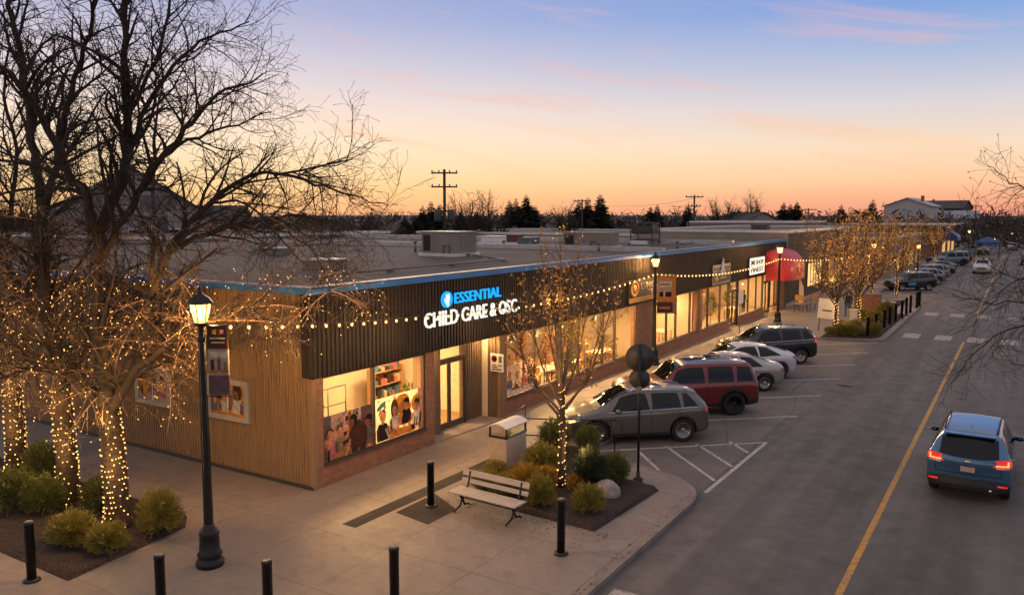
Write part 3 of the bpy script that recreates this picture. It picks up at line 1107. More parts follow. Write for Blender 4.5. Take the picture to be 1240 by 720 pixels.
# first pane: mauve photograph of a teacher with children
P = Print()
P.rect(0, 1.86, 0, 1.16, 'mauve')
P.rect(0, .30, .55, 1.16, 'grey'); P.rect(.34, .80, .70, 1.10, 'wall'); P.rect(.95, 1.05, .4, 1.16, 'wood'); P.rect(1.42, 1.86, .6, 1.16, 'mauve'); P.rect(1.10, 1.38, .55, 1.16, 'wall')
P.clutter(1.86, .45, 1.16, 34, ['mauve', 'grey', 'wall', 'brown', 'blue']); P.clutter(1.86, .0, .45, 20, ['brown', 'mauve', 'wood', 'grey'])
P.poly([(0, 0), (1.86, 0), (1.86, .14), (0, .2)], 'wood'); P.clutter(1.86, 0, .16, 14, ['orange', 'white', 'blue', 'gold', 'pink'])
P.child(.22, .02, .33, 'dark', 'pink', 'skin'); P.child(.58, .16, .28, 'brown', 'olive', 'skin'); P.child(1.66, .12, .33, 'dark', 'grey', 'skin2', -1)
P.poly([(.98, .02), (.92, .5), (1.02, .82), (1.30, .86), (1.58, .6), (1.60, .3), (1.5, .0)], 'brown')
P.oval(1.06, .88, .15, .17, 'dark'); P.oval(1.00, .82, .09, .11, 'skin2'); P.limb([(1.0, .6), (.82, .38), (.62, .33)], .055, 'brown'); P.oval(.60, .33, .05, .04, 'skin')
P.limb([(.5, .02), (.62, .24)], .03, 'gold'); P.limb([(.75, .0), (.86, .2)], .02, 'white'); P.rect(.1, .16, .0, .3, 'dark'); P.rect(1.2, 1.3, .02, .1, 'blue')
P.build(win_a, (PX, LY + .38, .61), R_FACE_X)
# second pane: cream wall picture with four children
P = Print()
P.rect(0, 1.90, 0, 1.22, 'cream'); P.rect(1.90, 2.10, 0, 1.22, 'mauve')
P.oval(1.18, .92, .34, .28, 'gold'); P.oval(1.1, .62, .28, .34, 'gold'); P.oval(1.42, .76, .16, .2, 'orange'); P.oval(.28, 1.0, .22, .07, 'blue', .5); P.oval(.42, .96, .05, .1, 'olive')
P.clutter(1.9, .2, 1.2, 14, ['wall', 'gold', 'cream', 'white']); P.rect(.55, 1.7, 0, .22, 'gold'); P.clutter(1.9, 0, .25, 14, ['orange', 'wood', 'brown']); P.oval(1.78, .82, .22, .24, 'gold'); P.oval(1.78, .80, .13, .16, 'cream')
P.child(.30, .02, .36, 'brown', 'dark', 'skin', 1); P.child(.80, .22, .30, 'brown', 'white', 'skin', 1, True); P.child(1.32, .30, .31, 'dark', 'dark', 'skin', -1); P.child(1.78, .20, .31, 'brown', 'white', 'skin', -1)
for x in (1.62, 1.72, 1.86):
    P.limb([(x, .06), (x + .07, .4)], .02, 'dark')
P.limb([(1.22, .32), (1.16, .08)], .05, 'skin'); P.limb([(1.4, .32), (1.42, .08)], .05, 'skin'); P.limb([(.76, .3), (.70, .05)], .045, 'skin'); P.limb([(.9, .3), (.95, .05)], .045, 'skin')
P.limb([(.55, .04), (.40, .32)], .045, 'white')
P.build(win_a, (PX, 16.55, .61), R_FACE_X)
# first pane of the long window: pale print with children at a table
P = Print()
P.rect(0, 1.86, 0, 1.10, 'wall'); P.rect(.1, .9, .5, 1.1, 'cream'); P.rect(1.1, 1.25, .4, 1.1, 'mauve'); P.rect(1.45, 1.6, .4, 1.1, 'wood')
for x, s, h, t in ((.25, .26, 'brown', 'blue'), (.72, .25, 'dark', 'white'), (1.2, .27, 'brown', 'pink'), (1.6, .26, 'dark', 'grey')):
    P.child(x, .2, s, h, t)
P.poly([(0, .02), (1.86, .02), (1.86, .2), (0, .28)], 'white'); P.poly([(.2, .2), (.9, .18), (.7, .38)], 'grey'); P.rect(.95, 1.1, .15, .38, 'gold')
P.build(win_b, (PX, 23.29, .61), R_FACE_X)
# the two small side wall windows
P = Print()
P.rect(0, 1.33, 0, .83, 'wood'); P.rect(0, .5, .4, .83, 'brown'); P.rect(.5, .62, .2, .83, 'gold'); P.rect(.98, 1.33, .45, .83, 'gold')
P.child(.48, .02, .26, 'dark', 'white', 'skin', 1); P.child(1.05, .02, .32, 'brown', 'white', 'skin2', -1, True); P.child(.14, .0, .2, 'dark', 'blue'); P.rect(0, 1.33, 0, .07, 'orange')
P.build([c for c in bld.children if c.name.startswith('window')][-2], (-18.66 + .165, LY - .075, 1.545), R_FACE_NY)
P = Print()
P.rect(0, 1.33, 0, .83, 'wood'); P.rect(0, 1.33, .0, .2, 'wall'); P.rect(.1, .55, .5, .83, 'gold'); P.rect(.8, 1.25, .45, .83, 'cream')
P.child(.28, .12, .25, 'dark', 'gold', 'skin', 1); P.child(.75, .16, .24, 'brown', 'mauve', 'skin2', -1); P.child(1.1, .14, .25, 'dark', 'pink', 'skin', -1); P.rect(.2, .3, .02, .14, 'pink')
P.build([c for c in bld.children if c.name.startswith('window')][-1], (-21.95 + .165, LY - .075, 1.545), R_FACE_NY)
# arrow and notice stickers on the first door
door0 = [c for c in bld.children if c.name.startswith('door') and 'frame' not in c.name and 'step' not in c.name][:2]
P = Print()
P.limb([(0, .10), (.06, .05), (0, .0)], .014, 'white')
P.build(door0[0], (-15.37, 20.40, 1.20), R_FACE_X, 'arrow_sticker')
P = Print()
for i, w in enumerate((.34, .30, .32, .26, .34)):
    P.rect(0, w, -.085 * i, -.085 * i + .05, 'white')
P.build(door0[1], (-15.37, 21.0, 1.72), R_FACE_X, 'notice_sticker')

# ------------------------------------------------------------------ shop signs
M_CYAN = emission('cyan_glow', (0.015, 0.40, 0.95), 0.95)
M_WGLOW = emission('white_glow', (1.0, 0.90, 0.78), 0.92)
SX = FX + 0.075
sg = thing('shop_sign', 'glowing cyan and white lettering reading ESSENTIAL CHILD CARE & OSC with round hand emblem', 'sign', (SX, 18.56, 3.55))
me = fit_text('CHILD CARE & OSC', 5.12, 0.45, 0.05, 0.004)
me.materials.append(M_WGLOW)
o = link('lettering', me, sg, (0.03, 0, 0.03)); o.rotation_euler = R_FACE_X
me = fit_text('ESSENTIAL', 2.62, 0.33, 0.05, 0.003)
me.materials.append(M_CYAN)
o = link('lettering', me, sg, (0.03, 1.50, 0.64)); o.rotation_euler = R_FACE_X
mb = MB()
Mx = Matrix.Translation((0, 1.10, 0.80)) @ Matrix.Rotation(math.pi / 2, 4, 'Y')
mb.lathe([(0.27, 0), (0.27, 0.05), (0.25, 0.06)], 28, M=Mx, sx=0.92)
em = mb.build('emblem', [M_CYAN], sg)
P = MB()
for a, w in ((-.5, .022), (-.18, .026), (.12, .028), (.42, .022)):
    P.tube([(0.066, 1.10, .66), (0.068, 1.10 + .10 * math.sin(a) * 1.5, .84), (0.066, 1.10 + .17 * math.sin(a), .97)], [w, w, .012], 6)
P.ball((.062, 1.10, .68), .02, .07, .09)
P.tube([(0.066, 1.05, .66), (.066, .97, .76), (.066, .94, .86)], [.03, .025, .01], 6)
P.build('hand_symbol', M_WGLOW, em)

M_SGOLD = mat('sign_gold', (0.52, 0.27, 0.05), 0.5, vary=0.2)
M_SDARK = mat('sign_dark', (0.035, 0.028, 0.024), 0.5, vary=0.2)
M_SGREY = mat('sign_grey', (0.24, 0.27, 0.31), 0.5, vary=0.15)
M_CREAM = mat('sign_cream', (0.62, 0.54, 0.42), 0.6)


def signboard(label, y0, y1, z0, z1):
    t = thing('shop_sign', label, 'sign', (SX, y0, z0), 0, 'signs on the dark fascia')
    return t, y1 - y0, z1 - z0


t, w, h = signboard('dark sign board with gold oval emblem, cream lettering and a gold strip below', 33.1, 38.35, 2.92, 3.98)
mb = MB(); mb.bbox(0, .07, 0, w, 0, h, .01); mb.build('board', M_SDARK, t)
mb = MB(); mb.box(.0715, .078, .04, w - .04, .04, .26); mb.build('strip', M_SGOLD, t)
mb = MB()
mb.lathe([(.36, 0), (.36, .03), (.27, .03), (.27, .015), (.16, .015), (.16, .035), (.0, .04)], 28, M=Matrix.Translation((.072, .62, .65)) @ Matrix.Rotation(math.pi / 2, 4, 'Y'), sy=1.25)
mb.build('emblem', M_SGOLD, t)
for s, y, z, ww, hh in (('LUNIOUNY', 1.35, .60, 2.9, .30), ('TEATEN', 2.2, .32, 1.9, .22)):
    me = fit_text(s, ww, hh, .02, .005); me.materials.append(M_CREAM)
    o = link('lettering', me, t, (.085, y, z)); o.rotation_euler = R_FACE_X
t, w, h = signboard('grey framed sign with a standing blue figure shape and two dark panels', 44.7, 48.0, 2.92, 4.05)
mb = MB(); mb.box(0, .05, 0, w, 0, h); mb.build('board', M_SDARK, t)
mb = MB()
for a in ((0, w, h - .14, h), (0, w, 0, .10), (0, w, .48, .80), (0, .09, .1, h - .14), (w - .09, w, .1, h - .14)):
    mb.box(.051, .08, *a)
mb.build('frame', M_SGREY, t)
mb = MB()
mb.prism([(-.62, 0), (.62, 0), (.30, .38), (.22, .62), (.18, .78), (-.18, .78), (-.22, .62), (-.30, .38)], .082, .11, M=Matrix.Translation((0, 1.75, .52)) @ Matrix(((0, 0, 1, 0), (1, 0, 0, 0), (0, 1, 0, 0), (0, 0, 0, 1))))
mb.ball((.1, 1.75, 1.38), .05, .17, .13)
mb.build('figure_shape', mat('sign_blue', (0.28, 0.36, 0.46), 0.5), t)
mb = MB(); mb.lathe([(.27, 0), (.27, .02)], 24, M=Matrix.Translation((.055, .68, .28)) @ Matrix.Rotation(math.pi / 2, 4, 'Y'), sy=1.6, sx=.62); mb.build('emblem', mat('sign_orange', (.36, .16, .06), .6), t)
for s, y, z, ww, hh, mm in (('CARE', .3, .55, 1.0, .2, M_SDARK), ('CENTRE', 1.45, .55, 1.5, .2, M_SDARK), ('OPEN', 1.3, .3, 1.1, .1, M_CREAM)):
    me = fit_text(s, ww, hh, .02, .004); me.materials.append(mm)
    o = link('lettering', me, t, (.092, y, z)); o.rotation_euler = R_FACE_X
t, w, h = signboard('bright white backlit sign box with two rows of dark lettering', 51.9, 55.45, 3.05, 4.12)
mb = MB(); mb.box(0, .12, -.03, w + .03, -.03, h + .03); mb.build('box', M_DGREY, t)
mb = MB(); mb.box(.121, .13, 0, w, 0, h); mb.build('face', emission('sign_face_glow', (1, .86, .68), 0.95), t)
for s, y, z, ww, hh in (('M', .3, .60, .75, .34), ('SHOP', 1.35, .62, 1.8, .28), ('FINEST', .3, .14, 2.9, .32)):
    me = fit_text(s, ww, hh, .02, .012); me.materials.append(M_SDARK)
    o = link('lettering', me, t, (.142, y, z)); o.rotation_euler = R_FACE_X

# parking notice by the entrance
t = thing('notice_sign', 'small white notice with red circle P on the brown slat wall', 'sign', (-15.02, 22.69, 1.62))
mb = MB(); mb.box(0, .52, -.012, 0, 0, .62); mb.build('plate', M_WHITE, t)
M_RED = mat('red_paint', (0.42, 0.03, 0.025), 0.5)
mb = MB(); mb.lathe([(.12, 0), (.12, .004), (.085, .004), (.085, .0)], 24, M=Matrix.Translation((.15, -.0125, .44)) @ Matrix.Rotation(math.pi / 2, 4, 'X')); mb.build('red_ring', M_RED, t)
me = fit_text('P', .07, .11, .004, .004); me.materials.append(M_SDARK); o = link('lettering', me, t, (.115, -.02, .385)); o.rotation_euler = R_FACE_NY
mb = MB(); mb.box(.33, .46, -.016, -.0125, .32, .54); mb.build('green_panel', mat('green_print', (.08, .14, .08), .6), t)
mb = MB()
for z, a, b in ((.2, .07, .24), (.2, .3, .46), (.06, .06, .46), (.13, .06, .3)):
    mb.box(a, b, -.016, -.0125, z, z + .035)
mb.build('small_print', M_SDARK, t)

# red rounded awning
t = thing('awning', 'red rounded fabric awning with gold emblem over the far shop door', 'awning', (FX, 56.4, 2.42))
mb = MB()
M_AWN = mat('red_canvas', (0.50, 0.035, 0.04), 0.45, vary=0.25, vscale=1.5)
w, dpt, hh, n, kk = 5.2, 1.75, 2.1, 12, 16
rows = []
for i in range(kk + 1):
    u_ = i / kk
    y = w * (0.5 - 0.5 * math.cos(math.pi * u_))
    e = max(0.0, 1 - abs(2 * y / w - 1) ** 3.2) ** (1 / 3.2)
    rows.append([(0.05 + dpt * (0.35 + .65 * e) * math.sin(q) ** .8 if q > 0 else 0.05, y, .55 + (hh - .55) * (.72 + .28 * e) * math.cos(q)) for q in (math.pi / 2 * j / n for j in range(n + 1))] + [(0.05 + dpt * (0.35 + .65 * e), y, 0)])
vs = [p for r in rows for p in r]
m_ = n + 2
mb.add(vs, [(i * m_ + j, i * m_ + j + 1, (i + 1) * m_ + j + 1, (i + 1) * m_ + j) for i in range(kk) for j in range(m_ - 1)], 0, True)
for r, fl in ((rows[0], 0), (rows[-1], 1)):
    c0 = (0.05, r[0][1], 0)
    vs = [c0] + r
    mb.add(vs, [(0, i, i + 1) for i in range(1, len(vs) - 1)], 0)
mb.build('canopy', M_AWN, t)
mb = MB()
mb.lathe([(.30, 0), (.30, .02), (.20, .02), (.2, .03), (0, .035)], 22, M=Matrix.Translation((dpt + .05, 2.0, .62)) @ Matrix.Rotation(math.pi / 2, 4, 'Y'))
mb.box(dpt + .052, dpt + .07, 2.6, 3.7, .18, .42)
mb.box(dpt + .052, dpt + .07, 2.9, 3.3, .55, .75)
mb.build('emblem', M_SGOLD, t)

# ------------------------------------------------------------------ lamps and furniture inside the shops
PANEL_ME = None
cl = None
panels = [(-15.9, 15.8), (-15.9, 17.8), (-17.2, 20.6), (-18.3, 16.6), (-15.7, 24.6), (-15.7, 27.4), (-15.7, 30.2), (-15.7, 33.0), (-18.8, 26), (-18.8, 31), (-16.4, 38.2), (-16.4, 41.4), (-16.4, 45.2),
          (-16.4, 48.6), (-16.4, 52.0), (-16.4, 55.4), (-16.4, 58.8)]
wherep = ['over the first shop window beside the corner', 'over the second pane of the corner shop', 'just inside the first glass door', 'deep in the corner shop'] + \
    ['%s the long window' % s for s in ('at the near end of', 'a third along', 'two thirds along', 'at the far end of', 'deep behind the near half of', 'deep behind the far half of')] + \
    ['at the near end of the shop with four panes', 'at the far end of the shop with four panes', 'behind the window before the dark door', 'just inside the dark shop door', 'behind the window below the white sign', 'just before the red awning', 'behind the red awning']
for (x, y), wtxt in zip(panels, wherep):
    lab = 'glowing warm ceiling panel ' + wtxt
    if cl is None:
        cl = thing('ceiling_light', lab, 'ceiling light', (x, y, 2.955), 0, 'ceiling panels inside the shops')
        mb = MB(); mb.box(-.34, .34, -.64, .64, -.05, 0); mb.build('frame', M_ALU, cl)
        mb = MB(); mb.quad((-.3, -.6, -.052), (-.3, .6, -.052), (.3, .6, -.052), (.3, -.6, -.052)); mb.build('diffuser', M_PANEL, cl)
    else:
        dup(cl, (x, y, 2.955), None, lab)


def make_table(label, loc, L_=1.5, Wd=.75, rz=0):
    t = thing('table', label, 'table', loc, rz, 'tables inside the shops')
    mb = MB(); mb.bbox(-Wd / 2, Wd / 2, -L_ / 2, L_ / 2, .70, .74, .008); mb.build('tabletop', mat('pale_table', (.55, .45, .32), .4), t)
    for sx in (-1, 1):
        for sy in (-1, 1):
            mb = MB(); mb.tube([(sx * (Wd / 2 - .06), sy * (L_ / 2 - .06), 0), (sx * (Wd / 2 - .06), sy * (L_ / 2 - .06), .70)], .022, 6); mb.build('leg', M_DGREY, t)
    return t


def make_chair(label, loc, rz=0):
    t = thing('chair', label, 'chair', loc, rz, 'chairs inside the shops')
    mb = MB(); mb.bbox(-.22, .22, -.22, .22, .43, .47, .012); mb.build('seat', M_WOOD, t)
    mb = MB(); mb.bbox(-.22, -.19, -.2, .2, .62, .92, .01); mb.build('backrest', M_WOOD, t)
    for sx in (-1, 1):
        for sy in (-1, 1):
            mb = MB(); mb.tube([(sx * .2, sy * .2, 0), (sx * .19, sy * .19, .43 if sx > 0 else .9)], .014, 5); mb.build('leg', M_DGREY, t)
    return t


def make_shelf(label, loc, w=1.4, h=1.8, rz=0, seed=0):
    t = thing('shelf', label, 'shelf', loc, rz, 'shelves inside the shops')
    mb = MB()
    mb.box(-.18, .18, -w / 2, -w / 2 + .03, 0, h); mb.box(-.18, .18, w / 2 - .03, w / 2, 0, h); mb.box(-.18, -.16, -w / 2 + .03, w / 2 - .03, 0, h)
    mb.build('case', M_WOOD, t)
    rnd = random.Random(seed)
    for i in range(4):
        z = .08 + i * (h - .12) / 3.2
        mb = MB(); mb.box(-.155, .175, -w / 2 + .032, w / 2 - .032, z, z + .025); sh = mb.build('shelf_board', M_WOOD, t)
        mb = MB(); y = -w / 2 + .06
        while y < w / 2 - .2:
            ww = rnd.uniform(.05, .2); mb.box(-.12, .12, y, y + ww, z + .026, z + .026 + rnd.uniform(.1, .32), rnd.randrange(4)); y += ww + rnd.uniform(.01, .1)
        mb.build('goods', [PR['pink'], PR['blue'], PR['cream'], PR['brown']], sh)
    return t


def leaf_blades(mb, c, rx, ry, rz, n, ln, wd, rnd, m=0, up=0.5, shell=0.55, nm=1, seed_=1.0, gap=-.28):
    """short pointed leaves standing out through an ellipsoid volume"""
    for i in range(n):
        th, ph = rnd.uniform(0, 2 * math.pi), math.acos(rnd.uniform(-0.75, 1))
        rr = rnd.uniform(shell, 1.0)
        dv = Vector((math.sin(ph) * math.cos(th), math.sin(ph) * math.sin(th), math.cos(ph)))
        lump = 1 + 0.2 * noise.noise(dv * 2.1 + Vector((seed_ * 3.1, 0, 0))) + 0.16 * noise.noise(dv * 5.5 + Vector((0, seed_, 0)))
        if noise.noise(dv * 3.4 + Vector((0, 0, seed_ * 2.0))) < gap:
            rr *= .72
        p = Vector(c) + Vector((dv.x * rx, dv.y * ry, dv.z * rz)) * rr * lump
        g = (dv + Vector((rnd.uniform(-.7, .7), rnd.uniform(-.7, .7), rnd.uniform(-.3, .7) + up))).normalized()
        s = g.cross(Vector((rnd.uniform(-1, 1), rnd.uniform(-1, 1), rnd.uniform(-1, 1)))).normalized()
        l_ = ln * rnd.uniform(.6, 1.3)
        w_ = wd * rnd.uniform(.7, 1.2)
        mid = p + g * l_ * .5 + s.cross(g) * l_ * .06
        mb.add([p, mid + s * w_, p + g * l_, mid - s * w_], [(0, 1, 2, 3)], m if nm == 1 else rnd.randrange(nm))


def make_plant(label, loc, h=1.3, seed=0):
    t = thing('potted_plant', label, 'plant', loc, 0, 'plants inside the shops')
    rnd = random.Random(seed)
    mb = MB(); mb.lathe([(.13, 0), (.18, .3), (.19, .32), (.16, .3)], 14); mb.build('pot', M_GREY, t)
    mb = MB(); mb.tube([(0, 0, .28), (.02, 0, h * .6), (0, .02, h)], [.02, .016, .01], 5); mb.build('stem', M_TWIG, t)
    mb = MB(); leaf_blades(mb, (0, 0, h * .85), .34, .34, h * .4, 220, .2, .035, rnd); mb.build('foliage', M_LEAFA, t)
    return t


make_shelf('wooden shelf of toys against the back wall of the corner shop', (-19.2, 17.6, .013), 2.4, 1.7, 0, 3)
make_table('pale table behind the first pane of the corner shop', (-17.0, 15.6, .013))
make_plant('leafy potted plant inside beside the first glass door', (-16.3, 19.9, .013), 1.2, 4)
make_shelf('shelf of coloured goods seen through the first glass door', (-18.6, 21.4, .013), 1.5, 1.6, 0, 8)
for i, (y, l) in enumerate(((26.0, 'table by the near end of the long window'), (28.1, 'table behind the young tree in the long window'), (29.9, 'table with a plant near the middle of the long window'), (33.2, 'last table along the long window'))):
    make_table('pale ' + l, (-15.95, y, .013), 1.5, .8)
    make_chair('wooden chair behind the ' + l, (-16.6, y + .2, .013), 0)
    make_chair('wooden chair beyond the ' + l, (-15.9, y + 1.02, .013), -math.pi / 2)
make_plant('tall potted plant behind the narrow pane of the long window', (-16.6, 31.4, .013), 1.7, 5)
make_plant('small potted plant on the floor near the middle of the long window', (-15.5, 28.95, .013), 1.0, 6)
make_shelf('shelf of goods at the back of the long shop near its start', (-20.2, 25.5, .013), 2.6, 2.0, 0, 11)
make_shelf('shelf of goods at the back of the long shop near its end', (-20.2, 32.0, .013), 2.8, 2.0, 0, 12)
for y, l in ((37.4, 'near pane of the four pane shop'), (40.7, 'wide pane of the four pane shop'), (45.7, 'window before the dark door'), (53.4, 'window below the white sign')):
    make_table('pale table behind the ' + l, (-16.0, y, .013), 1.3, .8, 0)
    make_chair('wooden chair behind the ' + l, (-16.7, y, .013), 0)
make_shelf('tall shelf at the back of the four pane shop', (-20.2, 40.0, .013), 3.0, 2.1, 0, 14)
make_shelf('tall shelf at the back behind the grey framed sign', (-20.2, 46.5, .013), 2.6, 2.1, 0, 15)
make_shelf('tall shelf at the back below the white sign', (-20.2, 53.8, .013), 2.6, 2.1, 0, 16)
make_plant('dark potted plant behind the window before the dark door', (-15.6, 47.6, .013), 1.7, 8)
make_plant('dark potted plant behind the window after the dark door', (-15.6, 51.4, .013), 1.9, 9)
M_FRAME = mat('picture_frame', (.08, .05, .03), .5)


def extra_inside():
    spots = ((24.2, 'near end'), (27.7, 'first third'), (29.6, 'middle'), (33.4, 'far end'), (37.6, 'near side of the four pane shop'), (42.0, 'far side of the four pane shop'), (44.6, 'near side of the grey sign shop'), (52.0, 'near side of the white sign shop'), (55.4, 'far side of the white sign shop'))
    first = None
    for i, (y, w) in enumerate(spots):
        lab = 'framed picture on the back wall, ' + (w if 'shop' in w else w + ' of the long shop')
        if first is None:
            first = thing('wall_picture', lab, 'picture', (-20.47, y, 1.35), 0, 'pictures on the shop back walls')
            mb = MB(); mb.box(0, .03, -.55, .55, 0, .06); mb.box(0, .03, -.55, .55, .94, 1.0); mb.box(0, .03, -.55, -.49, .06, .94); mb.box(0, .03, .49, .55, .06, .94); mb.build('frame', M_FRAME, first)
            mb = MB(); mb.box(0, .012, -.488, .488, .062, .938, 0); mb.box(.0125, .016, -.3, .1, .2, .7, 1); mb.box(.0125, .016, .15, .36, .2, .5, 2); mb.build('print', [PR['cream'], PR['brown'], PR['orange']], first)
        else:
            dup(first, (-20.47, y, 1.35), None, lab)
    first = None
    for i, (y, x, w) in enumerate(((24.6, -17.6, 'near the slat wall end of the long shop'), (28.4, -18.2, 'in the first half of the long shop'), (30.9, -17.2, 'behind the narrow pane of the long shop'), (33.8, -17.9, 'at the banner end of the long shop'), (39.1, -17.4, 'in the four pane shop'),
                                    (44.2, -17.8, 'in the grey sign shop'), (51.3, -17.6, 'just past the dark shop door'), (54.2, -18.0, 'in the white sign shop'))):
        lab = 'tall dark wooden cabinet standing ' + w
        if first is None:
            first = thing('cabinet', lab, 'cabinet', (x, y, .013), 0, 'cabinets inside the shops')
            mb = MB(); mb.bbox(-.3, .3, -.42, .42, .06, 1.75, .01); mb.build('case', M_WOOD, first)
            for s in (-1, 1):
                mb = MB(); mb.box(.301, .32, .01 if s > 0 else -.40, .40 if s > 0 else -.01, .1, 1.7); d_ = mb.build('door', M_BRNC, first)
                mb = MB(); mb.box(.321, .345, s * .04 - .012, s * .04 + .012, .85, 1.05); mb.build('handle', M_ALU, d_)
            mb = MB(); mb.box(-.28, .28, -.4, .4, 0, .059); mb.build('plinth', M_BLACK, first)
        else:
            dup(first, (x, y, .013), None, lab)
    first = None
    for i, (y, w) in enumerate(((24.0, 'first pane of the long window'), (26.1, 'second pane of the long window'), (28.0, 'third pane of the long window'), (30.0, 'wide fourth pane of the long window'), (33.3, 'last pane of the long window'), (37.4, 'first of the four panes'), (40.6, 'third of the four panes'), (45.8, 'window before the dark door'), (53.6, 'window below the white sign'))):
        lab = 'dark cone pendant lamp hanging behind the ' + w
        if first is None:
            first = thing('pendant_lamp', lab, 'lamp', (-16.3, y, 2.955), 0, 'pendant lamps inside the shops')
            mb = MB(); mb.tube([(0, 0, 0), (0, 0, -.62)], .008, 5); mb.build('cord', M_BLACK, first)
            mb = MB(); mb.lathe([(.20, -.86), (.19, -.84), (.05, -.64), (.03, -.62)], 18); mb.build('shade', M_BLACK, first)
            mb = MB(); mb.ball((0, 0, -.875), .06); mb.build('bulb', M_BULB, first)
        else:
            dup(first, (-16.3, y, 2.955), None, lab)


extra_inside()
# metal display frame behind the first pane
t = thing('display_rack', 'thin dark metal frame rack standing behind the first shop pane', 'rack', (-16.0, 15.5, .013))
mb = MB()
for y in (-.9, .5, 1.2):
    mb.tube([(0, y, 0), (0, y, 2.1)], .018, 6)
mb.tube([(0, -.9, 2.1), (0, 1.2, 2.1)], .018, 6)
mb.tube([(0, -.9, 1.6), (0, 1.2, 1.6)], .014, 6)
mb.build('frame', M_BLACK, t)
mb = MB(); mb.box(-.3, .02, -.7, .35, 1.64, 1.68); mb.build('shelf_board', M_GREY, t)

DL = None
for y, lab in ((19.45, 'small glowing downlight in the soffit beside the first brick pier'), (22.4, 'small glowing downlight in the soffit before the slat wall')):
    DL = thing('downlight', lab, 'ceiling light', (-15.0, y, 2.80), 0, 'downlights over the first entrance')
    mb = MB(); mb.lathe([(.09, -.03), (.10, 0)], 16); mb.build('trim', M_ALU, DL)
    mb = MB(); mb.lathe([(.07, -.034), (.07, -.031)], 16); mb.build('lens', M_PANEL, DL)
    lo = bpy.data.objects.new('downlight_glow', lampdata('downlight_glow', 26, (1.0, .56, .2), .06))
    COL.objects.link(lo); lo.parent = DL; lo.location = (0, 0, -.12)

# ------------------------------------------------------------------ things on the roof and the next buildings
RZ = RH - 0.08


def roof_unit(label, x0, x1, y0, y1, h, m, louver=True, skid=True, group='cooling units on the flat roof', z=RZ):
    t = thing('rooftop_unit', label, 'rooftop unit', ((x0 + x1) / 2, (y0 + y1) / 2, z), 0, group)
    a, b = (x1 - x0) / 2, (y1 - y0) / 2
    s = .14 if skid else 0
    mb = MB(); mb.bbox(-a, a, -b, b, s, h - .045, .012); mb.bbox(-a - .03, a + .03, -b - .03, b + .03, h - .045, h, .01)
    mb.build('casing', m, t)
    if skid:
        mb = MB(); mb.box(-a - .12, a + .12, -b - .12, -b + .1, 0, s - .002); mb.box(-a - .12, a + .12, b - .1, b + .12, 0, s - .002); mb.box(-a - .12, -a + .1, -b + .1, b - .1, 0, s - .002); mb.box(a - .1, a + .12, -b + .1, b - .1, 0, s - .002)
        mb.build('base', M_WHITE, t)
    if louver:
        mb = MB()
        n = 9
        for i in range(n):
            z0 = s + .12 + i * (h - s - .3) / n
            mb.box(-a + .12, -a + .12 + .32 * a * 2 * .6, -b - .03, -b - .004, z0, z0 + (h - s - .3) / n * .55)
        mb.box(-a + .1, -a + .14 + .32 * a * 2 * .6, -b - .003, -b - .001, s + .1, h - .15)
        mb.build('louver', M_BLACK, t)
        mb = MB(); mb.box(a + .002, a + .012, -b * .5, b * .4, s + .15, h - .2); mb.build('access_panel', m, t)
        mb = MB(); mb.tube([(a * .35, -b - .05, s), (a * .35, -b - .05, h * .45), (a * .7, -b - .05, h * .45), (a * .7, -b - .05, s)], .02, 6); mb.build('pipe', M_DGREY, t)
    return t


roof_unit('large grey rooftop unit with dark louver on white base near the blue roof edge', -23.4, -21.5, 29.6, 31.3, 1.12, M_GREY)
roof_unit('long tan rooftop unit on the roof beyond the street tree', -21.9, -19.3, 40.6, 42.4, .9, mat('tan_sheet', (.22, .18, .145), .6, vary=.2))
roof_unit('small blue grey box unit left of the tan rooftop unit', -25.2, -24.3, 41.0, 42, .55, mat('blue_grey_sheet', (.09, .11, .13), .6, vary=.2), False)
roof_unit('dark red crate shaped unit on the roof right of the large grey unit', -27.9, -27.2, 44, 45, .6, mat('rust_sheet', (.12, .035, .025), .7, vary=.3), False)
roof_unit('pale low box on the roof beside the dark red unit', -30.2, -28.2, 44.5, 45.5, .5, M_WHITE, False)
t = thing('rooftop_unit', 'dark open frame cooling unit with white pan in front of the beige wall', 'rooftop unit', (-20.6, 49.3, RZ), 0, 'cooling units on the flat roof')
t.scale = (.5, .6, .72)
mb = MB()
for x in (-1.5, 1.5):
    for y in (-1, 1):
        mb.box(x - .06, x + .06, y - .06, y + .06, 0, 1.9)
for z in (.35, 1.1, 1.8):
    mb.box(-1.56, 1.56, -1.05, -.95, z, z + .1); mb.box(-1.56, 1.56, .95, 1.05, z, z + .1); mb.box(-1.55, -1.45, -.95, .95, z, z + .1); mb.box(1.45, 1.55, -.95, .95, z, z + .1)
mb.box(-1.4, 1.4, -.9, .9, .9, 1.7)
mb.build('frame', M_DGREY, t)
mb = MB(); mb.lathe([(.42, 1.7), (.42, 1.98), (.36, 1.98)], 18, (-.6, 0, 0)); mb.lathe([(.42, 1.7), (.42, 1.98), (.36, 1.98)], 18, (.6, 0, 0)); mb.build('fan', M_BLACK, t)
mb = MB(); mb.bbox(-1.3, 1.0, -1.5, -1.1, 0, .3, .03); mb.build('pan', M_WHITE, t)
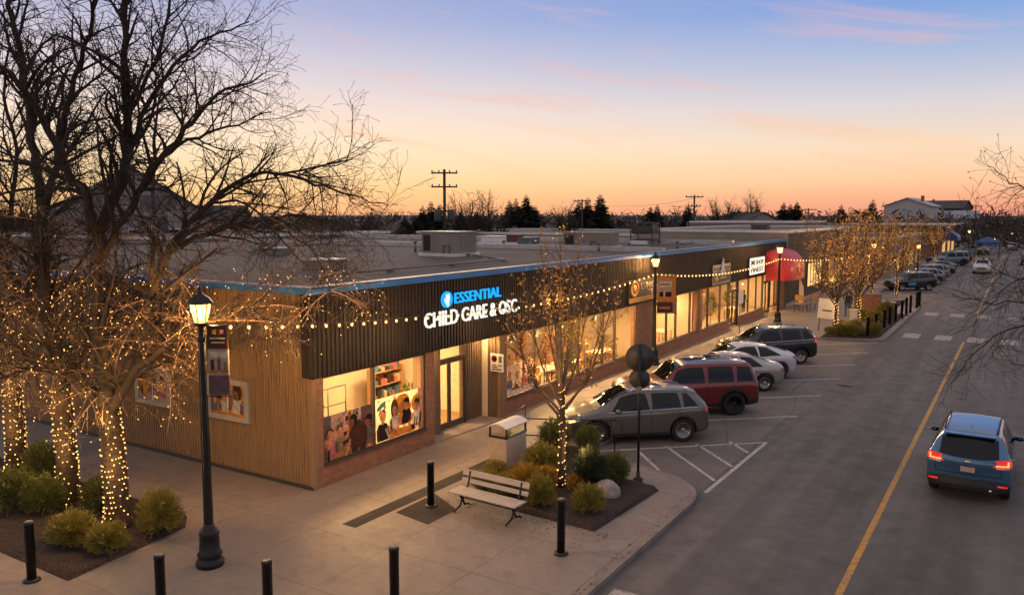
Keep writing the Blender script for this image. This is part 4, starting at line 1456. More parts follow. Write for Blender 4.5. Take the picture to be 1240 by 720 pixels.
for i, (u, v, h) in enumerate(((503, 305, .5), (610, 300, .35), (725, 304, .4), (762, 302, .3), (820, 301, .35))):
    p = G(u, v, RZ)
    t = thing('vent_pipe', ['thin roof vent pipe left of the large grey unit', 'short roof vent pipe right of the large grey unit', 'roof vent pipe right of the tan unit',
                            'short roof vent pipe below the open frame unit', 'low roof vent pipe near the lamp head beyond'][i], 'vent pipe', p, 0, 'vent pipes on the roof')
    mb = MB(); mb.tube([(0, 0, 0), (0, 0, h)], .06, 10); mb.build('pipe', M_GREY, t)
    mb = MB(); mb.lathe([(.11, h - .02), (.11, h + .06), (.03, h + .1)], 12); mb.build('cap', M_GREY, t)

for i, (pts, la) in enumerate((([(-17.5, 17.0), (-17.5, 27.5), (-21.4, 30.4)], 'thin grey conduit running over the near roof to the large grey unit'), ([(-24.6, 31.0), (-30, 38.2)], 'dark conduit running left behind the large grey unit'), ([(-19.2, 42.6), (-17.2, 52.0)], 'grey conduit running from the tan unit along the far roof'))):
    mb = MB(); mb.tube([(x, y, RZ + .10) for x, y in pts], .035, 6)
    for x, y in pts:
        mb.box(x - .12, x + .12, y - .06, y + .06, RZ, RZ + .066)
    for (x0, y0), (x1, y1) in zip(pts, pts[1:]):
        for k in (.33, .66):
            mb.box(x0 + (x1 - x0) * k - .12, x0 + (x1 - x0) * k + .12, y0 + (y1 - y0) * k - .06, y0 + (y1 - y0) * k + .06, RZ, RZ + .066)
    tag(mb.build('roof_conduit', M_GREY), la, 'pipe', 'conduits on the roof')
for x, y, la in ((-20.5, 20.5, 'low square roof hatch on the near roof'), (-29.5, 26.5, 'square skylight curb behind the drooping branches')):
    t = thing('roof_hatch', la, 'roof hatch', (x, y, RZ), 0, 'hatches on the roof')
    mb = MB(); mb.bbox(-.55, .55, -.55, .55, 0, .28, .02); mb.build('curb', M_GREY, t)
    mb = MB(); mb.bbox(-.6, .6, -.6, .6, .282, .36, .03); mb.build('lid', mat('hatch_lid', (.28, .27, .26), .4), t)

M_BEIGE = mat('beige_block', (0.30, 0.25, 0.19), 0.8, vary=0.15, vscale=.8)
M_DKWALL = mat('dark_render', (0.045, 0.04, 0.04), 0.7, vary=0.3, vscale=.8)


def slab_building(name, label, x0, x1, y0, y1, h, mw, mroof=None, coping=M_WHITE, front=None, cat='building', base=0.0, over=.06):
    """flat roofed building: walls, roof, coping"""
    t = thing(name, label, cat, (x1, y0, base))
    ox, oy = x1, y0
    mb = MB(); mb.box(x0 - ox, 0, 0, y1 - oy, 0, h - .2); mb.build('wall', mw, t)
    mb = MB()
    mb.box(x0 - ox - over, over, -over, .25, h - .198, h); mb.box(x0 - ox - over, over, y1 - oy - .25, y1 - oy + over, h - .198, h)
    mb.box(-.25, over, .25, y1 - oy - .25, h - .198, h); mb.box(x0 - ox - over, x0 - ox + .25, .25, y1 - oy - .25, h - .198, h)
    mb.build('coping', coping, t)
    mb = MB(); mb.quad((x0 - ox + .25, .25, h - .12), (-.25, .25, h - .12), (-.25, y1 - oy - .25, h - .12), (x0 - ox + .25, y1 - oy - .25, h - .12)); mb.build('roof', mroof or M_ROOF, t)
    return t


def add_window(t, lx, ly0, ly1, z0, z1, n=3, lit=None):
    """window on a +X face: frame with n panes as sub-parts"""
    mb = MB()
    mb.box(lx + .004, lx + .07, ly0, ly1, z0, z0 + .06); mb.box(lx + .004, lx + .07, ly0, ly1, z1 - .06, z1)
    for i in range(n + 1):
        y = ly0 + (ly1 - ly0) * i / n
        y = min(max(y, ly0 + .04), ly1 - .04)
        mb.box(lx + .004, lx + .07, y - .04, y + .04, z0 + .06, z1 - .06)
    w = mb.build('window', M_DKALU, t)
    for i in range(n):
        a, b = ly0 + (ly1 - ly0) * i / n + .041, ly0 + (ly1 - ly0) * (i + 1) / n - .041
        p = MB(); p.quad((lx + .03, a, z0 + .06), (lx + .03, b, z0 + .06), (lx + .03, b, z1 - .06), (lx + .03, a, z1 - .06))
        p.build('pane', lit or M_DKGL, w)
    return w


M_DKGL = mat('dark_glass', (0.012, 0.013, 0.015), 0.05, spec=0.8)
M_LITW = emission('lit_window_glow', (1.0, 0.56, 0.2), 1.1)
M_LITD = emission('lit_window_dim_glow', (1.0, 0.52, 0.17), 0.55)
nb = slab_building('neighbour_building', 'taller flat roofed building with dark front just beyond the red awning', -27, FX + .1, EY + .3, 92, 5.75, M_BEIGE)
mb = MB(); ribs((0.004, 0), (0.004, 29.7), .3, 5.5, .4, .03, (1, 0), mb); mb.build('front_cladding', M_DKWALL, nb)
add_window(nb, .04, 6.5, 12.0, 1.0, 3.0, 5, M_LITW)
add_window(nb, .04, 15.0, 20.5, .6, 2.9, 5, M_LITD)
add_window(nb, .04, 22.5, 27.5, .6, 2.9, 4, M_LITW)
mb = MB(); mb.box(.04, .09, 12.8, 14.2, 0, 2.4); mb.build('door', M_BLACK, nb)
roof_unit('small dark box unit at the front edge of the taller building', -17.6, -16.4, EY + 1, EY + 2, .5, M_DGREY, False, False, 'cooling units on the taller roof', 5.63)
b3 = slab_building('brick_shop_building', 'low brick shop building with lit windows beyond the lit trees', -40, FX + 3.0, 97, 128, 4.4, M_BEIGE)
for i in range(4):
    add_window(b3, .02, 2 + 7 * i, 6.5 + 7 * i, .5, 2.6, 5, M_LITW if i % 2 == 0 else M_LITD)
mb = MB(); mb.box(0.0, 1.5, 20, 29, 2.9, 3.05); mb.build('canopy', M_DGREY, b3)
b4 = slab_building('warehouse_building', 'wide brick building with flat projecting roof and warm lit wall far along the street', -46, -10.2, 140, 175, 5.4, M_BRICK, MATS['white_membrane'], M_GREY, over=1.2)
for i in range(3):
    add_window(b4, .02, 3 + 10 * i, 9 + 10 * i, .5, 2.9, 4, M_LITW)
mb = MB(); mb.box(.02, .12, -0.5 + 12, 1.5 + 12, 0, 2.4); mb.build('door', mat('blue_door', (.04, .08, .17), .5), b4)
t = thing('awning', 'plain blue canvas awning jutting from the far brick building', 'awning', (-10.2, 141.5, 2.9))
mb = MB(); mb.add([(0.02, 0, 2.1), (0.02, 8, 2.1), (2.2, 8, .7), (2.2, 0, .7), (2.2, 0, 0), (2.2, 8, 0), (.02, 0, 0), (.02, 8, 0)], [(0, 3, 2, 1), (3, 4, 5, 2), (0, 6, 4, 3), (1, 2, 5, 7)], 0)
mb.build('canopy', mat('blue_canvas', (.02, .07, .2), .6), t)
b5 = slab_building('storage_building', 'low pale building with white roof standing behind the flat shop roofs', -60, -33, 75, 100, 5.0, M_BEIGE)
b6 = slab_building('grey_flat_building', 'grey flat roofed building behind the drooping branches of the big trees', -75, -53, 36, 62, 5.3, M_GREY)
b7 = slab_building('block_wall_building', 'long grey block building behind the beige coping near the far poles', -40, -25, 112, 130, 6.0, mat('pink_grey_block', (.17, .14, .13), .8, vary=.2))
add_window(b7, .02, 3, 6, 3, 5, 2)


def gable_house(label, x, y, rz, w, dpt, h, rh, mw, mr, z=-.16, wins=((-.28, .5), (.0, .5), (.28, .5)), name='house', two=False):
    """house with eaves, gable walls towards local -Y, roof slopes, windows"""
    t = thing(name, label, 'house', (x, y, z), rz)
    mb = MB()
    mb.box(-w / 2, w / 2, -dpt / 2, dpt / 2, 0, h)
    for yy in (-dpt / 2, dpt / 2):
        s = .001 if yy > 0 else -.001
        mb.add([(-w / 2, yy, h), (w / 2, yy, h), (0, yy, h + rh)], [(0, 1, 2)])
    mb.build('wall', mw, t)
    mb = MB()
    e, th = .45, .16
    for s in (-1, 1):
        sl = rh / (w / 2)
        a = Vector((s * (w / 2 + e), 0, h - e * sl)); b = Vector((0, 0, h + rh))
        vs = []
        for yy in (-dpt / 2 - e, dpt / 2 + e):
            vs += [(a.x, yy, a.z), (b.x, yy, b.z), (b.x, yy, b.z + th), (a.x, yy, a.z + th)]
        mb.add(vs, [(0, 1, 2, 3), (7, 6, 5, 4), (0, 4, 5, 1), (3, 2, 6, 7), (0, 3, 7, 4), (1, 5, 6, 2)])
    mb.build('roof', mr, t)
    rows = (h * .28, h * .68) if two else (h * .5,)
    for zc in rows:
        for k_, wd in wins:
            mb = MB(); xx = k_ * w
            mb.box(xx - wd - .08, xx + wd + .08, -dpt / 2 - .06, -dpt / 2 - .003, zc - .7, zc + .7)
            f = mb.build('window', M_WHITE, t)
            mb = MB(); mb.box(xx - wd, xx + wd, -dpt / 2 - .075, -dpt / 2 - .062, zc - .62, zc + .62); mb.build('pane', M_DKGL, f)
            mb = MB(); mb.box(w / 2 + .003, w / 2 + .06, k_ * dpt - wd, k_ * dpt + wd, zc - .62, zc + .62); mb.build('window', M_DKGL, t)
    mb = MB(); mb.box(w * .2, w * .2 + .6, -.3, .3, h + rh * .5, h + rh + .6); mb.build('chimney', M_BRICK, t)
    return t


M_SID = mat('pale_siding', (0.25, 0.23, 0.22), 0.8, vary=0.1)
M_SHING = mat('roof_shingle', (0.065, 0.056, 0.052), 0.9, vary=0.3)
p = A(152, 300, 92)
vr = math.atan2(-p.x, p.y)
gable_house('big pale gabled house behind the trunks of the large trees', p.x, p.y, vr + .12, 12.5, 14, 7.4, 4.0, M_SID, M_SHING, two=True)
p = A(226, 300, 100)
gable_house('lower grey wing house right of the big pale gabled house', p.x, p.y, vr + .12 + math.pi / 2, 8, 13, 5.4, 2.6, M_SID, M_SHING)
p = A(1102, 290, 205)
gable_house('white upper storey house with pale gable above the far awning', p.x, p.y, math.radians(-8), 9.5, 8, 9.0, 1.7, mat('white_siding', (.40, .38, .38), .8, vary=.1), mat('pale_metal_roof', (.33, .34, .37), .5))
p = A(1138, 285, 240)
gable_house('grey roofed hall between the white house and the far trees', p.x, p.y, math.radians(-80), 16, 16, 6.2, 1.8, M_SID, mat('grey_metal_roof', (.22, .23, .25), .5))
p = A(1126, 270, 280)
gable_house('dark long roofed house behind the white house', p.x, p.y, math.radians(80), 12, 20, 9.0, 2.2, M_SHING, M_SHING)
for i, (u, dd, w, h) in enumerate(((612, 150, 10, 4.2), (655, 170, 12, 4.0), (905, 150, 9, 5.6), (500, 140, 10, 4.2), (560, 165, 11, 4.0))):
    p = A(u, 290, dd)
    gable_house(['small grey house below the dark firs beyond the roof', 'small low house beside the paired poles', 'dark roofed house right of the two bare round trees', 'low house left of the large grey rooftop unit', 'low house behind the spreading bare trees'][i],
                p.x, p.y, math.radians(20 + 17 * i), w, 8, h, 1.8, M_SID if i % 2 else M_GREY, M_SHING)

# ------------------------------------------------------------------ street lamps
M_BANA = mat('banner_brown', (0.30, 0.15, 0.11), 0.7, vary=0.25, trans=.2)
LAMP_POS = [(-13.27, 9.95), (-14.05, 34.9), (-12.75, 52.3), (-10.0, 71.8), (-8.35, 88.9), (-7.15, 156.0)]
LAMP_LAB = ['black lamp post with fluted base and brown banner at the corner of the planted bed', 'black lamp post with orange banner before the gold lettered shop sign', 'black lamp post in front of the red awning',
            'black lamp post with wide dark base among the lit trees', 'lamp post glowing beside the blue banner near the far cars', 'farthest lit lamp post by the flat roofed brick building']
LAMP_W = [900, 400, 420, 420, 440, 560]


def make_lamp(i, h=5.5):
    x, y = LAMP_POS[i]
    t = thing('street_lamp', LAMP_LAB[i], 'street lamp', (x, y, 0), 0, 'street lamps along the shop front')
    mb = MB()
    mb.lathe([(.27, 0), (.27, .10), (.225, .14), (.225, .20), (.245, .24), (.20, .30), (.185, .62), (.20, .66), (.17, .72), (.115, .80), (.105, .84)], 20)
    mb.build('base', M_BLACK, t)
    mb = MB()
    n = 20
    prof = [(.098, .84), (.09, 1.6), (.078, 3.2), (.068, h - 1.1), (.085, h - 1.08), (.085, h - 1.02), (.06, h - .98), (.06, h - .80)]
    vs = []
    for r, z in prof:
        for j in range(n):
            rr = r * (1 - .10 * (j % 2)) if .84 <= z <= h - 1.1 else r
            vs.append((rr * math.cos(2 * math.pi * j / n), rr * math.sin(2 * math.pi * j / n), z))
    mb.add(vs, [(a * n + j, a * n + (j + 1) % n, (a + 1) * n + (j + 1) % n, (a + 1) * n + j) for a in range(len(prof) - 1) for j in range(n)], 0, False)
    mb.build('post', M_BLACK, t)
    z0 = h - .80
    mb = MB()
    mb.lathe([(.06, z0), (.15, z0 + .06), (.14, z0 + .10)], 8)
    for j in range(6):
        q = 2 * math.pi * j / 6
        mb.tube([(.125 * math.cos(q), .125 * math.sin(q), z0 + .09), (.20 * math.cos(q), .20 * math.sin(q), z0 + .46)], .011, 5)
    mb.lathe([(.245, z0 + .455), (.245, z0 + .475), (.16, z0 + .58), (.06, z0 + .64), (.045, z0 + .68), (.03, z0 + .71), (.04, z0 + .74), (.004, z0 + .79)], 12)
    lt = mb.build('lantern', M_BLACK, t)
    mb = MB()
    for j in range(6):
        q, q2 = 2 * math.pi * j / 6, 2 * math.pi * (j + 1) / 6
        mb.quad((.118 * math.cos(q), .118 * math.sin(q), z0 + .10), (.118 * math.cos(q2), .118 * math.sin(q2), z0 + .10), (.192 * math.cos(q2), .192 * math.sin(q2), z0 + .452), (.192 * math.cos(q), .192 * math.sin(q), z0 + .452))
    mb.build('pane', M_LAMPG, lt)
    mb = MB(); mb.ball((0, 0, z0 + .24), .062, .062, .10); mb.build('bulb', M_LANT, lt)
    lo = bpy.data.objects.new('lamp_light', lampdata('lamp_light', LAMP_W[i], (1.0, 0.53, 0.20), .05))
    COL.objects.link(lo); lo.parent = t; lo.location = (0, 0, z0 + .37)
    return t


lamps = [make_lamp(0, 5.55), make_lamp(1, 5.25), make_lamp(2, 5.2), make_lamp(3, 4.9), make_lamp(4, 4.3), make_lamp(5, 4.6)]
LAMPH = [5.55, 5.25, 5.2, 4.9, 4.3, 4.6]


def banner(t, y0, z0, z1, w, mats, figs, dirv=(0, 1)):
    """cloth hung from two short arms of the lamp post"""
    dx, dy = dirv
    for z in (z1 + .02, z0 - .02):
        mb = MB(); mb.tube([(dx * .06, dy * .06, z), (dx * (w + .16), dy * (w + .16), z)], .012, 6); mb.build('banner_arm', M_BLACK, t)
    P = Print()
    for a in figs:
        P.rect(*a)
    b = P.mb.build('banner', INKM, t)
    b.location = (dx * .11 + .0, dy * .11, z0)
    b.rotation_euler = (math.pi / 2, 0, math.atan2(dy, dx))
    mb = MB(); mb.box(0, w, 0, z1 - z0, -.006, -.001); mb.build('banner_cloth', M_BANA, b)
    return P


# banner colours: (u0, u1, v0, v1, ink)
banner(lamps[0], 0, 3.42, 4.76, .40, None, [(0, .42, .02, .38, 'mauve'), (.0, .42, .40, .90, 'wall'), (.02, .4, .74, .86, 'cream'), (.05, .12, .48, .70, 'brown'), (.07, .10, .70, .76, 'skin'), (.18, .25, .46, .70, 'mauve'), (.20, .23, .70, .77, 'skin2'), (.30, .36, .48, .66, 'olive'), (.31, .35, .66, .72, 'skin'),
                                            (.02, .40, .44, .50, 'wood'), (0, .42, .92, 1.36, 'brown'), (.08, .34, 1.02, 1.05, 'cream'), (.06, .36, 1.10, 1.13, 'cream'), (.10, .18, 1.2, 1.28, 'gold'), (.25, .33, 1.2, 1.28, 'pink')], (.86, .5))
banner(lamps[1], 0, 2.40, 4.12, .86, None, [(0, .86, .55, 1.70, 'orange'), (.05, .70, .75, 1.55, 'wall'), (.08, .66, 1.2, 1.45, 'cream'), (.1, .6, 1.3, 1.35, 'brown'), (.1, .66, .76, .98, 'dark'), (.28, .36, .76, 1.0, 'white'),
                                            (0, .72, .02, .5, 'brown'), (.1, .6, .2, .3, 'pink')], (.82, .57))

# ------------------------------------------------------------------ strings of light bulbs
bulb_me = None


def bulb_string(label, a, b, sag, n, r=.032, glow=0):
    global bulb_me
    a, b = Vector(a), Vector(b)
    t = thing('light_string', label, 'string lights', a, 0, 'bulb strings hung between the lamp posts')
    pts = []
    for i in range(n * 2 + 1):
        f = i / (n * 2)
        pts.append((b - a) * f - Vector((0, 0, sag * 4 * f * (1 - f))))
    mb = MB(); mb.tube(pts, .009, 4); mb.build('cable', M_BLACK, t)
    if bulb_me is None:
        mb = MB(); mb.ball((0, 0, -.075), .035, .035, .045, 8, 6); bulb_me = mb.mesh('bulb', M_BULB)
        mb = MB(); mb.lathe([(.016, -.035), (.016, 0)], 6); bulb_string.sock = mb.mesh('socket', M_BLACK)
    for i in range(n):
        p = pts[2 * i + 1]
        o = link('bulb', bulb_me, t, p)
        o.scale = (r / .035,) * 3
        link('socket', bulb_string.sock, o)
    for i in range(glow):                            # light given by a stretch of bulbs
        lo = bpy.data.objects.new('bulb_light', lampdata('bulb_light', 46, (1.0, .56, .2), .05))
        COL.objects.link(lo); lo.parent = t; lo.location = pts[int((i + .9) / (glow + .4) * n * 2)] + Vector((.7, -.7, -.35))
    return t


def ltop(i, dz=.98):
    return (LAMP_POS[i][0], LAMP_POS[i][1], LAMPH[i] - dz)


bulb_string('string of warm bulbs from the corner lamp post to the dark fascia', ltop(0, .72), (FX + .12, 18.35, 4.0), .10, 16, glow=5)
bulb_string('string of warm bulbs crossing the glowing sign to the second lamp post', (FX + .14, 18.42, 3.98), ltop(1, 1.0), .30, 34, glow=4)
bulb_string('string of warm bulbs between the banner lamp post and the awning lamp post', ltop(1, 1.0), ltop(2, 1.0), .42, 40, glow=3)
bulb_string('string of warm bulbs from the awning lamp post into the lit trees', ltop(2, 1.0), ltop(3, .9), .35, 36, glow=2)

# ------------------------------------------------------------------ bollards
def make_bollard(label, loc, h=1.15, plate=True, group='black bollards along the paving'):
    t = thing('bollard', label, 'bollard', loc, 0, group)
    mb = MB(); mb.lathe([(.085, .02), (.085, h - .06), (.092, h - .06), (.092, h - .015), (.08, h)], 18); mb.lathe([(.088, .30), (.088, .31)], 18); mb.build('post', M_BLACK, t)
    mb = MB(); mb.lathe([(.155, 0), (.155, .025), (.11, .05)], 18); mb.build('base_plate', M_BLACK, t)
    mb = MB(); mb.lathe([(.076, h + .001), (.06, h + .012)], 18); mb.build('cap', mat('bollard_cap', (.15, .145, .14), .5, .3, vary=.2), t)
    return t


bol = make_bollard('black bollard standing in front of the corner shop window', (-11.55, 14.85, 0), 1.09)
for lab, p in (('black bollard at the street corner of the planting bed with the boulder', (-7.62, 14.1)), ('black bollard beside the mulch bed under the large trees, nearest the frame edge', (-15.55, 7.7)),
               ('black bollard on the slabs left of the corner lamp post base', (-12.14, 8.09)), ('black bollard on the slabs right of the corner lamp post base', (-10.4, 8.9)), ('black bollard alone on the slabs before the bench', (-8.95, 10.45))):
    dup(bol, (*p, 0), None, lab, None, (1, 1, 1.06))
far_b = [(-6.95, 48.95), (-6.8, 50.9), (-6.65, 53.2), (-6.6, 55.2), (-6.5, 57.2), (-6.4, 59.6), (-6.35, 61.6), (-6.3, 63.6), (-6.2, 66.9), (-6.15, 68.2)]
ords = ['first', 'second', 'third', 'fourth', 'fifth', 'sixth', 'seventh', 'eighth', 'ninth', 'last']
for o_, p in zip(ords, far_b):
    dup(bol, (*p, 0), None, o_ + ' bollard of the row along the kerb by the far trees, counted from the crosswalk', 'bollards along the far kerb', (1, 1, 1.12))

# ------------------------------------------------------------------ bench
t = thing('park_bench', 'weathered grey wooden slat bench with black cast iron legs beside the planting bed', 'bench', (-10.08, 15.05, 0), math.radians(-3))
mb = MB()
for i in range(4):
    mb.bbox(-.95, .95, -.26 + .125 * i, -.26 + .125 * i + .112, .44, .475, .006)
mb.build('seat', M_GWOOD, t)
mb = MB()
for z, b in ((.56, .12), (.72, .16)):
    Mx = Matrix.Translation((0, .27 + (z - .5) * .28, z)) @ Matrix.Rotation(math.radians(-15), 4, 'X')
    mb.bbox(-.95, .95, -.018, .018, 0, b - .02, .006, 0, Mx)
mb.build('backrest', M_GWOOD, t)
for x in (-.74, .74):
    mb = MB()
    mb.tube([(x, -.30, .02), (x, -.22, .05), (x, -.06, .10), (x, .02, .24), (x, -.10, .40), (x, -.22, .43)], [.02, .022, .026, .026, .026, .022], 8)
    mb.tube([(x, .33, .02), (x, .26, .06), (x, .10, .10), (x, .04, .24), (x, .16, .40), (x, .24, .50), (x, .34, .84)], [.02, .022, .026, .026, .026, .024, .02], 8)
    mb.box(x - .025, x + .025, -.22, .24, .41, .438)
    mb.build('leg', M_BLACK, t)

# ------------------------------------------------------------------ litter bin
t = thing('litter_bin', 'tan stone panelled litter bin with curved pale hood beside the planting bed', 'litter bin', (-11.68, 18.5, 0.03))
M_BINP = mat('bin_panel', (.36, .30, .235), .75, vary=.15, vscale=6, bump=.2, bscale=60)
mb = MB(); mb.bbox(-.28, .28, -.52, .52, .04, .86, .012); mb.build('body', M_BINP, t)
mb = MB(); mb.box(-.25, .25, -.48, .48, 0, .04); mb.build('base', M_BLACK, t)
mb = MB(); mb.box(-.29, .29, -.53, .53, .862, .92)
for x in (-.26, .26):
    for y in (-.5, .5):
        mb.box(x - .02, x + .02, y - .02, y + .02, .92, 1.14)
mb.build('frame', M_BLACK, t)
mb = MB()
n = 8
prof = [(-.31 + .62 * i / n, 1.14 + .10 * math.sin(math.pi * i / n)) for i in range(n + 1)]
vs = [(x, y, z + dz) for dz in (0, .025) for y in (-.56, .56) for x, z in prof]
k = n + 1
fs = []
for i in range(n):
    fs += [(i, i + 1, k + i + 1, k + i), (2 * k + i, 3 * k + i, 3 * k + i + 1, 2 * k + i + 1), (i, 2 * k + i, 2 * k + i + 1, i + 1), (k + i, k + i + 1, 3 * k + i + 1, 3 * k + i)]
fs += [(0, k, 3 * k, 2 * k), (n, 2 * k + n, 3 * k + n, k + n)]
mb.add(vs, fs, 0, False); mb.build('hood', M_WHITE, t)
mb = MB(); mb.box(.291, .30, -.45, 0, .872, .91, 0); mb.box(.291, .30, .02, .45, .872, .91, 1); mb.build('coloured_band', [mat('bin_green', (.05, .22, .05), .5), mat('bin_blue', (.03, .16, .36), .5)], t)

# handrail
t = thing('handrail', 'thin black metal handrail running behind the litter bin to the parking bay', 'handrail', (-12.55, 19.75, 0))
mb = MB()
P0, P1 = Vector((0, 0, 0)), Vector((2.85, 1.45, 0))
Q0 = Vector((-.35, 1.7, 0))
for zz in (.95, .45):
    mb.tube([Q0 + Vector((0, 0, zz)), P0 + Vector((0, 0, zz)), P1 + Vector((0, 0, zz))], .019, 6)
mb.tube([P1 + Vector((0, 0, .95)), P1 + Vector((.18, .09, .93)), P1 + Vector((.18, .09, .47)), P1 + Vector((0, 0, .45))], .019, 6)
mb.build('rail', M_BLACK, t)
for p in (Q0, P0, P0.lerp(P1, .5), P1):
    mb = MB(); mb.tube([p, p + Vector((0, 0, .95))], .019, 6); mb.build('post', M_BLACK, t)

# sign on a pole, seen from behind
t = thing('road_sign', 'black pole with two dark round sign discs seen from behind beside the parking bay', 'road sign', (-8.15, 19.3, 0), math.radians(25))
mb = MB(); mb.tube([(0, 0, 0), (0, 0, 3.6)], .035, 10); mb.lathe([(.13, 0), (.13, .03), (.06, .06), (.05, .2)], 14); mb.build('pole', M_BLACK, t)
for z, r, y in ((3.22, .37, .06), (2.66, .27, .07)):
    mb = MB(); mb.lathe([(r, 0), (r, .02), (r - .03, .022)], 28, M=Matrix.Translation((0, y, z)) @ Matrix.Rotation(-math.pi / 2, 4, 'X')); mb.box(-.05, .05, .02, y - .003, z - .15, z + .15); mb.build('disc', M_DGREY, t)
mb = MB(); mb.box(-.07, .06, -.045, -.036, 2.32, 2.48); mb.build('sticker', M_GREY, t)

# boulder
bm = bmesh.new()
bmesh.ops.create_icosphere(bm, subdivisions=4, radius=1)
for v in bm.verts:
    q = v.co * (1 + .16 * noise.noise(v.co * 1.4 + Vector((3, 1, 2))) + .05 * noise.noise(v.co * 5))
    v.co = Vector((q.x * .31, q.y * .26, max(-.06, q.z * .30 + .13)))
me = bpy.data.meshes.new('boulder')
bm.to_mesh(me); bm.free()
me.materials.append(mat('granite', (.27, .245, .235), .85, vary=.35, vscale=9, bump=.5, bscale=25))
for p in me.polygons:
    p.use_smooth = True
o = link('boulder', me, None, (-8.22, 17.6, .04))
tag(o, 'grey rounded granite boulder lying in the planting bed', 'boulder')

# ------------------------------------------------------------------ shrubs
def shrub_mesh(seed, mat_, n=2600, ln=.10, wd=.012, rx=.5, rz=.45, up=.45, core=True):
    rnd = random.Random(seed)
    mb = MB()
    leaf_blades(mb, (0, 0, rz * .9), rx, rx, rz, n, ln * 1.25, wd, rnd, 0, up, .66, 1, seed * 1.7)
    leaf_blades(mb, (0, 0, rz * .85), rx * .75, rx * .75, rz * .85, n // 3, ln * 1.3, wd * 1.6, rnd, 0, .2, .3, 1, seed * 1.7)
    for i in range(12):                                # longer shoots breaking the outline
        th, ph = rnd.uniform(0, 6.283), math.acos(rnd.uniform(-.1, 1))
        dv = Vector((math.sin(ph) * math.cos(th) * rx, math.sin(ph) * math.sin(th) * rx, math.cos(ph) * rz))
        p0 = Vector((0, 0, rz * .9)) + dv * .85
        g = (dv.normalized() + Vector((0, 0, .5))).normalized()
        for k in range(9):
            p = p0 + g * (.03 * k)
            s_ = Vector((rnd.uniform(-1, 1), rnd.uniform(-1, 1), rnd.uniform(0, 1))).normalized()
            w_ = s_.cross(g).normalized() * wd
            mb.add([p, p + s_ * ln * .4 + w_, p + s_ * ln * .8, p + s_ * ln * .4 - w_], [(0, 1, 2, 3)])
    return mb.mesh('foliage', mat_)


SH = {'round': shrub_mesh(1, M_LEAFA), 'round2': shrub_mesh(2, M_LEAFA, 2300), 'yellow': shrub_mesh(3, M_LEAFB, 2600, .11), 'orange': shrub_mesh(4, M_LEAFC, 1900, .13, .013, up=.9),
      'spiky': shrub_mesh(5, mat('shrub_leaf_dark', (.035, .05, .022), .7, vary=.4, trans=.2), 1700, .30, .010, .34, .55, 1.6), 'low': shrub_mesh(6, M_LEAFB, 1500, .09, .012, .5, .28, .8)}
mb = MB()
rnd = random.Random(4)
for i in range(7):
    q = 2 * math.pi * i / 7
    mb.tube([(.03 * math.cos(q), .03 * math.sin(q), 0), (.10 * math.cos(q), .10 * math.sin(q), .2), (.28 * math.cos(q), .28 * math.sin(q), .5)], [.014, .011, .006], 5)
STEMS = mb.mesh('stem', M_TWIG)
srot = random.Random(77)


SHRINK = .86


def shrub(kind, x, y, sx, sz, label, group):
    t = thing('shrub', label, 'shrub', (x, y, .07), srot.uniform(0, 6.28), group)
    o = link('foliage', SH[kind], t); o.scale = (sx * SHRINK * srot.uniform(.9, 1.1), sx * SHRINK * srot.uniform(.9, 1.1), sz * SHRINK)
    o = link('stem', STEMS, t); o.scale = (sx * SHRINK, sx * SHRINK, sz * SHRINK)
    return t


gL, gR, gF = 'shrubs under the large lit trees', 'shrubs in the bed behind the bench', 'yellow mounds in the far bed'
shrub('round', -19.5, 9.35, 1.15, 1.3, 'dark green shrub cut off by the frame edge under the large lit trees', gL)
shrub('round2', -21.3, 10.95, 1.0, 1.25, 'dark green shrub at the far back beside the leftmost lit trunk', gL)
shrub('round', -18.75, 9.65, 1.05, 1.15, 'broad green shrub in front of the gap between the two left lit trunks', gL)
shrub('round2', -17.7, 10.35, .9, 1.1, 'green shrub half hidden between the middle and right lit trunks', gL)
shrub('yellow', -16.4, 8.95, 1.05, .92, 'rounded yellow green shrub closest to the near edge of the mulch bed', gL)
shrub('yellow', -15.45, 9.15, .82, .80, 'small round shrub just in front of the right lit trunk', gL)
shrub('yellow', -15.38, 10.3, .98, 1.25, 'tall bushy yellow green shrub right of the right lit trunk', gL)
shrub('round', -11.15, 20.15, 1.1, 1.2, 'green shrub between the handrail and the litter bin', gR)
shrub('round2', -10.25, 20.55, .85, 1.05, 'green shrub right of the small lit trunk beside the car bonnet', gR)
shrub('yellow', -10.55, 18.45, 1.1, .95, 'wide yellow green shrub left of the small lit trunk', gR)
shrub('yellow', -9.28, 16.1, .72, .92, 'olive shrub with orange tips near the right end of the bench', gR)
shrub('orange', -9.75, 17.15, .72, .75, 'orange tinged shrub around the foot of the small lit trunk', gR)
shrub('orange', -9.0, 17.45, .5, .6, 'small orange leaved clump right of the small lit trunk', gR)
shrub('spiky', -8.76, 17.75, 1.1, 1.0, 'dark upright spiky shrub left of the grey boulder', gR)
shrub('round', -8.5, 18.6, .82, 1.0, 'rounded dark green shrub behind the grey boulder', gR)
shrub('yellow', -8.1, 16.3, .74, .85, 'low round yellow green shrub in front of the grey boulder', gR)
for i, (x, y) in enumerate(((-11.0, 16.35), (-10.45, 16.3), (-9.95, 16.55))):
    shrub(('low', 'low', 'orange')[i], x, y, .85, 1.0, ('low olive clump behind the left end of the bench', 'low olive clump behind the middle of the bench', 'low orange tinged clump behind the right half of the bench')[i], gR)
shrub('low', -11.3, 17.3, .8, .9, 'low green clump at the foot of the litter bin', gR)
